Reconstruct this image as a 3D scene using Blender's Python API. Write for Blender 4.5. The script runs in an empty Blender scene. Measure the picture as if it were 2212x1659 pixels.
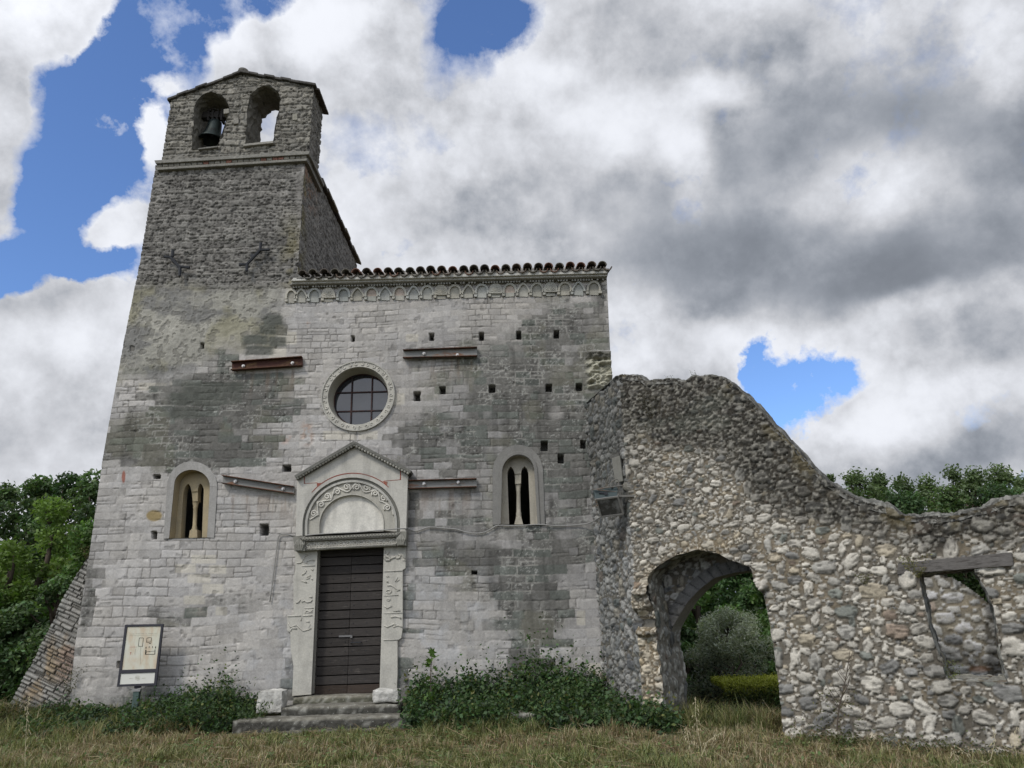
import bpy, bmesh, math, random
import numpy as np
from mathutils import Vector, Matrix
from mathutils.geometry import tessellate_polygon

# ------------------------------------------------------------------ camera, sky, sun, exposure
SC = bpy.context.scene
COL = bpy.context.collection
PIX_F, PITCH, ROLL = 1620.0, math.radians(17.6), math.radians(-1.65)
EYE = np.array([0.0, -12.5, 1.6])

def _rx(a):
    c, s = math.cos(a), math.sin(a); return np.array([[1, 0, 0], [0, c, -s], [0, s, c]])
def _rz(a):
    c, s = math.cos(a), math.sin(a); return np.array([[c, -s, 0], [s, c, 0], [0, 0, 1]])
ROT = _rx(math.pi/2+PITCH) @ _rz(ROLL)

cam = bpy.data.cameras.new('camera')
cam.sensor_fit = 'HORIZONTAL'; cam.sensor_width = 36.0
cam.lens = 36.0*PIX_F/2212.0
cam.clip_start = 0.05; cam.clip_end = 20000
cam_o = bpy.data.objects.new('camera', cam); COL.objects.link(cam_o)
cam_o.matrix_world = Matrix([list(ROT[i])+[EYE[i]] for i in range(3)]+[[0, 0, 0, 1]])
SC.camera = cam_o

SUN_TO = np.array([-0.50, -0.62, 0.80]); SUN_TO = SUN_TO/np.linalg.norm(SUN_TO)
sun_d = bpy.data.lights.new('sun', 'SUN'); sun_d.energy = 1.5; sun_d.angle = math.radians(10)
sun_d.color = (1.0, 0.94, 0.85)
sun_o = bpy.data.objects.new('sun', sun_d); COL.objects.link(sun_o)
sun_o.rotation_euler = Vector(-SUN_TO).to_track_quat('-Z', 'Y').to_euler()
sun_o.location = (-20, -30, 40)
SC.view_settings.view_transform = 'Standard'; SC.view_settings.look = 'None'
SC.view_settings.gamma = 1.0; SC.view_settings.use_curve_mapping = False
SC.view_settings.exposure = 0.35

def ray(px, py):
    return ROT @ np.array([(px-1106)/PIX_F, -(py-829.5)/PIX_F, -1.0])
def at_y(px, py, Y=0.0):
    d = ray(px, py); return EYE+d*(Y-EYE[1])/d[1]
def at_z(px, py, Z=0.0):
    d = ray(px, py); return EYE+d*(Z-EYE[2])/d[2]
def at_d(px, py, D):
    d = ray(px, py); return EYE+d*D/d[1]
def project(X, Y, Z):
    P = np.stack([X-EYE[0], Y-EYE[1], Z-EYE[2]], -1) @ ROT
    return 1106+PIX_F*P[..., 0]/-P[..., 2], 829.5-PIX_F*P[..., 1]/-P[..., 2]

class NT:
    """tiny node-tree helper"""
    def __init__(s, nt): s.nt = nt
    def n(s, t, **kw):
        o = s.nt.nodes.new(t)
        for k, v in kw.items(): setattr(o, k, v)
        return o
    def l(s, a, b): s.nt.links.new(a, b)
    def _in(s, sock, v):
        if isinstance(v, bpy.types.NodeSocket): s.l(v, sock)
        elif v is not None: sock.default_value = v
    def m(s, op, a, b=None, c=None, clamp=False):
        o = s.n('ShaderNodeMath', operation=op, use_clamp=clamp)
        for i, v in enumerate((a, b, c)):
            if v is not None: s._in(o.inputs[i], v)
        return o.outputs[0]
    def vm(s, op, a, b=None, scale=None):
        o = s.n('ShaderNodeVectorMath', operation=op)
        s._in(o.inputs[0], a)
        if b is not None: s._in(o.inputs[1], b)
        if scale is not None: s._in(o.inputs['Scale'], scale)
        return o.outputs['Value'] if op in ('LENGTH', 'DOT_PRODUCT', 'DISTANCE') else o.outputs['Vector']
    def noise(s, vec, scale, detail=4, rough=0.55, col=False):
        o = s.n('ShaderNodeTexNoise'); s._in(o.inputs['Vector'], vec)
        o.inputs['Scale'].default_value = scale; o.inputs['Detail'].default_value = detail
        o.inputs['Roughness'].default_value = rough
        return o.outputs['Color'] if col else o.outputs[0]
    def ramp(s, v, lo, hi, a=0.0, b=1.0, smooth=True):
        o = s.n('ShaderNodeMapRange'); o.interpolation_type = 'SMOOTHSTEP' if smooth else 'LINEAR'; o.clamp = True
        s._in(o.inputs['Value'], v)
        for nm, x in (('From Min', lo), ('From Max', hi), ('To Min', a), ('To Max', b)): o.inputs[nm].default_value = x
        return o.outputs[0]
    def mix(s, f, a, b, blend='MIX'):
        o = s.n('ShaderNodeMix', data_type='RGBA', blend_type=blend)
        s._in(o.inputs['Factor'], f)
        for i, v in ((6, a), (7, b)):
            if isinstance(v, (tuple, list)) and len(v) == 3: v = (*v, 1)
            s._in(o.inputs[i], v)
        return o.outputs[2]

def build_world():
    w = bpy.data.worlds.new('World'); SC.world = w; w.use_nodes = True
    nt = w.node_tree; nt.nodes.clear(); T = NT(nt)
    gen = T.n('ShaderNodeTexCoord').outputs['Generated']
    d = T.vm('NORMALIZE', gen)
    sky = T.n('ShaderNodeTexSky'); sky.sky_type = 'NISHITA'; sky.sun_disc = False
    sky.sun_elevation = math.asin(SUN_TO[2]); sky.sun_rotation = math.atan2(SUN_TO[0], SUN_TO[1]) % (2*math.pi)
    sky.altitude = 400; sky.air_density = 1.0; sky.dust_density = 0.6; sky.ozone_density = 2.5
    # gnomonic sky coordinates about due "north" (+Y): u = x/y, v = z/y, fixed to the world
    sep = T.n('ShaderNodeSeparateXYZ'); T.l(d, sep.inputs[0])
    yy = T.m('MAXIMUM', sep.outputs[1], 0.04)
    u = T.m('DIVIDE', sep.outputs[0], yy); v = T.m('DIVIDE', sep.outputs[2], yy)
    cmb = T.n('ShaderNodeCombineXYZ'); T.l(u, cmb.inputs[0]); T.l(v, cmb.inputs[1])
    uv = cmb.outputs[0]
    # fractal warp so that every cloud edge breaks up into billows
    def warp(src, scale, amp, det):
        c = T.noise(src, scale, det, 0.6, col=True)
        c = T.vm('SUBTRACT', c, (0.5, 0.5, 0.5))
        return T.vm('SCALE', c, scale=amp)
    w1 = warp(d, 3.2, 0.20, 8)
    w2 = warp(T.vm('ADD', d, (5.3, 2.1, 7.7)), 11.0, 0.085, 6)
    uvw = T.vm('ADD', T.vm('ADD', uv, w1), w2)
    def blob(cx, cy, rx, ry, rot, soft0, src=uvw):
        r = ray(cx, cy); c = np.array([r[0]/r[1], r[2]/r[1]])
        a = ray(cx+rx*math.cos(rot), cy+rx*math.sin(rot)); a = np.array([a[0]/a[1], a[2]/a[1]])-c
        b = ray(cx-ry*math.sin(rot), cy+ry*math.cos(rot)); b = np.array([b[0]/b[1], b[2]/b[1]])-c
        mp = T.n('ShaderNodeMapping', vector_type='TEXTURE')
        mp.inputs['Location'].default_value = (c[0], c[1], 0)
        mp.inputs['Rotation'].default_value = (0, 0, math.atan2(a[1], a[0]))
        mp.inputs['Scale'].default_value = (np.linalg.norm(a), np.linalg.norm(b), 1)
        T.l(src, mp.inputs['Vector'])
        return T.ramp(T.vm('LENGTH', mp.outputs[0]), 1.0+soft0, 1.0-soft0)
    def total(lst, soft0, src=uvw):
        acc = None
        for (cx, cy, rx, ry, rot, wt, *sf) in lst:
            o = blob(cx, cy, rx, ry, math.radians(rot), sf[0] if sf else soft0, src)
            acc = T.m('MULTIPLY_ADD', o, wt, acc if acc is not None else 0.0)
        return acc
    HOLES = [(90, 190, 40, 60, 0, .5), (345, 60, 140, 140, 0, 1.0), (290, 190, 180, 110, -25, 1.0), (180, 330, 130, 130, 20, 1.0), (120, 480, 130, 100, 0, 1.0),
             (235, 548, 95, 50, 0, 1.0), (505, 10, 170, 55, -8, 1.0), (1018, 40, 80, 125, 14, 1.0), (1130, 50, 60, 60, 0, 0.75),
             (1765, 855, 112, 84, 20, 1.2), (1640, 830, 34, 52, 0, 0.8), (1735, 935, 80, 55, 0, 0.8), (20, 625, 90, 26, 0, 0.7), (20, 560, 80, 30, 0, .7),
             (430, 300, 120, 45, -20, 0.6)]
    CLOUDS = [(170, 55, 66, 70, 30, 1.1), (30, 250, 80, 130, 0, 0.8), (325, 300, 34, 48, 0, 1.1), (250, 478, 46, 46, 20, 1.1), (720, 120, 190, 95, -8, 1.1),
              (360, 188, 40, 18, 0, 0.5), (1880, 950, 90, 60, 0, 1.0), (10, 440, 30, 60, 0, .8), (1770, 975, 80, 40, 0, .7), (1050, 230, 140, 50, 0, .5), (210, 290, 40, 30, 0, .35)]
    holes = total(HOLES, 0.75); puffs = total(CLOUDS, 0.75)
    f1 = T.noise(d, 7.0, 10, 0.60)
    f5 = T.noise(T.vm('ADD', d, (1.7, 4.4, 2.9)), 24.0, 8, 0.62)
    cov = T.m('SUBTRACT', 0.92, T.m('MULTIPLY', T.m('MINIMUM', holes, 1.0), 0.90)); puffs = T.m('MULTIPLY', T.m('MINIMUM', puffs, 1.0), 0.80); cov = T.m('ADD', cov, puffs)
    cov = T.m('ADD', cov, T.m('MULTIPLY', T.m('SUBTRACT', f1, 0.5), 1.9))
    cov = T.m('ADD', cov, T.m('MULTIPLY', T.m('SUBTRACT', f5, 0.5), 0.9))
    wid = T.ramp(T.noise(T.vm('ADD', d, (9.1, 3.3, 0.2)), 4.0, 3), 0.38, 0.62, 0.25, 0.75)
    mask = T.m('DIVIDE', T.m('SUBTRACT', cov, 0.22), wid, clamp=True)
    mask = T.m('POWER', mask, 0.85)
    # behind the camera: broken bright cloud
    back = T.ramp(sep.outputs[1], 0.16, 0.05)
    mback = T.ramp(T.noise(d, 3.0, 5), 0.36, 0.56, 0.25, 1.0)
    mask = T.m('ADD', T.m('MULTIPLY', mask, T.m('SUBTRACT', 1.0, back)), T.m('MULTIPLY', mback, back))
    # brightness of the cloud body
    DARK = [(1830, 430, 500, 250, -12, 0.17, .22), (1690, 590, 340, 115, -4, 0.17, .40), (2060, 540, 260, 90, -16, 0.12, .5), (1700, 330, 330, 110, -35, 0.10), (2080, 200, 230, 200, -50, 0.15), (1480, 90, 330, 100, 10, 0.15),
            (2090, 730, 200, 70, -8, 0.15, .45), (1150, 450, 240, 130, 0, 0.11), (1120, 640, 200, 120, 0, 0.09), (130, 900, 160, 110, 0, 0.12), 
            (620, 215, 240, 66, 0, 0.13), (1950, 1015, 180, 50, 0, 0.18), (1530, 860, 180, 50, 0, 0.09), (2190, 960, 110, 70, 0, .16), (60, 640, 110, 40, 0, .10), (1290, 520, 90, 110, 0, .08), (70, 330, 60, 90, 0, .06)]
    LIGHT = [(1560, 190, 60, 38, 20, 0.34), (1010, 165, 210, 60, 10, 0.16), (1370, 240, 130, 100, 40, 0.16), (1040, 330, 120, 60, 0, .06), (1480, 370, 46, 90, 0, 0.20), (2160, 110, 80, 85, 0, 0.24),
             (620, 70, 190, 62, -10, 0.20), (325, 275, 50, 60, 0, 0.28), (1880, 975, 140, 55, 0, 0.20), (2060, 870, 210, 56, -10, 0.20), (1500, 770, 200, 50, -5, 0.12),
             (1230, 560, 100, 90, 0, 0.08), (70, 770, 130, 80, 0, 0.14), (2000, 645, 190, 30, -20, 0.14), (1860, 400, 200, 80, -20, 0.12), (150, 60, 80, 70, 0, 0.14), (920, 270, 180, 100, 0, .10), (250, 480, 60, 50, 0, .2)]
    uvs = T.vm('ADD', uv, T.vm('SCALE', w1, scale=0.55))
    br = T.m('SUBTRACT', 0.64, total(DARK, 0.62, uvs)); br = T.m('ADD', br, total(LIGHT, 0.65, uvs))
    big = T.noise(T.vm('ADD', d, (3.1, 1.7, 0.4)), 3.2, 5, 0.55)
    # billows lit from upper left: difference of two shifted noise samples
    dsh = T.vm('ADD', d, (-0.030, 0.0, 0.034))
    f3 = T.noise(dsh, 7.0, 8, 0.60)
    emb = T.m('SUBTRACT', f1, f3)
    embl = T.m('SUBTRACT', big, T.noise(T.vm('ADD', d, (3.1-.07, 1.7, 0.4+.08)), 3.2, 5, 0.55))
    darkness = T.ramp(br, 0.22, 0.58, 0.22, 1.0)
    br = T.m('ADD', br, T.m('MULTIPLY', T.m('MULTIPLY', emb, darkness), 1.25))
    br = T.m('ADD', br, T.m('MULTIPLY', T.m('MULTIPLY', embl, darkness), 0.42))
    br = T.m('ADD', br, T.m('MULTIPLY', T.m('MULTIPLY', T.m('SUBTRACT', f5, 0.5), darkness), 0.20))
    br = T.m('ADD', br, T.m('MULTIPLY', T.m('SUBTRACT', big, 0.5), 0.34))
    # thin edges of the clouds are the brightest
    edge = T.ramp(cov, 1.05, 0.35, 0.0, 0.16)
    br = T.m('ADD', br, edge)
    br = T.m('SMOOTH_MAX', br, 0.21, 0.16)
    br = T.m('SMOOTH_MIN', br, 0.90, 0.25)
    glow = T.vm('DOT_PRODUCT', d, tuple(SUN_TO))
    br = T.m('ADD', br, T.ramp(glow, 0.10, 1.0, 0.0, 1.1))  # wide sun glow added to the unseen sky behind the camera, brightens the walls
    cool = T.ramp(br, 0.22, 0.62)
    ccol = T.mix(cool, (0.80, 0.88, 1.02), (0.94, 0.965, 1.03))
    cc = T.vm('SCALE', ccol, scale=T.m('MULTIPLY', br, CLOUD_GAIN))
    tint = T.mix(1.0, sky.outputs[0], (0.66, 0.78, 0.98, 1), 'MULTIPLY')
    b1 = T.n('ShaderNodeBackground'); T.l(tint, b1.inputs[0]); b1.inputs[1].default_value = 0.15
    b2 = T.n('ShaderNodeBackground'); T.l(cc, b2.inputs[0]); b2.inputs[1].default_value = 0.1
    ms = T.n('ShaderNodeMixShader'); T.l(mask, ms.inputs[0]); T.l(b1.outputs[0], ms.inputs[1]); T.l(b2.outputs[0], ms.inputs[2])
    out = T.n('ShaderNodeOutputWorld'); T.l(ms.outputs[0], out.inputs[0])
    w.cycles.sampling_method = 'MANUAL'; w.cycles.sample_map_resolution = 512
CLOUD_GAIN = 8.2
build_world()

# ------------------------------------------------------------------ numpy noise
_rng = np.random.default_rng(7)
_LAT = _rng.random((24, 256, 256))
def vnoise(x, y, seed=0):
    L = _LAT[seed % 24]
    x = x+seed*17.31; y = y+seed*5.77
    ix = np.floor(x).astype(np.int64); iy = np.floor(y).astype(np.int64)
    fx = x-ix; fy = y-iy
    fx = fx*fx*fx*(fx*(fx*6-15)+10); fy = fy*fy*fy*(fy*(fy*6-15)+10)
    i0 = ix & 255; i1 = (ix+1) & 255; j0 = iy & 255; j1 = (iy+1) & 255
    return (L[i0, j0]*(1-fx)+L[i1, j0]*fx)*(1-fy)+(L[i0, j1]*(1-fx)+L[i1, j1]*fx)*fy
def fbm(x, y, octv=4, seed=0, gain=0.5):
    s = 0; a = 1.0; t = 0
    for k in range(octv):
        s = s+a*vnoise(x*2.0**k, y*2.0**k, seed+k); t += a; a *= gain
    return s/t
def sstep(a, b, x):
    t = np.clip((x-a)/(b-a), 0, 1); return t*t*(3-2*t)
def lerp(a, b, t): return a+(b-a)*t
def lerp3(A, B, t): return A+(B-A)*np.asarray(t)[..., None]

# ------------------------------------------------------------------ mesh helpers
def link(name, me, mat=None, parent=None):
    o = bpy.data.objects.new(name, me); COL.objects.link(o)
    if mat is not None and len(me.materials) == 0: me.materials.append(mat)
    if parent is not None: o.parent = parent
    return o
def tag(o, label=None, cat=None, group=None, kind=None):
    if label: o['label'] = label
    if cat: o['category'] = cat
    if group: o['group'] = group
    if kind: o['kind'] = kind
    return o
def empty(name, loc=(0, 0, 0)):
    o = bpy.data.objects.new(name, None); COL.objects.link(o); o.empty_display_size = 0.2; o.location = loc
    return o
def np_mesh(name, V, F, cols=None, smooth=True):
    """V (n,3); F list of (m,k) int arrays; cols (n,3) point colours"""
    me = bpy.data.meshes.new(name)
    if not isinstance(F, (list, tuple)): F = [F]
    F = [f for f in F if len(f)]
    me.vertices.add(len(V)); me.vertices.foreach_set('co', np.ascontiguousarray(V, dtype=np.float32).ravel())
    nl = sum(f.size for f in F); nf = sum(len(f) for f in F)
    me.loops.add(nl); me.loops.foreach_set('vertex_index', np.concatenate([f.ravel() for f in F]).astype(np.int32))
    tot = np.concatenate([np.full(len(f), f.shape[1]) for f in F]); st = np.concatenate([[0], np.cumsum(tot)[:-1]])
    me.polygons.add(nf); me.polygons.foreach_set('loop_start', st.astype(np.int32))
    if smooth: me.polygons.foreach_set('use_smooth', np.ones(nf, dtype=bool))
    me.update(calc_edges=True)
    if cols is not None:
        a = me.color_attributes.new('Col', 'FLOAT_COLOR', 'POINT')
        c4 = np.ones((len(V), 4), dtype=np.float32); c4[:, :3] = cols
        a.data.foreach_set('color', c4.ravel())
    return me
def compact(V, F, cols=None):
    used = np.zeros(len(V), bool); used[F.ravel()] = True
    idx = np.cumsum(used)-1
    return V[used], idx[F], (cols[used] if cols is not None else None)
def grid_faces(nr, nc):
    i = np.arange(nr-1)[:, None]*nc+np.arange(nc-1)[None]
    i = i.ravel(); return np.stack([i, i+1, i+nc+1, i+nc], -1)
def inside(poly, X, Y):
    poly = np.asarray(poly); r = np.zeros(X.shape, bool)
    n = len(poly)
    for i in range(n):
        x0, y0 = poly[i]; x1, y1 = poly[(i+1) % n]
        if y0 == y1: continue
        c = ((y0 > Y) != (y1 > Y)) & (X < (x1-x0)*(Y-y0)/(y1-y0)+x0)
        r ^= c
    return r
def near_poly(poly, P, closed=True):
    """nearest point on the polyline for points P (n,2) -> points, distance"""
    poly = np.asarray(poly, float); best = np.full(len(P), 1e9); q = P.copy()
    n = len(poly)
    for i in range(n if closed else n-1):
        a = poly[i]; b = poly[(i+1) % n]; ab = b-a; L = max(ab@ab, 1e-12)
        t = np.clip(((P-a)@ab)/L, 0, 1); c = a+t[:, None]*ab
        dd = ((P-c)**2).sum(1); m = dd < best
        best[m] = dd[m]; q[m] = c[m]
    return q, np.sqrt(best)

class MB:
    """collects pieces; build() links them as ONE mesh object"""
    def __init__(s): s.v = []; s.f = []; s.n = 0; s.c = []
    def add(s, V, F, col=None):
        b = s.n
        s.v += [tuple(map(float, p)) for p in V]; s.f += [tuple(b+i for i in f) for f in F]; s.n += len(V)
        s.c += [col if col is not None else (1, 1, 1)]*len(V)
        return s
    def hexa(s, P, col=None):     # P: 4 bottom + 4 top
        return s.add(P, [(3, 2, 1, 0), (4, 5, 6, 7), (0, 1, 5, 4), (1, 2, 6, 5), (2, 3, 7, 6), (3, 0, 4, 7)], col)
    def box(s, x0, x1, y0, y1, z0, z1, col=None):
        return s.hexa([(x0, y0, z0), (x1, y0, z0), (x1, y1, z0), (x0, y1, z0), (x0, y0, z1), (x1, y0, z1), (x1, y1, z1), (x0, y1, z1)], col)
    def bar(s, a, b, w, h, up=(0, 0, 1), col=None):
        a = Vector(a); b = Vector(b); d = (b-a).normalized(); sx = d.cross(Vector(up))
        if sx.length < 1e-5: sx = d.cross(Vector((1, 0, 0)))
        sx.normalize(); uu = sx.cross(d).normalized(); sx = sx*w/2; uu = uu*h/2
        return s.hexa([a-sx-uu, a+sx-uu, b+sx-uu, b-sx-uu, a-sx+uu, a+sx+uu, b+sx+uu, b-sx+uu], col)
    def tube(s, pts, r, n=6, caps=True, col=None):
        pts = [Vector(p) for p in pts]; m = len(pts)
        rr = r if isinstance(r, (list, tuple, np.ndarray)) else [r]*m
        V = []; ref = Vector((0.13, 0.31, 0.94)).normalized()
        t0 = (pts[1]-pts[0]).normalized()
        nrm = t0.cross(ref)
        if nrm.length < 1e-3: nrm = t0.cross(Vector((1, 0, 0)))
        nrm.normalize()
        for i, p in enumerate(pts):
            t = (pts[min(i+1, m-1)]-pts[max(i-1, 0)]).normalized()
            nrm = (nrm-t*nrm.dot(t)).normalized(); b = t.cross(nrm)
            for k in range(n):
                a = 2*math.pi*k/n; V.append(p+(nrm*math.cos(a)+b*math.sin(a))*rr[i])
        F = [(i*n+k, i*n+(k+1) % n, (i+1)*n+(k+1) % n, (i+1)*n+k) for i in range(m-1) for k in range(n)]
        if caps: F += [tuple(range(n))[::-1], tuple((m-1)*n+k for k in range(n))]
        return s.add(V, F, col)
    def lathe(s, prof, c, n=24, axis='Z', col=None):
        V = []; m = len(prof)
        for (r, h) in prof:
            for k in range(n):
                a = 2*math.pi*k/n; x, y = r*math.cos(a), r*math.sin(a)
                V.append((c[0]+x, c[1]+y, c[2]+h) if axis == 'Z' else (c[0]+x, c[1]+h, c[2]+y))
        F = [(i*n+k, i*n+(k+1) % n, (i+1)*n+(k+1) % n, (i+1)*n+k) for i in range(m-1) for k in range(n)]
        F += [tuple(range(n))[::-1], tuple((m-1)*n+k for k in range(n))]
        return s.add(V, F, col)
    def prism(s, poly, fr, y0, y1, holes=(), col=None):
        """polygon (+holes) in a wall plane extruded from depth y0 (front) to y1 (back)"""
        loops = [list(map(tuple, poly))]+[list(map(tuple, h)) for h in holes]
        flat = [p for l in loops for p in l]; n = len(flat)
        tri = tessellate_polygon([[Vector((p[0], p[1], 0)) for p in l] for l in loops])
        V = [fr(p[0], p[1], y0) for p in flat]+[fr(p[0], p[1], y1) for p in flat]
        F = []
        for t in tri:
            a, b, c = t
            ar = (flat[b][0]-flat[a][0])*(flat[c][1]-flat[a][1])-(flat[b][1]-flat[a][1])*(flat[c][0]-flat[a][0])
            if ar < 0: b, c = c, b
            F.append((a, b, c)); F.append((n+a, n+c, n+b))
        o = 0
        for li, l in enumerate(loops):
            m = len(l); ar = sum(l[i][0]*l[(i+1) % m][1]-l[(i+1) % m][0]*l[i][1] for i in range(m))
            flip = (ar < 0) != (li > 0)
            for i in range(m):
                a, b = o+i, o+(i+1) % m
                F.append((a, n+a, n+b, b) if not flip else (a, b, n+b, n+a))
            o += m
        return s.add(V, F, col)
    def ring(s, outer, inner, fr, y0, y1, closed=False, col=None):
        n = len(outer); V = []
        for i in range(n):
            V += [fr(*outer[i], y0), fr(*inner[i], y0), fr(*inner[i], y1), fr(*outer[i], y1)]
        F = []
        for i in range(n if closed else n-1):
            a = 4*i; b = 4*((i+1) % n)
            for k in range(4): F.append((a+k, b+k, b+(k+1) % 4, a+(k+1) % 4))
        if not closed: F += [(0, 1, 2, 3), (4*n-1, 4*n-2, 4*n-3, 4*n-4)]
        return s.add(V, F, col)
    def build(s, name, mat, parent=None, smooth=False, bevel=0.0):
        me = bpy.data.meshes.new(name); me.from_pydata(s.v, [], s.f); me.update()
        bm = bmesh.new(); bm.from_mesh(me); bmesh.ops.recalc_face_normals(bm, faces=bm.faces)
        bm.to_mesh(me); bm.free()
        a = me.color_attributes.new('Col', 'FLOAT_COLOR', 'POINT')
        a.data.foreach_set('color', np.concatenate([np.array(s.c, dtype=np.float32).reshape(-1, 3), np.ones((s.n, 1), np.float32)], 1).ravel())
        if smooth: me.polygons.foreach_set('use_smooth', np.ones(len(me.polygons), bool))
        o = link(name, me, mat, parent)
        if bevel:
            m = o.modifiers.new('bevel', 'BEVEL'); m.width = bevel; m.segments = 2; m.limit_method = 'ANGLE'; m.angle_limit = math.radians(40)
        return o
def wall(x, z, y): return (x, y, z)                  # the facade plane: y is depth, negative towards the viewer
def W(pts, Y=0.0):
    return [tuple(at_y(px, py, Y)[[0, 2]]) for px, py in pts]
def arch_px(bl, sl, top, sr, br, n=20, e=2.0):
    cx = (sl[0]+sr[0])/2; cy = (sl[1]+sr[1])/2; rx = (sr[0]-sl[0])/2; ry = cy-top
    tilt = (sr[1]-sl[1])/(sr[0]-sl[0]); P = [bl]
    for k in range(n+1):
        a = math.pi*(1-k/n); c, s_ = math.cos(a), math.sin(a)
        P.append((cx+rx*c, cy-ry*s_+tilt*rx*c))
    return P+[br]

# ------------------------------------------------------------------ materials
def mat_new(name):
    m = bpy.data.materials.new(name); m.use_nodes = True; nt = m.node_tree
    b = nt.nodes['Principled BSDF']; return m, NT(nt), b
def m_stone(name, tint=(1, 1, 1), fine=45.0, bump=0.35, var=0.35, rough=0.93, dist=0.01, spots=0.0, runs=0.0):
    """reads the per-vertex stone colour and adds grain"""
    m, T, b = mat_new(name)
    at = T.n('ShaderNodeAttribute', attribute_name='Col').outputs['Color']
    oc = T.n('ShaderNodeTexCoord').outputs['Object']
    n1 = T.noise(oc, fine, 5, 0.65); n2 = T.noise(oc, fine*0.16, 4, 0.6)
    k = T.m('ADD', T.m('MULTIPLY', T.m('SUBTRACT', n1, 0.5), var*2), T.m('MULTIPLY', T.m('SUBTRACT', n2, 0.5), var*1.1))
    k = T.m('ADD', k, 1.0)
    c = T.mix(1.0, at, (*tint, 1), 'MULTIPLY')
    c = T.vm('SCALE', c, scale=k)
    if runs:      # rain runs and soot blotches
        mp = T.n('ShaderNodeMapping'); mp.inputs['Scale'].default_value = (7, 7, .8); T.l(oc, mp.inputs[0])
        r1 = T.ramp(T.noise(mp.outputs[0], 1.0, 5, .6), .47, .70, 0, runs); r2 = T.ramp(T.noise(oc, 2.6, 6, .65), .48, .68, 0, runs)
        c = T.mix(r1, c, (.16, .155, .14, 1)); c = T.mix(r2, c, (.20, .195, .175, 1))
    if spots:
        sp = T.ramp(T.noise(oc, 26, 3, 0.5), 0.64, 0.72, 0, spots)
        c = T.mix(sp, c, (0.42, 0.42, 0.38, 1))
    T.l(c, b.inputs['Base Color']); b.inputs['Roughness'].default_value = rough
    b.inputs['Specular IOR Level'].default_value = 0.2
    bp = T.n('ShaderNodeBump'); bp.inputs['Strength'].default_value = bump; bp.inputs['Distance'].default_value = dist
    hh = T.m('ADD', n1, T.m('MULTIPLY', n2, 1.2))
    T.l(hh, bp.inputs['Height']); T.l(bp.outputs[0], b.inputs['Normal'])
    return m
def m_plain(name, col, rough=0.7, metal=0.0, var=0.25, scale=20, col2=None, thr=(0.45, 0.62), bump=0.15, stretch=(1, 1, 1)):
    m, T, b = mat_new(name)
    oc = T.n('ShaderNodeTexCoord').outputs['Object']
    mp = T.n('ShaderNodeMapping'); mp.inputs['Scale'].default_value = stretch; T.l(oc, mp.inputs[0]); oc = mp.outputs[0]
    n1 = T.noise(oc, scale, 6, 0.65)
    base = (*col, 1)
    if col2 is not None: base = T.mix(T.ramp(T.noise(oc, scale*0.35, 5, 0.7), *thr), (*col, 1), (*col2, 1))
    else:
        rgb = T.n('ShaderNodeRGB'); rgb.outputs[0].default_value = base; base = rgb.outputs[0]
    k = T.m('ADD', T.m('MULTIPLY', T.m('SUBTRACT', n1, 0.5), var*2), 1.0)
    T.l(T.vm('SCALE', base, scale=k), b.inputs['Base Color'])
    b.inputs['Roughness'].default_value = rough; b.inputs['Metallic'].default_value = metal
    b.inputs['Specular IOR Level'].default_value = 0.3
    if bump:
        bp = T.n('ShaderNodeBump'); bp.inputs['Strength'].default_value = bump; bp.inputs['Distance'].default_value = 0.004
        T.l(n1, bp.inputs['Height']); T.l(bp.outputs[0], b.inputs['Normal'])
    return m
def m_leaf(name, trans=0.35, rough=0.6):
    m, T, b = mat_new(name)
    at = T.n('ShaderNodeAttribute', attribute_name='Col').outputs['Color']
    T.l(at, b.inputs['Base Color']); b.inputs['Roughness'].default_value = rough; b.inputs['Specular IOR Level'].default_value = 0.25
    tr = T.n('ShaderNodeBsdfTranslucent'); T.l(T.mix(1.0, at, (1.1, 1.25, 0.6, 1), 'MULTIPLY'), tr.inputs[0])
    mx = T.n('ShaderNodeMixShader'); mx.inputs[0].default_value = trans
    T.l(b.outputs[0], mx.inputs[1]); T.l(tr.outputs[0], mx.inputs[2])
    T.l(mx.outputs[0], T.nt.nodes['Material Output'].inputs[0])
    return m
M_ASHLAR = m_stone('weathered_ashlar', fine=38, bump=0.45, var=0.30, dist=0.008)
M_ROUGH = m_stone('rough_travertine', fine=30, bump=0.6, var=0.60, dist=0.015)
M_RUBBLE = m_stone('river_stone_rubble', fine=34, bump=0.7, var=0.45, dist=0.012)
M_CARVED = m_stone('carved_limestone', fine=40, bump=0.40, var=0.32, dist=0.006, runs=.34)
M_LEAF = m_leaf('leaf')
M_BLADE = m_leaf('grass_blade', 0.25)
M_DARK = m_plain('dark_interior', (0.03, 0.03, 0.03), 0.95)
M_IRON = m_plain('dark_iron', (0.022, 0.024, 0.028), 0.7, 0.0, 0.4, 30)
M_BARK = m_plain('bark', (0.07, 0.055, 0.042), 0.95, 0, 0.5, 14, bump=0.6, stretch=(1, 1, .25))
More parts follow.
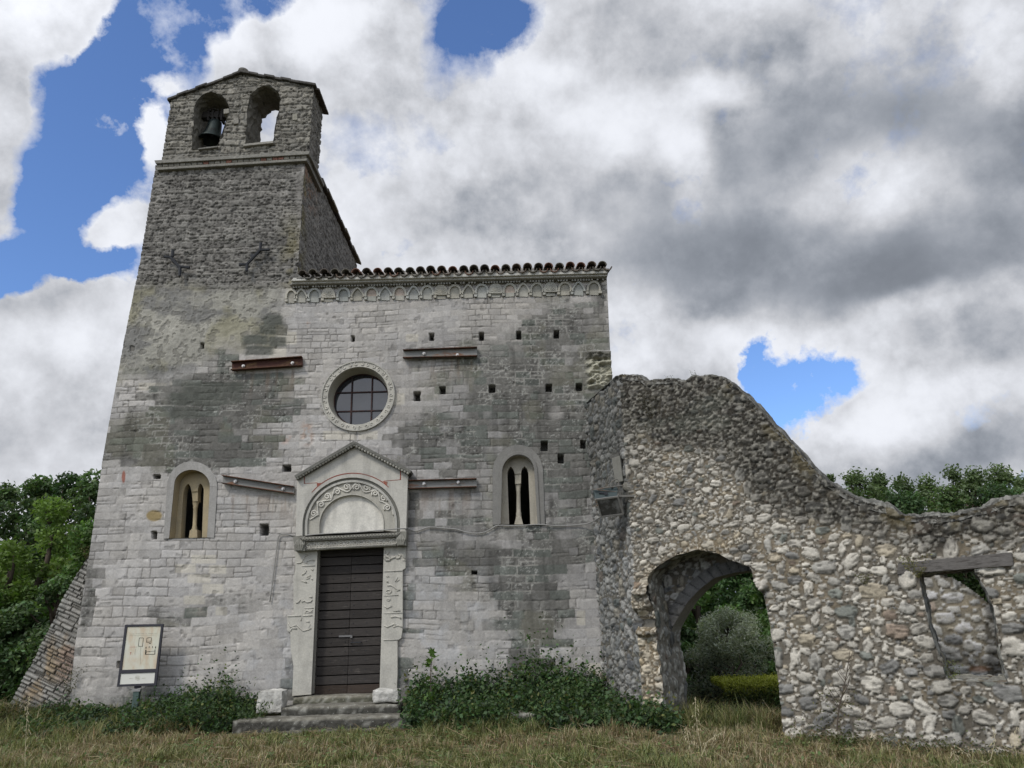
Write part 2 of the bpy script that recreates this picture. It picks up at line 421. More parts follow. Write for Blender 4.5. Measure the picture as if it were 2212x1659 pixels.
# ------------------------------------------------------------------ masonry fields
def masonry(x, z, seed, hr, wr, z0, z1, x0, x1, split=0.12):
    """irregular coursed blocks: distance to the nearest joint, three block random numbers, block centre"""
    rg = np.random.default_rng(seed)
    zs = [z0]
    while zs[-1] < z1:
        k = (zs[-1]-z0)/(z1-z0); h0, h1 = lerp(hr[0], hr[2], k), lerp(hr[1], hr[3], k)
        zs.append(zs[-1]+rg.uniform(h0, h1))
    zs = np.array(zs); ci = np.clip(np.searchsorted(zs, z)-1, 0, len(zs)-2)
    d = np.minimum(z-zs[ci], zs[ci+1]-z); R = np.zeros(x.shape+(3,)); cx = np.zeros_like(x); cz = (zs[ci]+zs[ci+1])/2
    for c in range(len(zs)-1):
        m = ci == c
        if not m.any(): continue
        h = zs[c+1]-zs[c]; xs = [x0-rg.uniform(0, .4)]
        while xs[-1] < x1: xs.append(xs[-1]+h*rg.uniform(*wr)*rg.choice([0.6, 1, 1, 1.35]))
        xs = np.array(xs); xm = x[m]; bi = np.clip(np.searchsorted(xs, xm)-1, 0, len(xs)-2)
        dx = np.minimum(xm-xs[bi], xs[bi+1]-xm); dd = np.minimum(d[m], dx)
        rv = rg.random((len(xs), 3)); r = rv[bi]
        sp = rg.random(len(xs))[bi] < split; so = rg.uniform(0.38, 0.62, len(xs))[bi]*h+zs[c]
        dd = np.where(sp, np.minimum(dd, np.abs(z[m]-so)), dd)
        r = np.where((sp & (z[m] > so))[:, None], (r*7.31+.37) % 1.0, r)
        d[m] = dd; R[m] = r; cx[m] = (xs[bi]+xs[bi+1])/2
    return d, R, cx, cz

def pxblob(px, py, cx, cy, rx, ry, rot=0.0, soft=0.5):
    c, s = math.cos(math.radians(rot)), math.sin(math.radians(rot))
    u = ((px-cx)*c+(py-cy)*s)/rx; v = (-(px-cx)*s+(py-cy)*c)/ry
    return sstep(1+soft, 1-soft, np.sqrt(u*u+v*v))
# photographed stains and dark bands of the facade, given at the spot of the wall where each one sits
DARK_MARKS = [(465, 770, 40, 20, 0, .5), (470, 850, 120, 40, -4, 1.0), (450, 905, 190, 34, -6, .85), (360, 955, 170, 40, -8, 1.0), (430, 990, 160, 26, -4, .9), (560, 960, 60, 20, 0, .5),
          (585, 700, 26, 30, 0, .9), (552, 735, 30, 18, 0, .9), (320, 790, 50, 40, 0, .4), (600, 850, 50, 60, 0, .4),
          (1150, 870, 180, 110, 0, .62), (1220, 780, 110, 130, 0, .5), (1040, 950, 190, 70, 0, .5), (1240, 960, 60, 190, 0, .6), (960, 990, 130, 40, 0, .5),
          (1080, 1210, 150, 34, 0, .72), (1140, 1250, 90, 60, 10, .8), (1160, 1330, 70, 60, 10, .95), (1140, 1400, 40, 60, 0, .7), (1200, 1180, 110, 40, 0, .55), (1000, 1190, 90, 24, 0, .6),
          (1210, 1060, 90, 60, 0, .45), (960, 1120, 80, 60, 0, .35), (900, 960, 60, 50, 20, .45), (1150, 650, 140, 22, 0, .12), (1290, 700, 18, 120, 0, .55),
          (480, 1310, 120, 20, 0, .2), (380, 1330, 60, 24, 0, .4), (640, 1480, 40, 50, 0, .4), (890, 1090, 14, 80, 0, .6), (600, 1420, 30, 130, 8, .14), (880, 1320, 16, 60, 0, .4), (860, 1460, 30, 30, 0, .5),
          (170, 1350, 20, 260, 9, .3), (900, 1500, 400, 20, 0, .35), (350, 1510, 200, 20, 0, .25), (760, 1000, 90, 10, 0, .3), (1010, 1060, 60, 40, 0, .3)]
HOLES_PX = [(762, 731, 5, 10), (932, 728, 8, 14), (1040, 726, 8, 14), (1121, 724, 8, 14), (1202, 722, 9, 14), (901, 856, 11, 17), (956, 843, 10, 13), (1063, 840, 11, 14), (1186, 838, 11, 14),
            (1251, 836, 11, 13), (1176, 963, 12, 18), (1260, 960, 9, 15), (1212, 991, 11, 16), (619, 1011, 15, 12), (571, 1144, 15, 21), (333, 1156, 9, 14), (436, 746, 6, 10), (285, 752, 8, 8), (1025, 1237, 9, 6), (257, 1436, 7, 11), (339, 1030, 12, 7)]
CREAM = [(1265, 793, 0, 0), (855, 862, 18, 12), (715, 940, 17, 9), (750, 941, 19, 9), (795, 940, 20, 9), (890, 730, 13, 8), (620, 730, 20, 13), (600, 762, 18, 10), (330, 835, 30, 8), (395, 832, 28, 8), (1283, 1445, 14, 12), (1288, 1470, 12, 11), (1255, 1335, 9, 15), (658, 1135, 14, 12),
         (440, 1208, 26, 9), (400, 1228, 22, 9), (470, 1230, 18, 9), (430, 1250, 24, 9), (460, 1272, 22, 10), (420, 1296, 22, 9), (425, 1322, 22, 9), (478, 1320, 12, 9)]

def wall_field(X, Z, seed=1):
    """height (m, outwards) and stone colour of the church front at wall points"""
    px, py = project(X, np.zeros_like(X), Z)
    n_a = fbm(X*0.9, Z*0.9, 4, 1); n_b = fbm(X*3.2, Z*3.2, 4, 5); n_c = fbm(X*11, Z*11, 4, 9); n_d = fbm(X*34, Z*34, 3, 13)
    xw = X+0.030*(fbm(X*1.3, Z*1.3, 2, 3)-.5)*2+0.008*(n_c-.5)*2
    zw = Z+0.10*(fbm(X*0.35, Z*0.5, 2, 7)-.5)*2+0.010*(fbm(X*5, Z*5, 2, 2)-.5)*2+0.006*X
    d, R, cx, cz = masonry(xw, zw, 21, (0.13, 0.175, 0.085, 0.125), (1.0, 3.6), -0.3, 8.3, -7.4, 2.2)
    bpx, bpy = project(cx, np.zeros_like(X), cz)
    S = np.zeros_like(X); Sb = np.zeros_like(X)
    for (a, b, rx, ry, ro, w) in DARK_MARKS:
        S = np.maximum(S, w*pxblob(px, py, a, b, rx, ry, ro, .55)); Sb = np.maximum(Sb, w*pxblob(bpx, bpy, a, b, rx, ry, ro, .5))
    s = 1.06*Sb+0.30*S
    s = s*(0.50+1.1*n_b)*(0.62+.8*R[..., 1])*(.66+.70*fbm(X*5, Z*.7, 4, 14))
    grimeR = sstep(700, 1050, px)*sstep(640, 760, py)*sstep(1500, 1180, py)*0.46
    s = np.maximum(s, grimeR*(0.45+1.1*n_b))
    s = np.clip(s+0.10*(n_a-.5)+0.20*(R[..., 2]-.5), 0, 1)
    s = lerp(s, sstep(.18, .66, s), .55)
    base = 0.345+0.09*(R[..., 0]-.5)+0.11*(n_b-.5)+0.09*(n_d-.5)+.06*(n_c-.5)
    warm = (n_a-.5)*0.05+(R[..., 1]-.5)*0.02
    col = np.stack([base*(1.03+warm), base*(0.985+warm*.3), base*(0.915-warm)], -1)
    # new cream stones let into the wall
    for (a, b, rx, ry) in CREAM:
        if rx == 0: continue
        m = (sstep(1.12, .95, np.abs(px-a)/rx)*sstep(1.15, .92, np.abs(py-b)/ry)*.75)
        col = lerp3(col, np.array([.47, .44, .37]), m)
    m = pxblob(px, py, 333, 1114, 17, 12, 0, .15)*.9; col = lerp3(col, np.array([.24, .18, .075]), m)
    m = np.maximum(pxblob(px, py, 612, 945, 20, 14, 0, .4), pxblob(px, py, 650, 950+0*px, 1, 1))*sstep(.4, .6, n_c); col = lerp3(col, np.array([.36, .25, .20]), m*.6)
    m = np.maximum(pxblob(px, py, 663, 1216-280, 14, 26, 0, .4), pxblob(px, py, 668, 700, 6, 8))*sstep(.4, .6, n_c); col = lerp3(col, np.array([.36, .25, .19]), m*.6)
    m = pxblob(px, py, 267, 1030, 4, 13, 2, .2); col = lerp3(col, np.array([.26, .09, .06]), m*.9)
    dark = np.stack([0.070+.055*n_d, 0.0675+.055*n_d, 0.060+.05*n_d], -1)*(.72+.56*R[..., 1])[..., None]
    grn = (R[..., 2] > .72)*sstep(.35, .7, s); dark = dark*(1+grn[..., None]*np.array([-.09, .01, -.02]))
    col = lerp3(col, dark, np.clip(s*1.12, 0, .93))
    yel = sstep(.56, .68, fbm(X*1.7+9, Z*1.7, 3, 11))*sstep(.2, .5, s)*.14
    col = lerp3(col, np.array([.19, .18, .09]), yel)
    # pale lichen spots and lime runs
    sp = sstep(.62, .70, fbm(X*30, Z*30, 3, 4, .7))*sstep(.15, .4, s)*sstep(.4, .6, n_b)*.6; col = lerp3(col, np.array([.34, .34, .31]), sp)
    blu = sstep(.46, .72, fbm(X*4.5, Z*3.1, 4, 15))*np.maximum(pxblob(px, py, 960, 1350, 110, 140, 0, .6), pxblob(px, py, 600, 1390, 90, 100, 0, .6))*.20*(.3+1.2*n_c)
    col = lerp3(col, np.array([.40, .43, .47]), blu)
    streak = sstep(.55, .72, fbm(X*9, Z*0.7, 3, 6))*sstep(560, 640, py)*.22
    col = col*(1-streak[..., None]*np.clip(.3+s, 0, 1)[..., None])
    # rust runs under the tie beams
    for (xa, xb, yb_) in ((520, 650, 800), (880, 1028, 778), (500, 632, 1072), (890, 1025, 1060)):
        rr_ = sstep(.50, .72, fbm(X*14, Z*.9, 3, 16))*(px > xa)*(px < xb)*sstep(yb_-6, yb_, py)*sstep(yb_+75, yb_, py)
        col = lerp3(col, np.array([.15, .095, .06]), rr_*.38)
    # joints
    jd = sstep(.0105, .003, d+0.004*(n_c-.5))
    op = np.clip(sstep(.40, .64, fbm(X*2.3, Z*2.3, 3, 17))*(.45+.8*n_c), 0, 1)
    jl = sstep(.014, .004, d)*(1-op)*sstep(.25, .6, s)*sstep(.42, .58, n_b)
    col = lerp3(col, np.array([.30, .29, .26]), jl*.7)
    col = lerp3(col, np.array([.060, .056, .050]), jd*(.10+.60*op))
    h = -0.010*jd*(.10+1.0*op)+0.004*(R[..., 0]-.5)+0.004*(n_c-.5)+0.0025*(n_d-.5)
    pit = sstep(.70, .80, vnoise(X*15+3, Z*15, 8))*sstep(.5, .7, n_b); h = h-.008*pit; col = col*(1-.3*pit)[..., None]
    # worn edges and lost corners
    chip = sstep(.60, .74, n_c+.18*(R[..., 1]-.5))*sstep(.05, .0, d); h = h-.010*chip
    # ---- plastered, eroded zone of the lower tower and the rough travertine of the upper tower
    left = sstep(640, 560, px+40*(n_b-.5)-0.25*np.maximum(0, 700-py))
    upper = sstep(640, 606, py+34*(n_b-.5)+26*(n_a-.5))*sstep(664, 628, px+20*(n_c-.5))
    mid = left*sstep(860, 770, py+120*(n_a-.5)+60*(n_b-.5)+60*sstep(300, 560, px))*sstep(570, 610, py)
    pl = 0.28+.20*(n_b-.5)+.14*(n_c-.5)+.08*(n_a-.5)
    pc = np.stack([pl*1.0, pl*.97, pl*.83], -1)
    grey = sstep(.46, .62, fbm(X*1.6, Z*2.6, 4, 19)); pc = lerp3(pc, np.array([.135, .135, .130])*(0.6+.8*n_c[..., None]), grey*.78)
    mo = sstep(.5, .66, fbm(X*1.9+3, Z*1.9, 4, 3))*.5; pc = lerp3(pc, np.array([.20, .185, .095]), mo)
    dp = sstep(.56, .66, n_c+.35*(n_b-.5)); pc = lerp3(pc, np.array([.06, .058, .05]), dp*.5)
    h = lerp(h, -.006+.030*(n_b-.5)+.030*(n_c-.5)-.016*dp, mid); col = lerp3(col, pc, mid*.92)
    for (a, b, rx, ry) in [(590, 692, 20, 10), (578, 712, 18, 10), (552, 735, 26, 9), (600, 738, 18, 10), (560, 758, 30, 9), (460, 838, 66, 11), (430, 862, 66, 14), (400, 892, 30, 12), (510, 850, 12, 22)]:
        k = sstep(1.25, .8, np.abs(px-a+6*(n_c-.5))/rx)*sstep(1.3, .8, np.abs(py-b+6*(n_b-.5))/ry)
        col = lerp3(col, np.array([.078, .082, .070])*(.6+.8*n_c[..., None]), k*.85)
    h2, c2 = rough_field(X, Z, n_a, n_b, n_c, n_d)
    edge = sstep(590, 640, px)*sstep(420, 560, py)*sstep(.4, .6, n_b); c2 = lerp3(c2, np.array([.15, .13, .05]), edge*.6)
    h = lerp(h, h2, upper); col = lerp3(col, c2, upper)
    # the ragged rubble scar beside the top of the ruin
    sc = sstep(1262, 1274, px+22*(n_c-.5))*sstep(758, 768, py+8*(n_c-.5))*sstep(850, 832, py)
    rr = fbm(X*9, Z*16, 4, 2); h = lerp(h, .03+.13*(rr-.5)*2, sc)
    col = lerp3(col, np.stack([.17+.28*rr, .165+.27*rr, .13+.22*rr], -1)-.04, sc)
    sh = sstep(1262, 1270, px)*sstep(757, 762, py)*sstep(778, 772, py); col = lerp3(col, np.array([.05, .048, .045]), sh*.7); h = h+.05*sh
    for (a, b, w, hh) in HOLES_PX:
        wx = sstep(1.18, .92, np.abs(px-a+2.2*(n_c-.5))/(w/2+.6))*sstep(1.18, .92, np.abs(py-b+2.2*(n_b-.5))/(hh/2+.6))
        h = lerp(h, -.24, wx); col = lerp3(col, np.array([.10, .098, .09]), wx)
    return h, np.clip(col, .02, .6)

def rough_field(X, Z, n_a, n_b, n_c, n_d, light=0.0):
    xw = X+.03*(n_c-.5)*2; zw = Z+.05*(n_b-.5)*2
    d, R, cx, cz = masonry(xw, zw, 33, (.12, .17, .12, .17), (1.4, 3.0), 5.0, 12.8, -8, 8)
    g = .150+.07*(R[..., 0]-.5)+.13*(n_c-.5)+.14*(n_d-.5)+.05*(n_a-.5)
    col = np.stack([g*1.03, g*.985, g*.89], -1)
    if light: col = lerp3(col, np.array([.21, .198, .165])*(.55+.9*n_c[..., None])*(.7+.6*R[..., 1])[..., None], light)
    st = vnoise(X*15, Z*24, 6); pit = sstep(.60, .76, st*.6+.4*n_d); pit2 = sstep(.64, .76, fbm(X*20, Z*27, 2, 10))
    j = sstep(.022, .004, d)
    col = lerp3(col, np.array([.215, .208, .185])*(.7+.6*n_d[..., None]), j*np.clip(sstep(.42, .6, n_b)*.6+light*.7, 0, 1))
    lich = sstep(.56, .70, fbm(X*5, Z*5, 4, 8))*.40; col = lerp3(col, np.array([.20, .195, .175]), lich)
    col = col*(1-.55*np.maximum(pit, pit2))[..., None]
    h = -.014*j*(1+light)+.010*(R[..., 0]-.5)+.012*(n_c-.5)+.010*(n_d-.5)-.016*pit-.018*pit2
    return h, np.clip(col, .015, .5)

def field_mesh(name, x_of, z0, z1, step, fieldfn, fr, openings=(), snap=True, mat=M_ASHLAR, parent=None, width=None):
    """regular sheet of wall between x_of(z) -> (left, right), displaced outwards by a stone field, with openings cut out"""
    nr = int((z1-z0)/step)+1; nc = int(width/step)+1
    zz = np.linspace(z0, z1, nr)
    L, Rr = x_of(zz); t = np.linspace(0, 1, nc)
    X = L[:, None]+(Rr-L)[:, None]*t[None]; Z = np.repeat(zz[:, None], nc, 1)
    X = X.ravel(); Z = Z.ravel(); F = grid_faces(nr, nc)
    keep = np.ones(len(F), bool); fx = X[F].mean(1); fz = Z[F].mean(1)
    for poly in openings: keep &= ~inside(poly, fx, fz)
    K = F[keep]
    if snap:
        uk = np.zeros(len(X), bool); uk[K.ravel()] = True
        ud = np.zeros(len(X), bool); ud[F[~keep].ravel()] = True
        b = np.where(uk & ud)[0]
        if len(b):
            P = np.stack([X[b], Z[b]], 1); best = np.full(len(b), 1e9); Q = P.copy()
            for poly in openings:
                q, dd = near_poly(poly, P); m = dd < best; best[m] = dd[m]; Q[m] = q[m]
            ok = best < step*1.6
            X[b[ok]] = Q[ok, 0]; Z[b[ok]] = Q[ok, 1]
    h, c = fieldfn(X, Z)
    V = fr(X, Z, -h)
    V = np.stack([np.broadcast_to(a, X.shape) for a in V], -1)
    V, K, c = compact(V, K, c)
    return link(name, np_mesh(name, V, K, c), mat, parent)
def wall_np(x, z, y): return (x, y, z)

# ------------------------------------------------------------------ ground
def gh(x, y):
    x = np.asarray(x, float); y = np.asarray(y, float)
    g = 0.21-0.16*sstep(1.5, 5.5, x)-0.25*sstep(-6, -11, y)
    g = g+0.26*sstep(-0.75, 0.0, y)*(1-sstep(0.6, 2.2, x))
    g = g-0.95*sstep(-1.2, 3.2, y)*sstep(2.0, 3.4, x+.5*y)-0.3*sstep(0, 6, y)*sstep(-7, -12, x)
    return g
def build_ground():
    xs = np.concatenate([[-4000, -800, -200, -80, -40], np.arange(-22, 22.01, .25), [40, 80, 200, 800, 4000]])
    ys = np.concatenate([[-4000, -600, -120, -40], np.arange(-18, 24.01, .25), [40, 80, 200, 800, 6000]])
    X, Y = np.meshgrid(xs, ys); Xr = X.ravel(); Yr = Y.ravel()
    Z = gh(Xr, Yr)+.05*(fbm(Xr*1.1, Yr*1.1, 3, 4)-.5)
    m, T, b = mat_new('dry_turf_soil')
    oc = T.n('ShaderNodeTexCoord').outputs['Object']
    c = T.mix(T.ramp(T.noise(oc, .9, 5, .65), .40, .62), (.055, .055, .022), (.125, .088, .045))
    c = T.mix(T.ramp(T.noise(oc, 9, 5, .7), .4, .65), c, (.045, .055, .018))
    T.l(c, b.inputs['Base Color']); b.inputs['Roughness'].default_value = 1.0
    o = link('ground', np_mesh('ground', np.stack([Xr, Yr, Z], -1), grid_faces(len(ys), len(xs))), m)
    tag(o, kind='structure')
    # distant mountain flank showing at the right edge under the cloud
    n = 120; t = np.linspace(0, 1, n); rows = 14
    X = np.zeros((rows, n)); Y = np.zeros((rows, n)); Z = np.zeros((rows, n))
    for r in range(rows):
        k = r/(rows-1)
        X[r] = 900+t*3200; Y[r] = 3600-k*900+120*(fbm(t*9, t*0+k*3, 4, 3)-.5)
        Z[r] = (1-k)*(190+760*sstep(.05, .9, t)+180*(fbm(t*7, t*0+.3, 5, 6)-.5))*(1+.3*(fbm(t*14, t*0+k*6, 4, 8)-.5))
    m, T, b = mat_new('far_mountain')
    oc = T.n('ShaderNodeTexCoord').outputs['Object']
    c = T.mix(T.ramp(T.noise(oc, .006, 6, .7), .42, .6), (.22, .26, .31), (.27, .31, .36))  # distance haze mixed into the colour as pale blue-grey
    T.l(c, b.inputs['Base Color']); b.inputs['Roughness'].default_value = 1
    tag(link('mountain', np_mesh('mountain', np.stack([X.ravel(), Y.ravel(), Z.ravel()], -1), grid_faces(rows, n)), m), kind='structure')
build_ground()

# ------------------------------------------------------------------ church: walls
church = empty('church', (-2.6, 0.5, .3)); tag(church, 'grey stone Romanesque church with carved portal, round window and bell gable', 'church')
CH_INV = Matrix.Translation((-2.6, .5, .3)).inverted()
def to_church(o):
    o.parent = church; o.matrix_parent_inverse = CH_INV; return o

LEFT_PX = [(334, 370), (300, 575), (270, 720), (221, 995), (196, 1175), (162, 1395), (150, 1510)]
lw = np.array(sorted([(p[1], p[0]) for p in W(LEFT_PX)]))
def left_x(z): return np.interp(z, lw[:, 0], lw[:, 1])
def facade_x(z):
    r = np.interp(z, [0, 6.1, 7.62, 8.0], [1.76, 1.755, 1.79, 1.80])
    return left_x(z), r
ROSE_C = at_y(774, 855)[[0, 2]]
def circ(c, r, n=64, ry=None): return [(c[0]+r*math.cos(2*math.pi*k/n), c[1]+(ry or r)*math.sin(2*math.pi*k/n)) for k in range(n)]
ROSE_R = 0.515
LWIN = arch_px((366, 1163), (377, 1048), 1015, (454, 1050), (448, 1161)); RWIN = arch_px((1080, 1133), (1083, 1021), 984, (1155, 1018), (1162, 1133))
PORTAL_CUT = [(645, 1152), (648, 1046), (765, 975), (873, 1035), (871, 1146), (862, 1180), (858, 1350), (842, 1500), (655, 1504), (668, 1300), (660, 1190)]
opens = [circ(ROSE_C, ROSE_R+.03), W(LWIN), W(RWIN), W(PORTAL_CUT)]
ZTOP = 7.80
to_church(field_mesh('facade_wall', facade_x, 0.1, ZTOP, 0.0125, wall_field, wall_np, opens, True, M_ASHLAR, None, 8.8))
def tower_x(z):
    return left_x(z), np.full_like(z, -3.885)
to_church(field_mesh('tower_front_wall', tower_x, ZTOP, 10.22, 0.0135, wall_field, wall_np, (), True, M_ROUGH, None, 3.1))
def side_field(Y, Z):
    n_a = fbm(Y*.9+40, Z*.9, 4, 1); n_b = fbm(Y*3.2+40, Z*3.2, 4, 5); n_c = fbm(Y*11+40, Z*11, 4, 9); n_d = fbm(Y*34+40, Z*34, 3, 13)
    h, c = rough_field(Y, Z, n_a, n_b, n_c, n_d)
    ora = sstep(.48, .62, n_c)*sstep(1.4, .2, Y)*sstep(9.0, 10.0, Z); c = lerp3(c, np.array([.24, .13, .075]), ora*.6)
    yl = sstep(.45, .6, n_b)*sstep(.6, .0, Y); c = lerp3(c, np.array([.16, .14, .055]), yl*.6)
    return h, c
o = field_mesh('tower_side_wall', lambda z: (np.zeros_like(z), np.full_like(z, 4.9)), 7.5, 10.46, .022, side_field, lambda y, z, h: (-3.885-h, y, z), (), True, M_ROUGH, None, 4.9)
to_church(o)
# bodies behind the stone faces (real walls with hollow naves)
b = MB()
GREY = (.14, .135, .12)
b.hexa([(-6.96, .03, 0), (-6.5, .03, 0), (-6.5, 4.9, 0), (-6.96, 4.9, 0), (-6.90, .03, 6.7), (-6.5, .03, 6.7), (-6.5, 4.9, 6.7), (-6.90, 4.9, 6.7)], GREY).hexa([(-6.90, .03, 6.702), (-6.5, .03, 6.702), (-6.5, 4.9, 6.702), (-6.90, 4.9, 6.702), (-6.74, .03, 10.12), (-6.5, .03, 10.12), (-6.5, 4.9, 10.12), (-6.74, 4.9, 10.12)], GREY).box(-4.3, -3.93, .40, 4.9, 7.6, 10.44, GREY).box(-6.5, -4.3, 4.5, 4.9, 0, 10.44, GREY).box(-6.5, -3.93, .03, .40, 7.85, 10.12, GREY)
b.box(-6.95, -6.5, 4.905, 9, 0, 8.2, GREY).box(1.3, 1.74, .03, 9, 0, 7.72, GREY).box(-6.5, 1.3, 8.6, 9, 0, 8.2, GREY)
to_church(b.build('nave_wall', M_ROUGH, bevel=0))
# roofs hidden from the ground
b = MB()
b.hexa([(-4.0, .5, 7.98), (1.86, .5, 7.98), (1.86, 9.1, 9.9), (-4.0, 9.1, 9.9), (-4.0, .5, 8.04), (1.86, .5, 8.04), (1.86, 9.1, 9.96), (-4.0, 9.1, 9.96)], (.12, .09, .075))
b.hexa([(-7.05, 5.0, 8.6), (-4.0, 5.0, 8.6), (-4.0, 9.1, 9.6), (-7.05, 9.1, 9.6), (-7.05, 5.0, 8.7), (-4.0, 5.0, 8.7), (-4.0, 9.1, 9.7), (-7.05, 9.1, 9.7)], (.12, .09, .075))
roof = to_church(b.build('nave_roof', M_ROUGH))
b = MB()
for k in range(9):                       # tower roof: overlapping slabs along the eave
    y0 = 1.08+k*.425; j = .012*((k*7) % 3-1); up = .02*(k % 2)
    b.hexa([(-5.42, y0, 11.2), (-3.80+j, y0, 10.47+up), (-3.80+j, y0+.45, 10.455+up), (-5.42, y0+.45, 11.19), (-5.42, y0, 11.27), (-3.80+j, y0, 10.53+up), (-3.80+j, y0+.45, 10.515+up), (-5.42, y0+.45, 11.26)], (.10+.02*(k % 3), .092+.015*(k % 3), .08))
    b.hexa([(-6.86+j, y0, 10.47+up), (-5.43, y0, 11.2), (-5.43, y0+.45, 11.19), (-6.86+j, y0+.45, 10.455+up), (-6.86+j, y0, 10.53+up), (-5.43, y0, 11.27), (-5.43, y0+.45, 11.26), (-6.86+j, y0+.45, 10.515+up)], (.11, .1, .085))
b.prism([(-6.7, 10.12), (-3.95, 10.12), (-3.95, 10.45), (-5.42, 11.15), (-6.7, 10.45)], wall, 4.6, 4.85, (), GREY)
to_church(b.build('tower_roof', M_ROUGH))
# ------------------------------------------------------------------ bell gable
BG_Y0, BG_Y1 = 0.0, .76
GB = W([(349, 345), (369, 216), (523, 160), (678, 187), (667, 324)])
A_L = arch_px((415, 323), (419, 240), 200, (495, 238), (470, 317), 16); A_R = arch_px((529, 314), (536, 226), 187, (606, 214), (590, 306), 16)
AL = [p for p in W(A_L)]; AR = [p for p in W(A_R)]
def ragged(poly, amp, seed, per=3):
    rg = random.Random(seed); out = []
    for i, p in enumerate(poly):
        q = poly[(i+1) % len(poly)]
        L = math.hypot(q[0]-p[0], q[1]-p[1]); n = max(1, int(L/.09))
        for k in range(n):
            t = k/n; out.append((p[0]+(q[0]-p[0])*t+rg.uniform(-amp, amp), p[1]+(q[1]-p[1])*t+rg.uniform(-amp, amp)))
    return out
AL2, AR2 = ragged(AL, .012, 3), ragged(AR, .014, 5)
def gable_x(z):
    zl = np.array([GB[0][1], GB[1][1], GB[2][1]]); xl = np.array([GB[0][0], GB[1][0], GB[2][0]-.02])
    zr = np.array([GB[4][1], GB[3][1], GB[2][1]]); xr = np.array([GB[4][0], GB[3][0], GB[2][0]+.02])
    return np.interp(z, zl, xl), np.interp(z, zr, xr)
def gable_field(X, Z):
    n_a = fbm(X*.9, Z*.9, 4, 1); n_b = fbm(X*3.2, Z*3.2, 4, 5); n_c = fbm(X*11, Z*11, 4, 9); n_d = fbm(X*34, Z*34, 3, 13)
    return rough_field(X, Z, n_a, n_b, n_c, n_d, .72)
GZ0 = GB[0][1]-.05
to_church(field_mesh('bell_gable_wall', gable_x, GZ0, GB[2][1]-.02, .0135, gable_field, wall_np, [AL2, AR2], True, M_ROUGH, None, 3.0))
def gable_side(Y, Z):
    n_a = fbm(Y*.9+60, Z*.9, 4, 1); n_b = fbm(Y*3.2+60, Z*3.2, 4, 5); n_c = fbm(Y*11+60, Z*11, 4, 9); n_d = fbm(Y*34+60, Z*34, 3, 13)
    return rough_field(Y, Z, n_a, n_b, n_c, n_d, .25)
xr_at = lambda z: np.interp(z, [GB[4][1], GB[3][1]], [GB[4][0], GB[3][0]])
to_church(field_mesh('bell_gable_side', lambda z: (np.zeros_like(z), np.full_like(z, BG_Y1)), GZ0, GB[3][1], .016, gable_side, lambda y, z, h: (xr_at(z)-h, y, z), (), True, M_ROUGH, None, 1.0))
b = MB()
# tunnels of the two arches with a rough intrados, then the solid body behind the face
def tunnel(MBo, poly, y0, y1, ny, amp, seed, colf):
    n = len(poly); rg = np.random.default_rng(seed); V = []
    for j in range(ny+1):
        y = y0+(y1-y0)*j/ny
        for i, p in enumerate(poly):
            k = amp if 0 < j else 0
            V.append((p[0]+rg.normal(0, 1)*k, y, p[1]+rg.normal(0, 1)*k))
    F = [(j*n+i, j*n+(i+1) % n, (j+1)*n+(i+1) % n, (j+1)*n+i) for j in range(ny) for i in range(n)]
    MBo.add(V, F, colf)
core = [(GB[0][0]+.03, GZ0), (GB[4][0]-.03, GZ0), (GB[3][0]-.03, GB[3][1]), (GB[2][0], GB[2][1]-.02), (GB[1][0]+.03, GB[1][1])]
grow = lambda poly, c, k: [(c[0]+(p[0]-c[0])*k, c[1]+(p[1]-c[1])*k) for p in poly]
cen = lambda poly: (sum(p[0] for p in poly)/len(poly), sum(p[1] for p in poly)/len(poly))
b.prism(core, wall, .035, BG_Y1-.01, [grow(AL2, cen(AL2), 1.05), grow(AR2, cen(AR2), 1.05)], (.13, .125, .108))
tunnel(b, AL2, -.012, BG_Y1, 12, .012, 4, (.145, .138, .115)); tunnel(b, AR2, -.012, BG_Y1, 12, .016, 6, (.15, .142, .12))
to_church(b.build('bell_gable_core', M_ROUGH))
# sills and let-in stones of the bell gable
for (nm, pts, y0, y1, col) in (('arch_sill', [(430, 323), (472, 318), (472, 321), (430, 326)], -.05, .5, (.17, .165, .145)), ('arch_sill', [(527, 314), (592, 307), (592, 312), (527, 319)], -.05, .7, (.24, .23, .20)),
        ('impost_stone', [(484, 238), (496, 236), (496, 246), (484, 248)], -.03, .35, (.22, .21, .18)), ('inset_stone', [(505, 256), (516, 255), (516, 268), (505, 269)], -.02, .02, (.2, .19, .165)), ('inset_stone', [(632, 247), (643, 246), (643, 260), (632, 261)], -.02, .02, (.24, .23, .19))):
    b = MB(); b.prism(W(pts), wall, y0, y1, (), col); to_church(b.build(nm, M_ROUGH, bevel=.008))
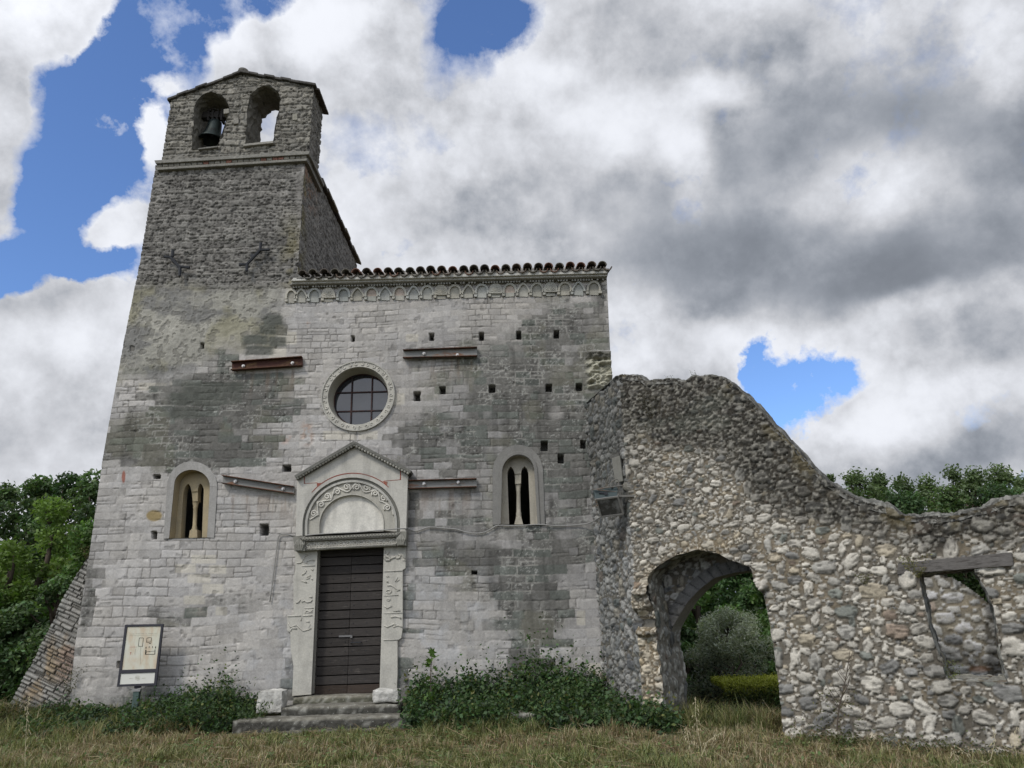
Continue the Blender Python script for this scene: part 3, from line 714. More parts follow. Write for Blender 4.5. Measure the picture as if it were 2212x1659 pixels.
# coping of stone slabs and edge tiles
b = MB(); rg = random.Random(11)
def slope(p0, p1, n, ys):
    for i in range(n):
        t0, t1 = i/n, (i+1)/n+.03
        x0, z0 = lerp(p0[0], p1[0], t0), lerp(p0[1], p1[1], t0); x1, z1 = lerp(p0[0], p1[0], t1), lerp(p0[1], p1[1], t1)
        up = .012*(i % 2)+rg.uniform(0, .008); g = rg.uniform(.055, .085); yo = rg.uniform(-.015, .015); th = .055
        b.hexa([(x0, ys[0]+yo, z0+up), (x1, ys[0]+yo, z1+up), (x1, ys[1]+yo, z1+up), (x0, ys[1]+yo, z0+up), (x0, ys[0]+yo, z0+up+th), (x1, ys[0]+yo, z1+up+th), (x1, ys[1]+yo, z1+up+th), (x0, ys[1]+yo, z0+up+th)], (g, g*.95, g*.86))
top = (GB[2][0], GB[2][1]-.005)
slope((GB[1][0]-.06, GB[1][1]-.03), top, 8, (-.05, BG_Y1+.05)); slope((GB[3][0]+.05, GB[3][1]-.02), top, 9, (-.05, BG_Y1+.05))
for k in range(5):       # tile ends along the right-hand eave
    y = .03+k*.16; b.hexa([(GB[3][0]-.02, y, GB[3][1]-.03), (GB[3][0]+.10, y+.02, GB[3][1]-.05-.008*(k % 2)), (GB[3][0]+.10, y+.16, GB[3][1]-.05), (GB[3][0]-.02, y+.16, GB[3][1]-.03), (GB[3][0]-.02, y, GB[3][1]+.02), (GB[3][0]+.10, y+.02, GB[3][1]+.0), (GB[3][0]+.10, y+.16, GB[3][1]+.0), (GB[3][0]-.02, y+.16, GB[3][1]+.02)], (.07, .06, .05))
to_church(b.build('gable_coping', M_ROUGH, bevel=.01))
b = MB(); b.lathe([(.0, -.02), (.09, -.02), (.11, .04), (.10, .09), (.05, .115), (.0, .12)], (top[0], .05, top[1]+.04), 14, 'Z', (.12, .115, .10)); to_church(b.build('gable_finial', M_ROUGH, smooth=True))
# moulded string course with a brick band
def band(name, tl, tr, br_, bl, y0, col, ret=True, mat=M_ROUGH, parts=1, seed=0):
    b = MB(); rg = random.Random(seed); P = W([tl, tr, br_, bl], y0)
    for i in range(parts):
        t0, t1 = i/parts, (i+1)/parts-(.004 if parts > 1 else 0)
        q = [(lerp(P[0][0], P[1][0], t0), lerp(P[0][1], P[1][1], t0)), (lerp(P[0][0], P[1][0], t1), lerp(P[0][1], P[1][1], t1)), (lerp(P[3][0], P[2][0], t1), lerp(P[3][1], P[2][1], t1)), (lerp(P[3][0], P[2][0], t0), lerp(P[3][1], P[2][1], t0))]
        k = rg.uniform(.8, 1.2); c = col if not callable(col) else col(rg)
        b.prism(q, wall, y0+rg.uniform(-.004, .004)*(parts > 1), .0 if not ret else .03, (), tuple(v*k for v in c))
    if ret:
        x0 = -3.89; x1 = P[1][0]; b.box(x0, x1, .034, 1.06, (P[2][1]), P[1][1], col if not callable(col) else col(rg))
    return to_church(b.build(name, mat, bevel=.008))
band('tower_string_course', (333, 346), (669, 326), (667, 333), (336, 353), -.085, (.17, .165, .145))
def brickc(rg): return (.15, .075, .055) if rg.random() < .30 else (.145, .138, .115)
band('tower_brick_band', (338, 353.5), (664, 333.5), (663, 341), (339, 361), -.05, brickc, True, M_ROUGH, 26, 3)
band('tower_string_course', (337, 361.5), (664, 341.5), (662, 347), (339, 367), -.07, (.16, .155, .135))

# ------------------------------------------------------------------ eaves cornice with blind arches, and its tiles
corn = MB()
def P4(a, b_, c, d, y=-.2): return W([a, b_, c, d], y)
corn.prism(P4((634, 600), (1313, 584), (1312, 590), (628, 607)), wall, -.20, .0, (), (.44, .43, .39))
corn.prism(P4((631, 607.3), (1311, 590.3), (1311, 596), (629, 613), -.15), wall, -.15, .0, (), (.42, .41, .375))
corn.prism(P4((626, 613.3), (1309, 596.3), (1309, 598.5), (625, 615.5), -.12), wall, -.12, .0, (), (.24, .232, .215))
cornice = to_church(corn.build('eaves_cornice', M_CARVED, bevel=.008))
b = MB(); rg = random.Random(5)
for i in range(112):
    t = i/112; x = lerp(632, 1307, t); y = lerp(616, 599.2, t)
    if rg.random() < .10: continue
    b.prism(W([(x, y), (x+3.9, y-.1), (x+3.9, y+5.2), (x, y+5.3)], -.075), wall, -.075, .0, (), (.33, .322, .295))
o = b.build('dentil_course', M_CARVED); o.parent = cornice
xs = [195, 265, 343, 425, 515, 597, 680, 760, 845, 928, 1008, 1090, 1170, 1250, 1330, 1412, 1495, 1575, 1655, 1735, 1820, 1900, 1990]
POINT = {1, 5, 7, 9, 13, 17, 21}; SHELL = {3, 11, 15, 19}
rg = random.Random(2)
for i, cx in enumerate(xs):
    x = 553+.36665*cx; t = (x-626)/(1283-626); yt = lerp(622.5, 605.5, t); yb = yt+17+1.5; r = 15.2 if i else 13
    if i == 0: x += 4
    col = lerp(.30, .37, rg.random()); w = rg.uniform(-.02, .03); c3 = (col+w*.6, col, col-.035-w*.7)
    N = 16; tilt = -.0255
    def arc(rx, ry, e):
        out = []
        for k in range(N+1):
            a = math.pi*(1-k/N); c, s_ = math.cos(a), math.sin(a)
            if i in POINT:
                xx = c; s_ = (1-abs(c)**1.55)
            out.append((x+rx*c, yb-ry*s_+tilt*rx*c))
        return out
    o_ = [(x-r-1.2, yb+4+.03*r)]+arc(r, 18.5, 1)+[(x+r+1.2, yb+4-.03*r)]; in_ = [(x-r+4.6, yb+4)]+arc(r-4.2, 13.6, 1)+[(x+r-4.6, yb+4)]
    b = MB(); b.ring(W(o_, -.045), W(in_, -.045), wall, -.045, .0, False, c3)
    b.prism(W([(x-r-1.6, yb+4.3), (x-r+4.8, yb+4.1), (x-r+4.6, yb+9), (x-r-1.2, yb+9.2)], -.066), wall, -.042, .0, (), c3)      # springer block
    if i == 22: b.prism(W([(x+r-4.8, yb+4.0), (x+r+2.6, yb+3.9), (x+r+2.6, yb+9), (x+r-4.6, yb+9)], -.066), wall, -.066, .0, (), c3)
    if i in SHELL:
        b.prism(W(in_, -.05), wall, -.05, .0, (), tuple(v*.97 for v in c3))
        for k in range(7):
            a = math.pi*(k+.5)/7; q = [at_y(x+2.0*math.cos(a), yb+2-1.6*math.sin(a), -.052), at_y(x+9.5*math.cos(a), yb+1-11.5*math.sin(a), -.052)]
            b.tube(q, [.004, .011], 5, True, c3)
    else:
        kf = rg.uniform(.70, .95); b.prism(W(in_, -.012), wall, -.012, .0, (), tuple(v*kf for v in ((.43, .36, .30) if i in (6, 8, 16) else c3)))
    for kf in (rg.uniform(.88, 1.02),):       # facing slab hanging below each arch
        b.prism(W([(x-r+5, yb+4.4), (x+r-5, yb+4.0), (x+r-5, yb+rg.uniform(12, 15)), (x-r+5, yb+13.5)]), wall, -.014, .0, (), tuple(v*kf for v in c3))
    o = b.build('blind_arch', M_CARVED, bevel=.004); o.parent = cornice
b = MB(); rg = random.Random(9)
x0, x1 = at_y(640, 590, -.3)[0], at_y(1313, 575, -.3)[0]+.01
n = 29; sp = (x1-x0)/n; zb = at_y(975, 590, -.30)[2]+.055
def half_tile(cx, z, y0, y1, r0, r1, up, col, rise):
    N = 8; V = []; th = .016
    for (y, r) in ((y0, r0), (y1, r1)):
        zz = z+(y-y0)*rise
        for rr in (r, r-th):
            for k in range(N+1):
                a = math.pi*k/N; V.append((cx+rr*math.cos(a), y, zz+(rr*math.sin(a)*up)))
    m = N+1; F = []
    for k in range(N):
        F += [(k, k+1, 2*m+k+1, 2*m+k), (m+k+1, m+k, 3*m+k, 3*m+k+1), (k+1, k, m+k, m+k+1), (2*m+k, 2*m+k+1, 3*m+k+1, 3*m+k)]
    b.add(V, F, col)
TC = [(.085, .072, .060), (.11, .085, .066), (.13, .07, .05), (.075, .07, .062), (.10, .092, .075)]
for i in range(n):
    cx = x0+(i+.5)*sp
    for row in range(3):
        y = -.265+row*.36+rg.uniform(-.02, .02); zr = zb+row*.36*.28
        half_tile(cx+rg.uniform(-.008, .008), zr+.035+rg.uniform(-.006, .008), y, y+.44, .082, .070, 1, rg.choice(TC), .25)
        if row == 0 or True: half_tile(cx+sp/2+rg.uniform(-.006, .006), zr+.02, y+.03, y+.46, .080, .066, -1, rg.choice(TC), .25)
to_church(b.build('roof_tiles', M_ROUGH, smooth=True))
b = MB(); b.hexa([(x0-.02, -.20, zb-.03), (x1+.02, -.20, zb-.03), (x1+.02, .3, zb-.03), (x0-.02, .3, zb-.03), (x0-.02, -.20, zb-.002), (x1+.02, -.20, zb-.002), (x1+.02, .3, zb+.11), (x0-.02, .3, zb+.11)], (.20, .19, .165)); to_church(b.build('eaves_bedding', M_ROUGH))

# ------------------------------------------------------------------ round window
LIME = (.40, .385, .335)
def ring_pts(c, r, n=72): return circ(c, r, n)
rw = MB()
rw.ring(ring_pts(ROSE_C, .622), ring_pts(ROSE_C, .525), wall, -.028, .0, True, LIME)
rw.ring(ring_pts(ROSE_C, .640), ring_pts(ROSE_C, .618), wall, -.045, .0, True, (.36, .35, .31))
# splayed reveal
n = 72; V = []
for (r, y) in ((.525, -.028), (.515, .02), (.485, .34)):
    for p in circ(ROSE_C, r, n): V.append((p[0], y, p[1]))
rw.add(V, [(k*n+i, k*n+(i+1) % n, (k+1)*n+(i+1) % n, (k+1)*n+i) for k in range(2) for i in range(n)], (.33, .315, .265))
rw.ring(circ(ROSE_C, .56, n), circ(ROSE_C, .484, n), wall, .335, .36, True, (.2, .19, .17))
win = to_church(rw.build('round_window', M_CARVED))
b = MB()
for k in range(34):                         # running vine scroll cut on the ring
    a = 2*math.pi*k/34; cx, cz = ROSE_C[0]+.575*math.cos(a), ROSE_C[1]+.575*math.sin(a); sgn = 1 if k % 2 else -1
    pts = []
    for j in range(14):
        t = j/13; rr = .034*(1-t*.8); aa = a+sgn*(t*5.2+.4); pts.append((cx+rr*math.cos(aa), -.032, cz+rr*math.sin(aa)))
    b.tube(pts, .009, 5, True, (.46, .44, .39))
o = b.build('vine_carving', M_CARVED, smooth=True); o.parent = win
m, T, bs = mat_new('window_glass'); bs.inputs['Base Color'].default_value = (.022, .025, .030, 1); bs.inputs['Roughness'].default_value = .05; bs.inputs['Specular IOR Level'].default_value = .8
oc = T.n('ShaderNodeTexCoord').outputs['Object']; bp = T.n('ShaderNodeBump'); bp.inputs['Strength'].default_value = .05; bp.inputs['Distance'].default_value = .02; T.l(T.noise(oc, 3.2, 2), bp.inputs['Height']); T.l(bp.outputs[0], bs.inputs['Normal'])
M_GLASS = m
b = MB(); b.prism(circ(ROSE_C, .49, 56), wall, .30, .306); o = b.build('glass', M_GLASS); o.parent = win
b = MB(); M_RUST = m_plain('rusted_frame', (.042, .022, .020), .8, 0, .5, 18, (.025, .022, .026))
gx = [at_y(760, 855, .29)[0], at_y(803.5, 855, .29)[0]]; gz = [at_y(779, 847.5, .29)[2], at_y(779, 888, .29)[2]]
for x in gx:
    hgt = math.sqrt(max(0, .487**2-(x-ROSE_C[0])**2)); b.box(x-.011, x+.011, .268, .299, ROSE_C[1]-hgt, ROSE_C[1]+hgt)
for z in gz:
    wd = math.sqrt(max(0, .487**2-(z-ROSE_C[1])**2)); b.box(ROSE_C[0]-wd, ROSE_C[0]+wd, .272, .298, z-.010, z+.010)
b.ring(circ(ROSE_C, .492), circ(ROSE_C, .472), wall, .264, .299, True)
o = b.build('muntins', M_RUST); o.parent = win

# ------------------------------------------------------------------ twin-light windows
def smooth_poly(pts, n=3):
    return pts
def twin_window(opening, outer, hole, impost, column, col_in, col_out, y_in=.20, moulding=None):
    """surround of voussoirs flush with the wall, deep reveal, inner plate pierced by two lights, free column"""
    b = MB(); O = W(opening); U = W(outer); n = len(O); rg = random.Random(len(hole))
    k = 0; segs = [0, 1, 4, 7, 10, 13, 16, 19, n-2, n-1] if n > 20 else list(range(0, n, 3))+[n-1]
    segs = sorted(set([0]+list(range(1, n-1, 3))+[n-2, n-1]))
    for a, c in zip(segs[:-1], segs[1:]):
        q = rg.uniform(.86, 1.1); b.ring(U[a:c+1], O[a:c+1], wall, -.012-rg.uniform(0, .006), .0, False, tuple(v*q for v in col_out))
    # reveal
    V = []; m = len(O)
    for (y, g) in ((-.014, 1.0), (y_in+.01, 1.0)):
        for p in O: V.append((p[0], y, p[1]))
    b.add(V, [(i, (i+1) % m, m+(i+1) % m, m+i) for i in range(m)], col_in)
    w = to_church(b.build('arched_window', M_CARVED))
    b = MB(); Oi = W(opening); H = W(hole, y_in)
    cc = cen(Oi); b.prism(grow(Oi, cc, 1.03), wall, y_in, y_in+.16, [H], col_in)
    o = b.build('tracery_plate', M_CARVED); o.parent = w
    # column
    for nm, (pts, dep) in zip(('impost', 'column_base'), impost):
        b = MB(); b.prism(W(pts, y_in+.02), wall, y_in+.02, y_in+dep, (), col_in); o = b.build(nm, M_CARVED, bevel=.006); o.parent = w
    b = MB(); V = []; prof = []
    for (px, py, hw) in column:
        P = at_y(px, py, y_in+.07); Q = at_y(px+hw, py, y_in+.07); prof.append((P, abs(Q[0]-P[0])))
    N = 14
    for P, r in prof:
        for k in range(N): a = 2*math.pi*k/N; V.append((P[0]+r*math.cos(a), y_in+.08+r*.9*math.sin(a), P[2]))
    F = [(i*N+k, i*N+(k+1) % N, (i+1)*N+(k+1) % N, (i+1)*N+k) for i in range(len(prof)-1) for k in range(N)]
    b.add(V, F, col_in); o = b.build('column', M_CARVED, smooth=True); o.parent = w
    if moulding:
        b = MB(); mo = W(moulding[0]); mi = W(moulding[1]); b.ring(mo, mi, wall, -.035, .0, False, tuple(v*.9 for v in col_out)); o = b.build('moulding', M_CARVED, bevel=.006); o.parent = w
    b = MB(); return w
TAN = (.33, .275, .175)
twin_window([(366, 1163), (377, 1048)]+arch_px((366, 1163), (377, 1048), 1015, (454, 1050), (448, 1161))[2:-2]+[(454, 1050), (448, 1161)],
            [(354, 1164), (362, 1050)]+arch_px((354, 1164), (362, 1050), 997, (470, 1052), (463, 1162))[2:-2]+[(470, 1052), (463, 1162)],
            [(390, 1165), (393, 1110), (396, 1066), (399, 1054), (403, 1047.5), (407, 1045), (411, 1050), (413, 1058), (413.5, 1062), (427, 1061), (427.5, 1056), (430, 1047), (433, 1044), (437, 1048), (440, 1056), (440, 1064), (438, 1110), (436, 1165)],
            [([(413.6, 1060), (427.5, 1060), (427.2, 1083), (416, 1084)], .16), ([(407, 1165), (426, 1164), (426, 1144), (410, 1145)], .2)],
            [(423, 1082, 5.5), (422.5, 1085, 6.8), (422.3, 1088, 6.3), (422, 1094, 4.9), (421.8, 1096, 5.4), (421.6, 1098, 4.4), (421, 1115, 4.3), (420, 1136, 4.3), (420, 1138, 5.6), (420, 1141, 4.8), (419.5, 1143, 6.2), (419.5, 1147, 6.6)],
            TAN, (.30, .29, .27), .20)
twin_window(RWIN, arch_px((1064, 1134), (1064, 1022), 961, (1173, 1020), (1177, 1133)),
            [(1100, 1136), (1098, 1080), (1096, 1024), (1097.5, 1015), (1103, 1008), (1108.5, 1013), (1111, 1020), (1111.5, 1024), (1125.5, 1023), (1126, 1018), (1128, 1012), (1133, 1007), (1139, 1013), (1141.5, 1022), (1144, 1080), (1146, 1136)],
            [([(1112, 1022), (1126, 1022), (1125.5, 1045), (1113, 1046)], .16), ([(1110, 1137), (1131, 1136), (1126, 1116), (1115, 1116)], .2)],
            [(1119.5, 1044, 6.2), (1119.5, 1048, 5.8), (1119.4, 1056, 4.7), (1119.6, 1058, 5.2), (1119.8, 1061, 4.3), (1120, 1085, 4.6), (1120.3, 1106, 4.9), (1120.3, 1108, 6.0), (1120.4, 1112, 5.6), (1120.5, 1118, 6.4)],
            (.33, .305, .25), (.185, .18, .165), .16,
            (arch_px((1078, 1133), (1079, 1021), 976, (1161, 1018), (1167, 1133)), arch_px((1082, 1133), (1085, 1021), 983, (1154, 1018), (1161, 1133))))
# ------------------------------------------------------------------ portal
def c4(x, y): return (589.8+.17777*x, 929+.17777*y)          # readings taken on an enlarged portal
PL = (.40, .385, .335); PG = (.34, .335, .31); DK = (.13, .128, .112)
arch_o = [(372, 1262), (385, 1130)]; 
def arc4(cx, cy, rx, ry, tilt=-.028, n=28, base=None):
    P = []
    for k in range(n+1):
        a = math.pi*(1-k/n); P.append(c4(cx+rx*math.cos(a), cy-ry*math.sin(a)+tilt*rx*math.cos(a)))
    if base is not None: P = [c4(cx-rx, base[0])]+P+[c4(cx+rx, base[1])]
    return P
portal = MB()
ho = arc4(950, 1150, 592, 572, base=(1285, 1235))
body = [c4(275, 1292), c4(290, 600), c4(985, 200), c4(1640, 540), c4(1618, 1232)]
# gabled body cut around the arch: one outline that runs up the outside and back along the arch
outline = [body[0], body[1], body[2], body[3], body[4]]+ho[::-1]
portal.prism(W(outline, -.15), wall, -.15, .0, (), (.42, .405, .36))
po = to_church(portal.build('portal', M_CARVED, bevel=.006))
def child(b, name, mat=M_CARVED, smooth=False, bevel=0.0, parent=po):
    o = b.build(name, mat, smooth=smooth, bevel=bevel); o.parent = parent; return o
b = MB()
R1 = arc4(950, 1150, 592, 572, base=(1285, 1235)); R2 = arc4(950, 1150, 560, 540, base=(1285, 1235)); R3 = arc4(950, 1150, 530, 512, base=(1285, 1235)); R4 = arc4(952, 1150, 398, 372, base=(1262, 1222)); R5 = arc4(952, 1152, 388, 362, base=(1262, 1222))
b.ring(W(R1, -.12), W(R2, -.12), wall, -.115, .0, False, (.15, .148, .128)); b.ring(W(R2, -.12), W(R3, -.12), wall, -.135, .0, False, (.38, .37, .33)); b.ring(W(R3, -.12), W(R4, -.12), wall, -.10, .0, False, (.36, .345, .295))
o = child(b, 'archivolt', bevel=.006)
b = MB(); b.ring(W(R4, -.11), W(R5, -.11), wall, -.115, .0, False, PL); b.prism(W(R5, -.10), wall, -.045, .0, (), (.56, .54, .48)); child(b, 'tympanum', bevel=.004)
b = MB()                               # vine scroll: eleven spirals joined by a wavy stem
SPR = [(497, 1020, 1), (585, 905, -1), (662, 808, -1), (780, 750, -1), (897, 695, 1), (1017, 700, 1), (1137, 700, 1), (1240, 770, 1), (1350, 830, 1), (1388, 945, -1)]
SPR = [(497, 1015), (583, 905), (662, 808), (780, 750), (897, 692), (1017, 697), (1140, 703), (1240, 768), (1347, 830), (1390, 945)]
for i, (x, y) in enumerate(SPR):
    sg = 1 if i % 2 else -1; pts = []
    for j in range(26):
        t = j/25; r = 44*(1-t*.82); a = sg*t*9.5+(2.4 if sg > 0 else .8); q = c4(x+r*math.cos(a), y+r*math.sin(a)); pts.append(at_y(q[0], q[1], -.108))
    b.tube(pts, [.014]*22+[.017]*4, 6, True, (.52, .50, .44))
pts = []
path = [(445, 1085)]
for i, (x, y) in enumerate(SPR):
    vx, vy = x-950, y-1150; L = math.hypot(vx, vy); s_ = 58 if i % 2 else -58
    path.append((x+vx/L*s_, y+vy/L*s_))
path.append((1465, 1040))
for i in range(len(path)-1):
    for j in range(8):
        t = j/8; t = t*t*(3-2*t); pts.append((lerp(path[i][0], path[i+1][0], j/8), lerp(path[i][1], path[i+1][1], t)))
b.tube([at_y(*c4(*p), -.108) for p in pts], .0125, 6, True, (.52, .50, .44))
child(b, 'scroll_carving', smooth=True)
b = MB()
def barpx(a, c, th, y0, y1, col): # thin strip between two photo points
    a = np.array(a); c = np.array(c); d = (c-a)/np.linalg.norm(c-a); n_ = np.array([-d[1], d[0]])*th/2
    b.prism(W([tuple(a+n_), tuple(c+n_), tuple(c-n_), tuple(a-n_)], y0), wall, y0, y1, (), col)
RED = (.22, .062, .042)
a1 = arc4(955, 1150, 640, 632, n=40); a2 = arc4(955, 1150, 632, 620, n=40)
b.ring(W(a1[9:31], -.153), W(a2[9:31], -.153), wall, -.153, -.14, False, RED)
barpx(c4(378, 650), c4(540, 640), .9, -.153, -.14, RED); barpx(c4(380, 560), c4(380, 650), 1.6, -.153, -.14, RED); barpx(c4(1550, 495), c4(1548, 605), 2.2, -.153, -.14, RED); barpx(c4(1345, 618), c4(1548, 603), 1.1, -.153, -.14, RED)
b.prism(W([c4(532, 645), c4(606, 642), c4(560, 675), c4(534, 700)], -.153), wall, -.1533, -.14, (), RED); b.prism(W([c4(1330, 620), c4(1392, 628), c4(1385, 675)], -.153), wall, -.1533, -.14, (), (.26, .10, .07))
child(b, 'brick_inlay')
b = MB()                               # sloping hood moulding with a bead row
def hood(p0, p1, n, off=0.0):
    P0 = np.array(p0); P1 = np.array(p1); d = (P1-P0)/np.linalg.norm(P1-P0); nn = np.array([d[1], -d[0]]); nn = nn if nn[1] < 0 else -nn
    if P0[0] > 760: P0 = P0-d*3.4
    else: P1 = P1+d*3.4
    for (o0, o1, y0, c) in ((3.2, 9.0, -.26, DK), (-2.2, 3.2, -.205, (.075, .073, .064))):
        b.prism(W([tuple(P0+nn*o0), tuple(P1+nn*o0), tuple(P1+nn*o1), tuple(P0+nn*o1)], y0), wall, y0+off, .0, (), c)
    for i in range(n):
        q = P0+(P1-P0)*(i+.5)/n+nn*1.2; c = at_y(q[0], q[1], -.222); r = .030
        b.lathe([(.0, -r), (r*.75, -r*.6), (r, 0), (r*.75, r*.6), (.0, r)], c, 8, 'Z', (.33, .32, .28))
hood(c4(283, 597), c4(985, 187), 21); hood(c4(985, 187), c4(1655, 535), 20, .006)
child(b, 'hood_moulding', M_ROUGH)
# lintel with its two carved bands and leaf brackets
b = MB()
b.prism(W([c4(300, 1302), c4(1560, 1240), c4(1500, 1298), c4(385, 1352)], -.235), wall, -.235, .0, (), (.135, .13, .11))
b.prism(W([c4(385, 1352.5), c4(1498, 1298.5), c4(1498, 1405), c4(385, 1462)], -.17), wall, -.17, .0, (), (.36, .345, .295))
lint = child(b, 'lintel', bevel=.008)
b = MB()
for i in range(30):
    t0 = (i+.1)/30; t1 = (i+.9)/30; tm = (t0+t1)/2
    f = lambda t, v: at_y(*c4(lerp(350, 1515, t), lerp(1305, 1248, t)+v), -.238)
    b.tube([f(t0, 34), f(tm, 8), f(t1, 34)], .012, 5, True, (.27, .262, .225))
for i in range(14):
    x = lerp(420, 1470, i/13); y = lerp(1405, 1352, i/13); b.tube([at_y(*c4(x+34*math.cos(a), y+34*math.sin(a)), -.172) for a in np.linspace(0, 2*math.pi, 15)], .013, 5, False, (.45, .43, .375))
    b.tube([at_y(*c4(x+15*math.cos(a), y+15*math.sin(a)), -.173) for a in np.linspace(0.5, 5.5, 9)], .012, 5, True, (.45, .43, .375))
for i in range(13):
    x = lerp(460, 1430, i/12); y = lerp(1442, 1392, i/12); b.tube([at_y(*c4(x-30, y+6), -.172), at_y(*c4(x, y-8), -.175), at_y(*c4(x+30, y+4), -.172)], .010, 5, True, (.45, .43, .375))
o = child(b, 'lintel_carving', smooth=True, parent=po)
for (xa, xb, ya, yb, yc) in ((244, 392, 1296, 1290, 1470), (1490, 1622, 1236, 1230, 1404)):
    b = MB(); xm = (xa+xb)/2
    b.prism(W([c4(xa, ya), c4(xb, yb), c4(xb-6, yc-2), c4(xa+14, yc)], -.22), wall, -.22, .0, (), (.185, .18, .152))
    for k in range(5):
        s0 = lerp(-.8, .8, k/4); h = (xb-xa)/2*.85
        b.tube([at_y(*c4(xm+s0*h*.55, yc-8), -.225), at_y(*c4(xm+s0*h, lerp(yc, ya, .45)), -.24), at_y(*c4(xm+s0*h*.45, ya+14+abs(s0)*36), -.232)], [.012, .017, .008], 6, True, (.235, .228, .195))
    child(b, 'leaf_bracket', smooth=False, bevel=.006)
# jambs
def d3(x, y): return (589.8+.28876*x, 1142.8+.28876*y)
JY = -.055
rgj = random.Random(8)
def jamb(outer, inner_top, inner_bot, name, rel, yb_=None):
    b = MB(); W_ = W(outer+([inner_top, inner_bot])); b.prism(W_, wall, JY, .0, (), (.41, .395, .345))
    it = at_y(*inner_top); ib = at_y(*inner_bot)
    b.hexa([(ib[0]-.02, JY+.001, ib[2]), (ib[0], JY+.001, ib[2]), (ib[0], .24, ib[2]), (ib[0]-.02, .24, ib[2]), (it[0]-.02, JY+.001, it[2]), (it[0], JY+.001, it[2]), (it[0], .24, it[2]), (it[0]-.02, .24, it[2])] if inner_top[0] < 760 else
           [(ib[0], JY+.001, ib[2]), (ib[0]+.02, JY+.001, ib[2]), (ib[0]+.02, .24, ib[2]), (ib[0], .24, ib[2]), (it[0], JY+.001, it[2]), (it[0]+.02, JY+.001, it[2]), (it[0]+.02, .24, it[2]), (it[0], .24, it[2])], (.37, .355, .31))
    o = child(b, name, bevel=.005)
    b = MB()
    for (pts, r) in rel:
        q = [at_y(*p, JY-.003) for p in pts]; b.tube(q, r, 6, True, (.40, .385, .335))
    o2 = b.build('relief_carving', M_CARVED, smooth=True); o2.parent = po
def jl(x, y): return (611.9+.11548*x, 1179.7+.11548*y)      # enlarged left jamb
def jr(x, y): return (811+.13322*x, 1164.9+.13322*y)        # enlarged right jamb
relL = [([jl(*p) for p in l], r) for l, r in [
    ([(470, 160), (400, 200), (355, 280), (330, 310), (250, 318)], .011), ([(360, 280), (410, 310), (450, 310)], .009), ([(440, 280), (500, 262), (590, 265)], .011), ([(255, 100), (590, 98)], .005),
    ([(350, 372), (590, 366)], .010), ([(430, 450), (410, 500), (350, 540)], .011), ([(400, 430), (410, 490)], .008), ([(440, 580), (500, 548), (490, 600), (430, 610)], .011), ([(340, 645), (440, 684)], .011), ([(510, 600), (548, 630)], .009), ([(520, 430), (560, 440), (540, 460)], .010),
    ([(240, 1060), (280, 1050), (325, 990), (350, 1040), (400, 1020), (440, 1050), (510, 1040), (540, 1000)], .013), ([(485, 945), (540, 960)], .012), ([(400, 1162), (570, 1158)], .007), ([(410, 1240), (450, 1200), (500, 1240), (550, 1190)], .009), ([(400, 1250), (550, 1240)], .006),
    ([(80, 1310), (330, 1305)], .010), ([(360, 1303), (540, 1298)], .010), ([(95, 1430), (130, 1520), (250, 1475), (370, 1590), (480, 1560), (520, 1530)], .010), ([(160, 1530), (250, 1545)], .012), ([(340, 1330), (330, 1400)], .008), ([(430, 1410), (490, 1415)], .010), ([(500, 1460), (470, 1520), (520, 1545)], .009), ([(130, 1590), (160, 1540)], .010)]]
relR = [([jr(*p) for p in l], r) for l, r in [
    ([(160, 210), (215, 215), (165, 255), (150, 300), (175, 340), (230, 340), (235, 300), (200, 285), (170, 270)], .021), ([(240, 320), (290, 295), (330, 285), (350, 310), (390, 300), (405, 260), (370, 240)], .019), ([(400, 225), (440, 265), (490, 330)], .012), ([(440, 340), (500, 340)], .012),
    ([(140, 520), (435, 510)], .010), ([(175, 600), (215, 605)], .010), ([(190, 750), (250, 742), (300, 770), (345, 812), (395, 825)], .013), ([(320, 690), (360, 610)], .008), ([(340, 690), (385, 650)], .008), ([(180, 850), (190, 820), (240, 815), (255, 850), (230, 880), (190, 875), (180, 850)], .011),
    ([(140, 915), (370, 905)], .008), ([(180, 975), (205, 960), (240, 980), (210, 1000), (180, 975)], .010), ([(140, 1080), (200, 1120), (250, 1070)], .010), ([(170, 1120), (270, 1085)], .009), ([(285, 1150), (300, 1162), (400, 1158)], .010), ([(135, 1200), (450, 1193)], .007),
    ([(250, 1262), (330, 1250), (400, 1262), (410, 1290)], .014), ([(140, 1395), (190, 1425), (300, 1375), (330, 1390)], .011), ([(290, 1420), (370, 1395), (440, 1430)], .011), ([(130, 1632), (365, 1630)], .009), ([(180, 700), (200, 670), (205, 705)], .008), ([(340, 840), (400, 815)], .010)]]
jamb([(633, 1503), (636, 1440), (630, 1400), (629, 1366), (622, 1362), (622, 1330), (636, 1328), (636, 1250), (640, 1230), (640, 1190)], d3(340, 157), d3(293, 1236), 'jamb', relL)
jamb([(878, 1181), (877, 1228), (871, 1232), (871, 1356), (868, 1378), (860, 1384), (860, 1457), (858, 1496)][::-1], d3(833, 139), d3(801, 1214), 'jamb', relR)
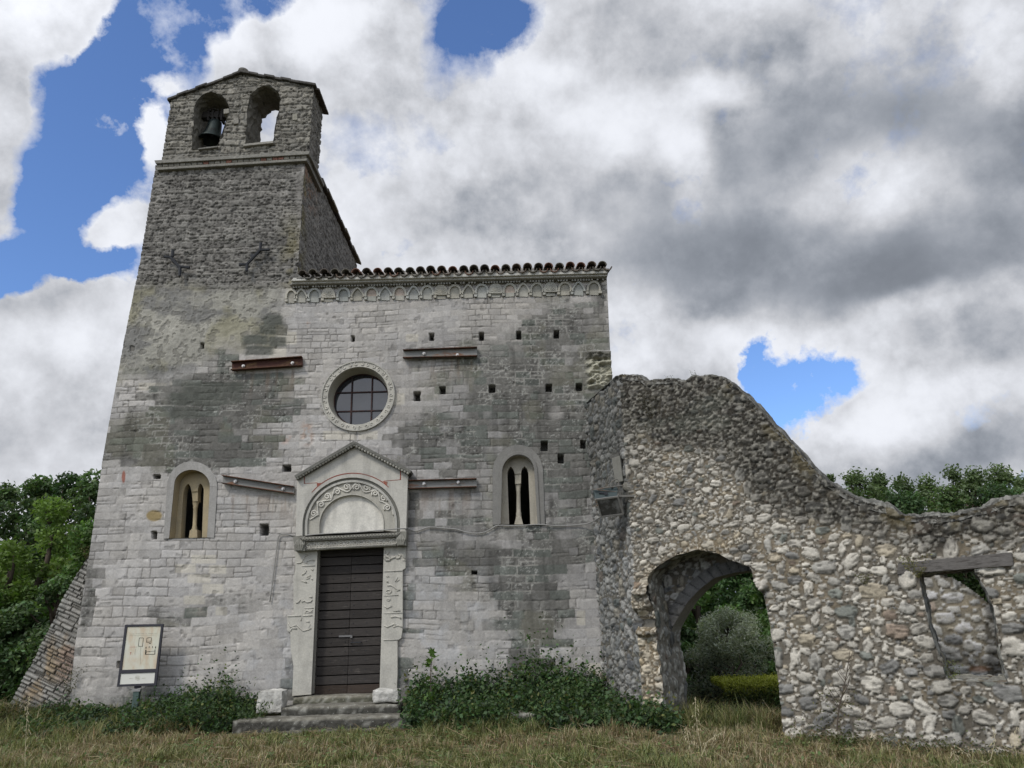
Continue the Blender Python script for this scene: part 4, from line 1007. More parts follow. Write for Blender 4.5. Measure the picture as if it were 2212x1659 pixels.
# worn moss on the foot of the left jamb is part of the stone
# ------------------------------------------------------------------ door
door = MB(); DY = .13
tl, tr, br_, bl = [np.array(at_y(*p, DY)) for p in (d3(330, 148), d3(846, 128), d3(813, 1222), d3(285, 1242))]
def dpt(u, v, y):
    p = lerp(lerp(tl, tr, u), lerp(bl, br_, u), v); return (p[0], y, p[2])
droot = None
m, T, bs = mat_new('weathered_door_wood')
oc = T.n('ShaderNodeTexCoord').outputs['Object']; mp = T.n('ShaderNodeMapping'); mp.inputs['Scale'].default_value = (2.0, 2, 26); T.l(oc, mp.inputs[0])
at = T.n('ShaderNodeAttribute', attribute_name='Col').outputs['Color']
g = T.noise(mp.outputs[0], 3.0, 6, .7); gg = T.noise(oc, 2.2, 5, .7)
c = T.vm('SCALE', at, scale=T.m('ADD', .55, T.m('MULTIPLY', g, .9)))
c = T.mix(T.m('MULTIPLY', T.ramp(g, .56, .70), T.ramp(gg, .46, .66, 0, .75)), c, (.15, .135, .115))
c = T.mix(T.m('MULTIPLY', T.ramp(T.noise(mp.outputs[0], 9, 3), .62, .70), .5), c, (.11, .10, .09))
T.l(c, bs.inputs['Base Color']); bs.inputs['Roughness'].default_value = .75; bs.inputs['Specular IOR Level'].default_value = .12
bp = T.n('ShaderNodeBump'); bp.inputs['Strength'].default_value = .5; bp.inputs['Distance'].default_value = .004; T.l(g, bp.inputs['Height']); T.l(bp.outputs[0], bs.inputs['Normal'])
M_DOOR = m
backing = MB(); backing.hexa([dpt(0, 1, .22), dpt(1, 1, .22), dpt(1, 1, .25), dpt(0, 1, .25), dpt(0, 0, .22), dpt(1, 0, .22), dpt(1, 0, .25), dpt(0, 0, .25)], (.02, .018, .016))
dr = to_church(backing.build('door', M_DOOR))
rgd = random.Random(4)
for leaf, (u0, u1) in enumerate(((.0, .506), (.510, 1.0))):
    b = MB(); NB = 16
    for i in range(NB):
        v0, v1 = i/NB+.0062, (i+1)/NB-.0008; k = rgd.uniform(.8, 1.25); sag = rgd.uniform(-.0012, .0012)
        wob = [rgd.uniform(-.0012, .0012) for _ in range(4)]
        y = DY+rgd.uniform(-.003, .003)
        b.hexa([dpt(u0, v1+wob[0], y), dpt(u1, v1+wob[1]+sag, y), dpt(u1, v1+wob[1]+sag, y+.05), dpt(u0, v1+wob[0], y+.05), dpt(u0, v0+wob[2], y), dpt(u1, v0+wob[3], y), dpt(u1, v0+wob[3], y+.05), dpt(u0, v0+wob[2], y+.05)], (.037*k, .033*k, .030*k) if i < 15 else (.045*k, .034*k, .027*k))
    o = b.build('door_leaf', M_DOOR, bevel=.004); o.parent = dr
    b = MB()
    for i in range(NB):
        for uu in (u0+.05, lerp(u0, u1, .5), u1-.05):
            p = dpt(uu, (i+.5)/NB, DY-.004); b.lathe([(.006, -.004), (.009, .004), (.004, .012)], (p[0], p[1], p[2]-.004), 6, 'Y', (.02, .018, .016))
    o = b.build('nails', M_IRON); o.parent = dr
b = MB(); h0, h1 = at_y(757, 1388.5, DY-.03), at_y(780, 1387.5, DY-.03)
b.tube([(h0[0], DY, h0[2]), h0, h1, (h1[0], DY, h1[2])], .008, 6); o = b.build('pull_handle', M_IRON); o.parent = dr
b = MB(); p = at_y(751, 1374, DY-.01); b.bar((p[0]-.14, DY-.008, p[2]), (p[0]+.05, DY-.008, p[2]), .012, .028); b.box(p[0]+.045, p[0]+.078, DY-.03, DY-.006, p[2]-.03, p[2]+.012, (3, 3, 3)); o = b.build('hasp_lock', m_plain('worn_steel', (.16, .155, .15), .5, .6)); o.parent = dr
# ------------------------------------------------------------------ steel tie beams (channels) and wall anchors
M_CH_R = m_plain('rusted_red_channel', (.055, .022, .016), .8, .1, .5, 9, (.14, .085, .04), (.5, .7), stretch=(1, 1, 3))
M_CH_G = m_plain('grey_channel_with_rust', (.20, .20, .185), .75, .1, .3, 8, (.20, .085, .035), (.52, .68), stretch=(.7, 1, 3))
M_FL = m_plain('rusted_flange', (.10, .048, .028), .85, .1, .5, 14, (.05, .035, .03))
M_BOLT = m_plain('bolt_plate', (.45, .44, .42), .5, .5)
def channel(c, mat, bolts):
    P = [at_y(*q) for q in c]                       # tl tr br bl on the wall
    f = lambda p, y: (p[0], y, p[2])
    b = MB(); tl, tr, br_, bl = P
    b.hexa([f(bl, -.045), f(br_, -.045), f(br_, -.02), f(bl, -.02), f(tl, -.045), f(tr, -.045), f(tr, -.02), f(tl, -.02)])
    o = to_church(b.build('steel_tie_beam', mat))
    t = .014
    for (a, c_) in ((tl, tr), (bl, br_)):
        b = MB(); s_ = -t if a is tl else 0
        b.hexa([(a[0], -.115, a[2]+s_), (c_[0], -.115, c_[2]+s_), (c_[0], -.0455, c_[2]+s_), (a[0], -.0455, a[2]+s_), (a[0], -.115, a[2]+s_+t), (c_[0], -.115, c_[2]+s_+t), (c_[0], -.0455, c_[2]+s_+t), (a[0], -.0455, a[2]+s_+t)])
        o2 = b.build('flange', M_FL, bevel=.003); o2.parent = o
    for q in bolts:
        p = at_y(*q, -.05); b = MB(); b.lathe([(.0, -.022), (.028, -.022), (.032, -.006), (.032, 0), (.0, 0)], (p[0], -.047, p[2]), 12, 'Y'); b.lathe([(.0, -.05), (.014, -.05), (.014, -.02), (.0, -.02)], (p[0]+.004, -.047, p[2]-.004), 6, 'Y', (.2, .2, .2))
        o2 = b.build('bolt', M_BOLT); o2.parent = o
    return o
tag(channel([(503, 784), (655, 773), (655, 793), (503, 803)], M_CH_R, [(526, 791), (632, 784.5)]), 'dark red rusted beam beside the tower')
channel([(872, 759), (1031, 753), (1031, 773), (872, 777)], M_CH_G, [(916, 764), (988, 767)])
channel([(484, 1028), (638, 1052), (637, 1069), (483, 1046)], M_CH_G, [(509, 1040), (612, 1056)])
channel([(882, 1039), (1030, 1035), (1030, 1054), (882, 1058)], M_CH_G, [(916, 1045), (990, 1042)])
def crop1(x, y): return (280.2+.3110*x, 110.6+.3110*y)
for strokes in ([[(240, 1428), (285, 1432), (340, 1495), (415, 1503)], [(300, 1380), (297, 1425), (285, 1432)], [(340, 1495), (350, 1505), (347, 1562)]],
                [[(970, 1378), (905, 1382), (815, 1480), (762, 1483)], [(911, 1330), (905, 1382)], [(815, 1480), (812, 1528)]]):
    b = MB()
    for s_ in strokes:
        b.tube([at_y(*crop1(*p), -.10) for p in s_], .028, 6)
    q = at_y(*crop1(*[(sum(c)/2) for c in zip(strokes[0][1], strokes[0][2])]), -.03); b.lathe([(.0, -.04), (.035, -.04), (.04, .03), (.0, .03)], (q[0], -.07, q[2]), 10, 'Y')
    to_church(b.build('wall_anchor', M_IRON))
# ------------------------------------------------------------------ bell in the left arch
M_BRONZE = m_plain('weathered_bronze', (.030, .042, .040), .55, .45, .4, 16, (.018, .02, .02))
bc = at_y(466, 262, .40); bm_ = at_y(458, 303, .40)
bell = empty('church_bell', (float(bc[0]), .40, float(bc[2]))); tag(bell, 'dark bronze bell hanging in the left arch of the bell gable', 'bell')
H = bc[2]-bm_[2]; b = MB(); prof = [(.0, .0), (.10, .0), (.135, -.03), (.150, -.10), (.165, -.5*H), (.195, -.75*H), (.245, -.93*H), (.262, -H), (.25, -H-.012), (.225, -.95*H), (.15, -.5*H), (.10, -.08), (.0, -.07)]
prof = [(r*.92, h) for r, h in prof]
V = []; N = 28
for (r, h) in prof:
    for k in range(N): a = 2*math.pi*k/N; V.append((r*math.cos(a)+h*.12, r*math.sin(a), h))
b.add(V, [(i*N+k, i*N+(k+1) % N, (i+1)*N+(k+1) % N, (i+1)*N+k) for i in range(len(prof)-1) for k in range(N)])
o = b.build('bell_body', M_BRONZE, smooth=True); o.parent = bell
b = MB(); b.tube([(0, 0, -.08), (-.04, 0, -.6*H)], .012, 6); b.lathe([(.0, -.05), (.04, -.03), (.05, 0), (.035, .035), (.0, .05)], (-.05, 0, -.72*H), 10); o = b.build('clapper', M_IRON, smooth=True); o.parent = bell
b = MB(); xl, xr_ = at_y(426, 246, .4)[0]-bc[0], at_y(493, 246, .4)[0]-bc[0]
b.box(xl, xr_, -.07, .07, .05, .19)
for k in range(4): b.box(-.15+k*.09, -.11+k*.09, -.085, .085, -.03, .24)
b.tube([(-.10, -.09, .05), (-.12, -.1, .18), (-.02, -.1, .24), (.08, -.1, .18), (.07, -.09, .02)], .014, 6)
o = b.build('headstock', m_plain('old_timber_yoke', (.035, .032, .03), .85, 0, .4, 12), bevel=.006); o.parent = bell

# ------------------------------------------------------------------ information panel
SY = -.34
def s2(x, y): return (235.9+.11112*x, 1327+.11112*y)
M_FRAME = m_plain('dark_panel_frame', (.030, .030, .036), .6, 0, .3, 20)
m, T, bs = mat_new('faded_panel_print'); oc = T.n('ShaderNodeTexCoord').outputs['Object']; mp = T.n('ShaderNodeMapping'); mp.inputs['Scale'].default_value = (3, 1, 1.0); T.l(oc, mp.inputs[0])
c = T.mix(T.ramp(T.noise(mp.outputs[0], 3.0, 4, .6), .40, .62), (.50, .49, .39), (.46, .38, .27)); c = T.mix(T.ramp(T.noise(oc, 5, 3), .5, .7, 0, .7), c, (.52, .52, .44))
T.l(c, bs.inputs['Base Color']); bs.inputs['Roughness'].default_value = .45; M_PRINT = m
M_PAPER = m_plain('white_panel', (.56, .56, .50), .5, 0, .06, 5); M_INK = m_plain('print_ink', (.035, .035, .025), .7, 0, .1); M_FADE = m_plain('faded_print', (.38, .37, .30), .7, 0, .1); M_FADER = m_plain('faded_red_print', (.42, .26, .20), .7, 0, .1)
sb = at_y(293, 1484, SY); sign = empty('information_panel', (float(sb[0]), SY, float(gh(sb[0], SY)))); tag(sign, 'faded plan board in a dark frame on a post against the church wall', 'sign')
SI = Matrix.Translation(sign.location).inverted()
def skid(b, name, mat, **k): o = b.build(name, mat, **k); o.parent = sign; o.matrix_parent_inverse = SI; return o
S = lambda l: W([s2(*p) for p in l], SY)
b = MB(); b.prism(S([(305, 200), (1050, 185), (915, 1385), (145, 1410)]), wall, SY, SY+.035, [S([(348, 245), (1003, 232), (905, 1058), (240, 1082)]), S([(218, 1155), (888, 1130), (868, 1338), (196, 1364)])]); skid(b, 'frame', M_FRAME, bevel=.004)
b = MB(); b.prism(S([(340, 237), (1010, 224), (912, 1066), (232, 1090)]), wall, SY+.012, SY+.03); skid(b, 'plan_board', M_PRINT)
b = MB(); b.prism(S([(210, 1147), (896, 1122), (876, 1346), (188, 1372)]), wall, SY+.012, SY+.03); skid(b, 'credit_board', M_PAPER)
def lines(name, mat, segs, w):
    b = MB()
    for (p, q, k) in segs:
        p = np.array(p, float); q = np.array(q, float); d = (q-p)/np.linalg.norm(q-p); n_ = np.array([-d[1], d[0]])*w*k/2; b.prism(S([tuple(p+n_), tuple(q+n_), tuple(q-n_), tuple(p-n_)]), wall, SY+.0095, SY+.0125)
    skid(b, name, mat)
poly = lambda pts, k=1: [(pts[i], pts[i+1], k) for i in range(len(pts)-1)]
seg = poly([(640, 622), (658, 462), (632, 456), (620, 462), (605, 456), (578, 460), (560, 622), (642, 626)], 1)+poly([(800, 572), (818, 458), (790, 455), (772, 448), (755, 458), (728, 460), (718, 545), (775, 548), (772, 570), (800, 572)], 1)+[((728, 522), (806, 520), .5)]
seg += [((712, 632), (706, 668), 2.0), ((772, 618), (768, 655), 1.2), ((836, 618), (836, 655), 1.2), ((898, 625), (892, 662), 2.0), ((706, 690), (700, 782), 2.6), ((884, 685), (880, 780), 1.6), ((706, 780), (885, 776), 1.2), ((712, 725), (882, 716), .7), ((760, 726), (790, 724), 1.3), ((690, 782), (715, 740), 1.6)]
lines('plan_drawing', M_INK, seg, 8)
rgt = random.Random(3); seg = []
x = 405
for wlen in (30, 28, 34, 26, 40, 20): # the faded title line: worn away to short strokes
    pass
while x < 940:
    wl = rgt.uniform(8, 20); y = lerp(380, 366, (x-405)/540)
    if rgt.random() < .82: seg.append(((x, y), (x+wl, y-.3), rgt.uniform(.8, 1.6)))
    x += wl+rgt.uniform(3, 9)
seg += [((380, 412), (960, 400), .3), ((600, 640), (598, 960), .4), ((500, 670), (490, 790), .8)]; lines('faded_title', M_FADE, seg, 9)
lines('faded_red_marks', M_FADER, [((390, 637), (525, 634), .8), ((395, 740), (425, 738), 1.6), ((400, 755), (420, 754), 3), ((400, 775), (415, 774), 2)], 9)
seg = [((380, 1250), (425, 1248), 1), ((430, 1248), (455, 1247), .5), ((625, 1242), (700, 1239), 1.2)]
for k in range(16):
    a, c_ = 2*math.pi*k/16, 2*math.pi*(k+1)/16
    for rr in (44, 24): seg.append(((545+rr*math.cos(a), 1238+rr*math.sin(a)), (545+rr*math.cos(c_), 1238+rr*math.sin(c_)), .6))
seg.append(((528, 1240), (562, 1238), 2)); lines('faded_emblem', M_FADE, seg, 8)
M_POST = m_plain('green_post', (.055, .085, .075), .6, .1, .3, 14)
b = MB(); z0 = float(gh(sb[0], SY)); pz = at_y(*s2(510, 1475), SY)[2]; pc = at_y(*s2(520, 1475), SY)[0]
b.box(pc-.045, pc+.045, SY+.01, SY+.08, z0-.15, pz); skid(b, 'post', M_POST, bevel=.006)
b = MB(); b.tube([at_y(*s2(*q), SY+.02) for q in ((345, 1425), (430, 1450), (520, 1466), (620, 1445), (705, 1412))], .012, 6); b.box(pc-.06, pc+.06, SY, SY+.06, pz-.02, pz+.01); skid(b, 'bracket', m_plain('grey_bracket', (.25, .25, .24), .5, .5))
# plate joins the frame to the post behind
b = MB(); b.box(pc-.05, pc+.05, SY+.036, SY+.06, pz-.05, at_y(*s2(560, 900), SY)[2]); skid(b, 'back_plate', M_FRAME)

# ------------------------------------------------------------------ steps and the two white blocks
M_STEP = m_stone('mossy_step_stone', fine=22, bump=1.0, var=.75, dist=.02, spots=.55)
st = empty('stone_steps', (-2.7, -.8, .3)); tag(st, 'worn dark stone steps leading up to the church door', 'steps')
STI = Matrix.Translation((-2.7, -.8, .3)).inverted()
def rough_block(name, x0, x1, y0, y1, z0, z1, col, topcol, seed, mat, parent, inv, amp=.012, res=.05, rnd=.03):
    """a quarried block: subdivided box with rounded, chipped edges"""
    nx, ny, nz = max(3, int((x1-x0)/res)), max(3, int((y1-y0)/res)), max(3, int((z1-z0)/res))
    bm = bmesh.new(); vs = {}
    def vert(i, j, k):
        key = (i, j, k)
        if key not in vs: vs[key] = bm.verts.new((lerp(x0, x1, i/nx), lerp(y0, y1, j/ny), lerp(z0, z1, k/nz)))
        return vs[key]
    for i in range(nx):
        for j in range(ny):
            for k in (0, nz): bm.faces.new([vert(i, j, k), vert(i+1, j, k), vert(i+1, j+1, k), vert(i, j+1, k)])
    for i in range(nx):
        for k in range(nz):
            for j in (0, ny): bm.faces.new([vert(i, j, k), vert(i+1, j, k), vert(i+1, j, k+1), vert(i, j, k+1)])
    for j in range(ny):
        for k in range(nz):
            for i in (0, nx): bm.faces.new([vert(i, j, k), vert(i, j+1, k), vert(i, j+1, k+1), vert(i, j, k+1)])
    bmesh.ops.recalc_face_normals(bm, faces=bm.faces); bm.normal_update()
    P = np.array([v.co for v in bm.verts]); Nn = np.array([v.normal for v in bm.verts])
    c = np.array([(x0+x1)/2, (y0+y1)/2, (z0+z1)/2]); hs = np.array([(x1-x0), (y1-y0), (z1-z0)])/2
    q = np.abs(P-c)/hs; e = np.sort(q, 1)[:, 1]       # how near a box edge
    k = sstep(1-rnd*2.2/np.median(hs)*1.0, 1.0, e)
    n1 = fbm(P[:, 0]*9+seed+P[:, 1]*5, P[:, 2]*9+P[:, 1]*7, 4, seed); n2 = fbm(P[:, 0]*30+seed+P[:, 1]*17, P[:, 2]*30+P[:, 1]*13, 3, seed+3)
    P = P+Nn*((n1-.5)*2*amp+(n2-.5)*amp-k*rnd*(.25+.9*n1))[:, None]
    for v, p in zip(bm.verts, P): v.co = p
    top_ = np.array([v.normal.z for v in bm.verts]) > .6
    me = bpy.data.meshes.new(name); bm.to_mesh(me); bm.free()
    me.polygons.foreach_set('use_smooth', np.ones(len(me.polygons), bool))
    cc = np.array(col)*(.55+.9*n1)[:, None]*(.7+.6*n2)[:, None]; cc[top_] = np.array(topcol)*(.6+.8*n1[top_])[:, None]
    lime = sstep(.54, .64, n2)*sstep(.38, .6, n1); cc = lerp3(cc, np.array([.30, .295, .26]), lime*.5*(np.mean(col) < .2))
    a = me.color_attributes.new('Col', 'FLOAT_COLOR', 'POINT'); c4_ = np.ones((len(P), 4), np.float32); c4_[:, :3] = cc; a.data.foreach_set('color', c4_.ravel())
    o = link(name, me, mat)
    if parent is not None: o.parent = parent; o.matrix_parent_inverse = inv
    return o
zt = at_y(760, 1500, -.02)[2]
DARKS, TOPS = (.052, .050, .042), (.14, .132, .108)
x0, x1 = at_y(633, 1515, -.1)[0], at_y(832, 1505, -.1)[0]
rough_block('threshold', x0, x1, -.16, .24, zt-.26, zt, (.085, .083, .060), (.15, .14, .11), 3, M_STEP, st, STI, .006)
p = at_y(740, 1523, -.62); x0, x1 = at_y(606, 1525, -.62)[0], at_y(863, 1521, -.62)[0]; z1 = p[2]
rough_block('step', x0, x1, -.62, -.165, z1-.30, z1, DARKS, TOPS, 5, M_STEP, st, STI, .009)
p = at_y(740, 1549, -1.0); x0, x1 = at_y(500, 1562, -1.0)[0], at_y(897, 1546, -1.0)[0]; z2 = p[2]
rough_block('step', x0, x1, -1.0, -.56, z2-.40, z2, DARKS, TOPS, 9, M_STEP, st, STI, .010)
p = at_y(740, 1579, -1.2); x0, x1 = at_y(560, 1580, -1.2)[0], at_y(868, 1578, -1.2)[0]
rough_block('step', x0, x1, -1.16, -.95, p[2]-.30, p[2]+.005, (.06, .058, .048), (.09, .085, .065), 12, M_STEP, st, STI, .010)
M_WHITE = m_stone('white_limestone_block', fine=26, bump=1.0, var=.35, dist=.02)
for (a, c_, yb, yt, y0, lab, sd) in ((803, 861, 1520, 1489, -.60, 'rough white stone block on the right end of the church steps', 4), (552, 609, 1527, 1492, -.60, 'rough white stone block on the left end of the church steps, half in weeds', 7)):
    L, Rr = at_y(a, yb, y0)[0], at_y(c_, yb, y0)[0]; zb = z1+.002 if a > 700 else z1-.09; zt_ = at_y((a+c_)/2, yt, y0)[2]
    o = rough_block('stone_block', L, Rr, y0, y0+.30, zb, zt_, (.40, .39, .355), (.44, .43, .39), sd, M_WHITE, None, None, .020, .022, .03)
    tag(o, lab, 'stone block', 'white blocks beside the door')
# ------------------------------------------------------------------ cable along the wall
b = MB()
cp = [(583, 1300), (597, 1190), (602, 1158), (616, 1154), (640, 1157)]
cpts = [at_y(x, y, -.03) for x, y in cp]+[at_y(700, 1153, -.24), at_y(780, 1149, -.245), at_y(862, 1142, -.24), at_y(884, 1144, -.04)]
cpts += [at_y(x, y, -.03) for x, y in ((899, 1147), (912, 1143), (926, 1139), (945, 1139.5), (958, 1141), (985, 1143), (1005, 1149), (1025, 1152), (1045, 1150), (1062, 1142), (1076, 1135), (1110, 1136), (1165, 1133), (1200, 1136), (1235, 1135))]
cpts += [at_y(1268, 1131, -.10), at_y(1282, 1126, -.5), at_y(1296, 1117, -1.25)]
sm = []
for i in range(len(cpts)-1):
    p0, p1, p2, p3 = cpts[max(i-1, 0)], cpts[i], cpts[i+1], cpts[min(i+2, len(cpts)-1)]
    for k in range(4):
        t = k/4; sm.append(.5*((2*p1)+(-p0+p2)*t+(2*p0-5*p1+4*p2-p3)*t*t+(-p0+3*p1-3*p2+p3)*t**3))
sm.append(cpts[-1]); b.tube(sm, .010, 6)
tag(b.build('electric_cable', m_plain('grey_cable', (.24, .235, .22), .7, 0, .2, 9), smooth=True), 'thin grey electric cable sagging across the church front to the floodlight', 'cable')
# ------------------------------------------------------------------ the ruined wall of river stones
PHI = math.radians(30)
RA = np.array([1.645, -1.5]); RV = np.array([math.cos(PHI), -math.sin(PHI)]); RD = np.array([math.sin(PHI), math.cos(PHI)])
def ruin_fr(t, z, y): return (RA[0]+RV[0]*t+RD[0]*y, RA[1]+RV[1]*t+RD[1]*y, z)
def R_px(pts, y=0.0):
    out = []
    for px, py in pts:
        d = ray(px, py); o = RA+RD*y
        k = ((o-EYE[:2])@RD)/(d[:2]@RD); P = EYE+d*k
        out.append((float((P[:2]-o)@RV), float(P[2])))
    return out
def stones(t0, t1, z0, z1, sizes, seed, aspect=1.55, scale=None, gap=.99):
    """river stones thrown without overlap, largest first: (t, z, rx, rz, angle, kind...)"""
    rg = np.random.default_rng(seed); acc = np.zeros((0, 3)); out = []
    area = (t1-t0)*(z1-z0)
    for (r0, r1, tries) in sizes:
        n = int(area*tries)
        ct = rg.uniform(t0, t1, n); cz = rg.uniform(z0, z1, n); r = rg.uniform(r0, r1, n)
        if scale is not None: r = r*scale(ct, cz)
        for i in range(n):
            u = np.array([ct[i], cz[i]*aspect])
            if len(acc):
                d = np.hypot(acc[:, 0]-u[0], acc[:, 1]-u[1])
                if (d < (acc[:, 2]+r[i])*gap).any(): continue
            acc = np.vstack([acc, [u[0], u[1], r[i]]]); out.append((ct[i], cz[i], r[i]))
    return np.array(out), rg
STONE_COL = [(np.array([.365, .36, .335]), .54), (np.array([.285, .287, .275]), .20), (np.array([.17, .175, .175]), .10), (np.array([.16, .175, .165]), .04), (np.array([.33, .305, .25]), .06), (np.array([.22, .185, .155]), .02)]
def rubble(T, Z, t0, t1, z0, z1, sizes, seed, hmul=1.0, mortar=(.128, .119, .102), white=0.0, aspect=1.55, tilt=.5, scale=None, gap=.99, flat=.62):
    """height and colour of stones bedded in mortar, evaluated on a regular sheet (T, Z flat, any order)"""
    st_, rg = stones(t0, t1, z0, z1, sizes, seed, aspect, scale, gap)
    n_b = fbm(T*3.2, Z*3.2, 4, 5+seed % 5); n_c = fbm(T*11, Z*11, 4, 9); n_d = fbm(T*30, Z*30, 3, 13)
    H = np.full(T.shape, 0.0)+.012*(n_c-.5)+.012*(n_d-.5)+.012*(n_b-.5); M = np.zeros(T.shape)
    C = np.array(mortar)[None]*(.62+.55*n_c+.30*n_b)[:, None]
    C = lerp3(C, np.array([.19, .155, .10]), sstep(.50, .68, n_b)*.35)
    order = np.argsort(T); Ts = T[order]; pw = np.array([k for _, k in STONE_COL])
    if white: pw = pw*np.array([1+white*2.5, 1, 1-.6*white, 1-.5*white, 1, 1])
    pw = pw/pw.sum()
    for (ct, cz, r) in st_:
        rx = r*rg.uniform(.88, 1.02); rz = r/aspect*rg.uniform(.84, 1.04); an = rg.normal(0, .20)*tilt*2
        if rg.random() < .13: an += 1.2
        i0, i1 = np.searchsorted(Ts, ct-r*1.35), np.searchsorted(Ts, ct+r*1.35)
        idx = order[i0:i1]; idx = idx[np.abs(Z[idx]-cz) < r*1.35]
        if not len(idx): continue
        dx = T[idx]-ct; dz = Z[idx]-cz; c, s = math.cos(an), math.sin(an)
        u = (dx*c+dz*s)/rx; v = (-dx*s+dz*c)/rz
        th = np.arctan2(v, u); ph = rg.uniform(0, 6.28, 3); am = rg.uniform(.015, .085, 3)
        edge = 1+am[0]*np.cos(2*th+ph[0])+am[1]*np.cos(3*th+ph[1])+am[2]*np.cos(5*th+ph[2])
        p = rg.choice([2.0, 2.3, 2.8, 3.6]); rho = (np.abs(u)**p+np.abs(v)**p)**(1/p)/edge+.12*(n_d[idx]-.5)+.10*(n_c[idx]-.5)
        inside_ = rho < 1
        prof = np.clip(1-np.clip(rho, 0, 1)**rg.uniform(3.0, 7.0), 0, 1)**.55
        hh = (.012+.26*flat*r*rg.uniform(.4, 1.2))*hmul*prof+(rg.uniform(-.1, .1)*u*r+rg.uniform(-.12, .12)*v*r)*prof+.020*(n_c[idx]-.5)*prof+.016*(n_d[idx]-.5)*prof
        sm = sstep(1.0, .94, rho)
        base = STONE_COL[rg.choice(len(STONE_COL), p=pw)][0]*rg.uniform(.80, 1.18)
        crack = sstep(.60, .74, vnoise(dx*c*14+dz*s*14+ct*50, (-dx*s+dz*c)*46+cz*31, 3))
        cc = base[None]*(.80+.45*n_c[idx]+.0*u)[:, None]*(1-.50*crack)[:, None]
        better = (H[idx] < hh+.004) & inside_
        k = np.where(better, sm, 0)
        H[idx] = lerp(H[idx], hh+.004-.010*crack, k); C[idx] = lerp3(C[idx], cc, k); M[idx] = np.maximum(M[idx], k)
        # a shallow, darker gap in the mortar round the stone
        gap = np.where(~inside_ & (rho < 1.22), sstep(1.22, 1.0, rho), 0)*(1-M[idx])
        H[idx] -= .013*gap; C[idx] = C[idx]*(1-.16*gap)[:, None]
    return H, C, M
TOP_PX = [(1313, 806), (1345, 809), (1382, 814), (1393, 822), (1415, 822), (1434, 818), (1457, 819), (1474, 826), (1492, 816), (1532, 811), (1567, 818), (1584, 831), (1607, 851), (1642, 888), (1696, 944), (1722, 972), (1749, 1004), (1784, 1038), (1824, 1064), (1870, 1087), (1928, 1099), (1945, 1113), (1998, 1117), (2055, 1114), (2119, 1100), (2165, 1082), (2230, 1070), (2320, 1040), (2420, 1030)]
TOP = R_px(TOP_PX); TOP[0] = (0.0, TOP[1][1])
tt = np.array([p[0] for p in TOP]); tz = np.array([p[1] for p in TOP])
T_END = float(tt[-1]); 
def top_z(t): return np.interp(t, tt, tz)+.02*(vnoise(np.asarray(t)*7.0, np.asarray(t)*0+1.5, 3)-.5)
ARCH_PX = [(1436, 1610), (1435, 1562), (1433, 1486), (1421, 1402), (1418, 1336), (1408, 1296), (1398, 1250), (1402, 1240), (1418, 1226), (1440, 1211), (1463, 1199), (1487, 1192), (1503, 1189), (1520, 1189), (1536, 1192), (1553, 1197), (1578, 1208), (1603, 1219), (1618, 1225), (1624, 1232), (1627, 1249), (1634, 1262), (1650, 1284), (1660, 1330), (1667, 1369), (1674, 1420), (1680, 1469), (1688, 1530), (1696, 1620)]
WIN_PX = [(1985, 1238), (1989, 1256), (1996, 1300), (2002, 1341), (2013, 1376), (2022, 1400), (2032, 1425), (2040, 1450), (2046, 1470), (2110, 1473), (2176, 1476), (2172, 1450), (2167, 1430), (2160, 1385), (2152, 1339), (2144, 1310), (2139, 1295), (2134, 1280), (2126, 1266), (2116, 1250), (2107, 1236), (2106, 1224), (2050, 1231)]
ARCH = ragged(R_px(ARCH_PX), .010, 21); WIN = ragged(R_px(WIN_PX), .010, 22)
RZ0 = -.35; THICK = 1.0
nr_s = .0145
ruin = empty('ruined_wall', (float(RA[0]+RV[0]*2.6), float(RA[1]+RV[1]*2.6), .0)); tag(ruin, 'ruined rubble wall of pale river stones with arched gateway and window opening', 'ruined wall')
RI = Matrix.Translation(ruin.location).inverted()
def to_ruin(o): o.parent = ruin; o.matrix_parent_inverse = RI; return o
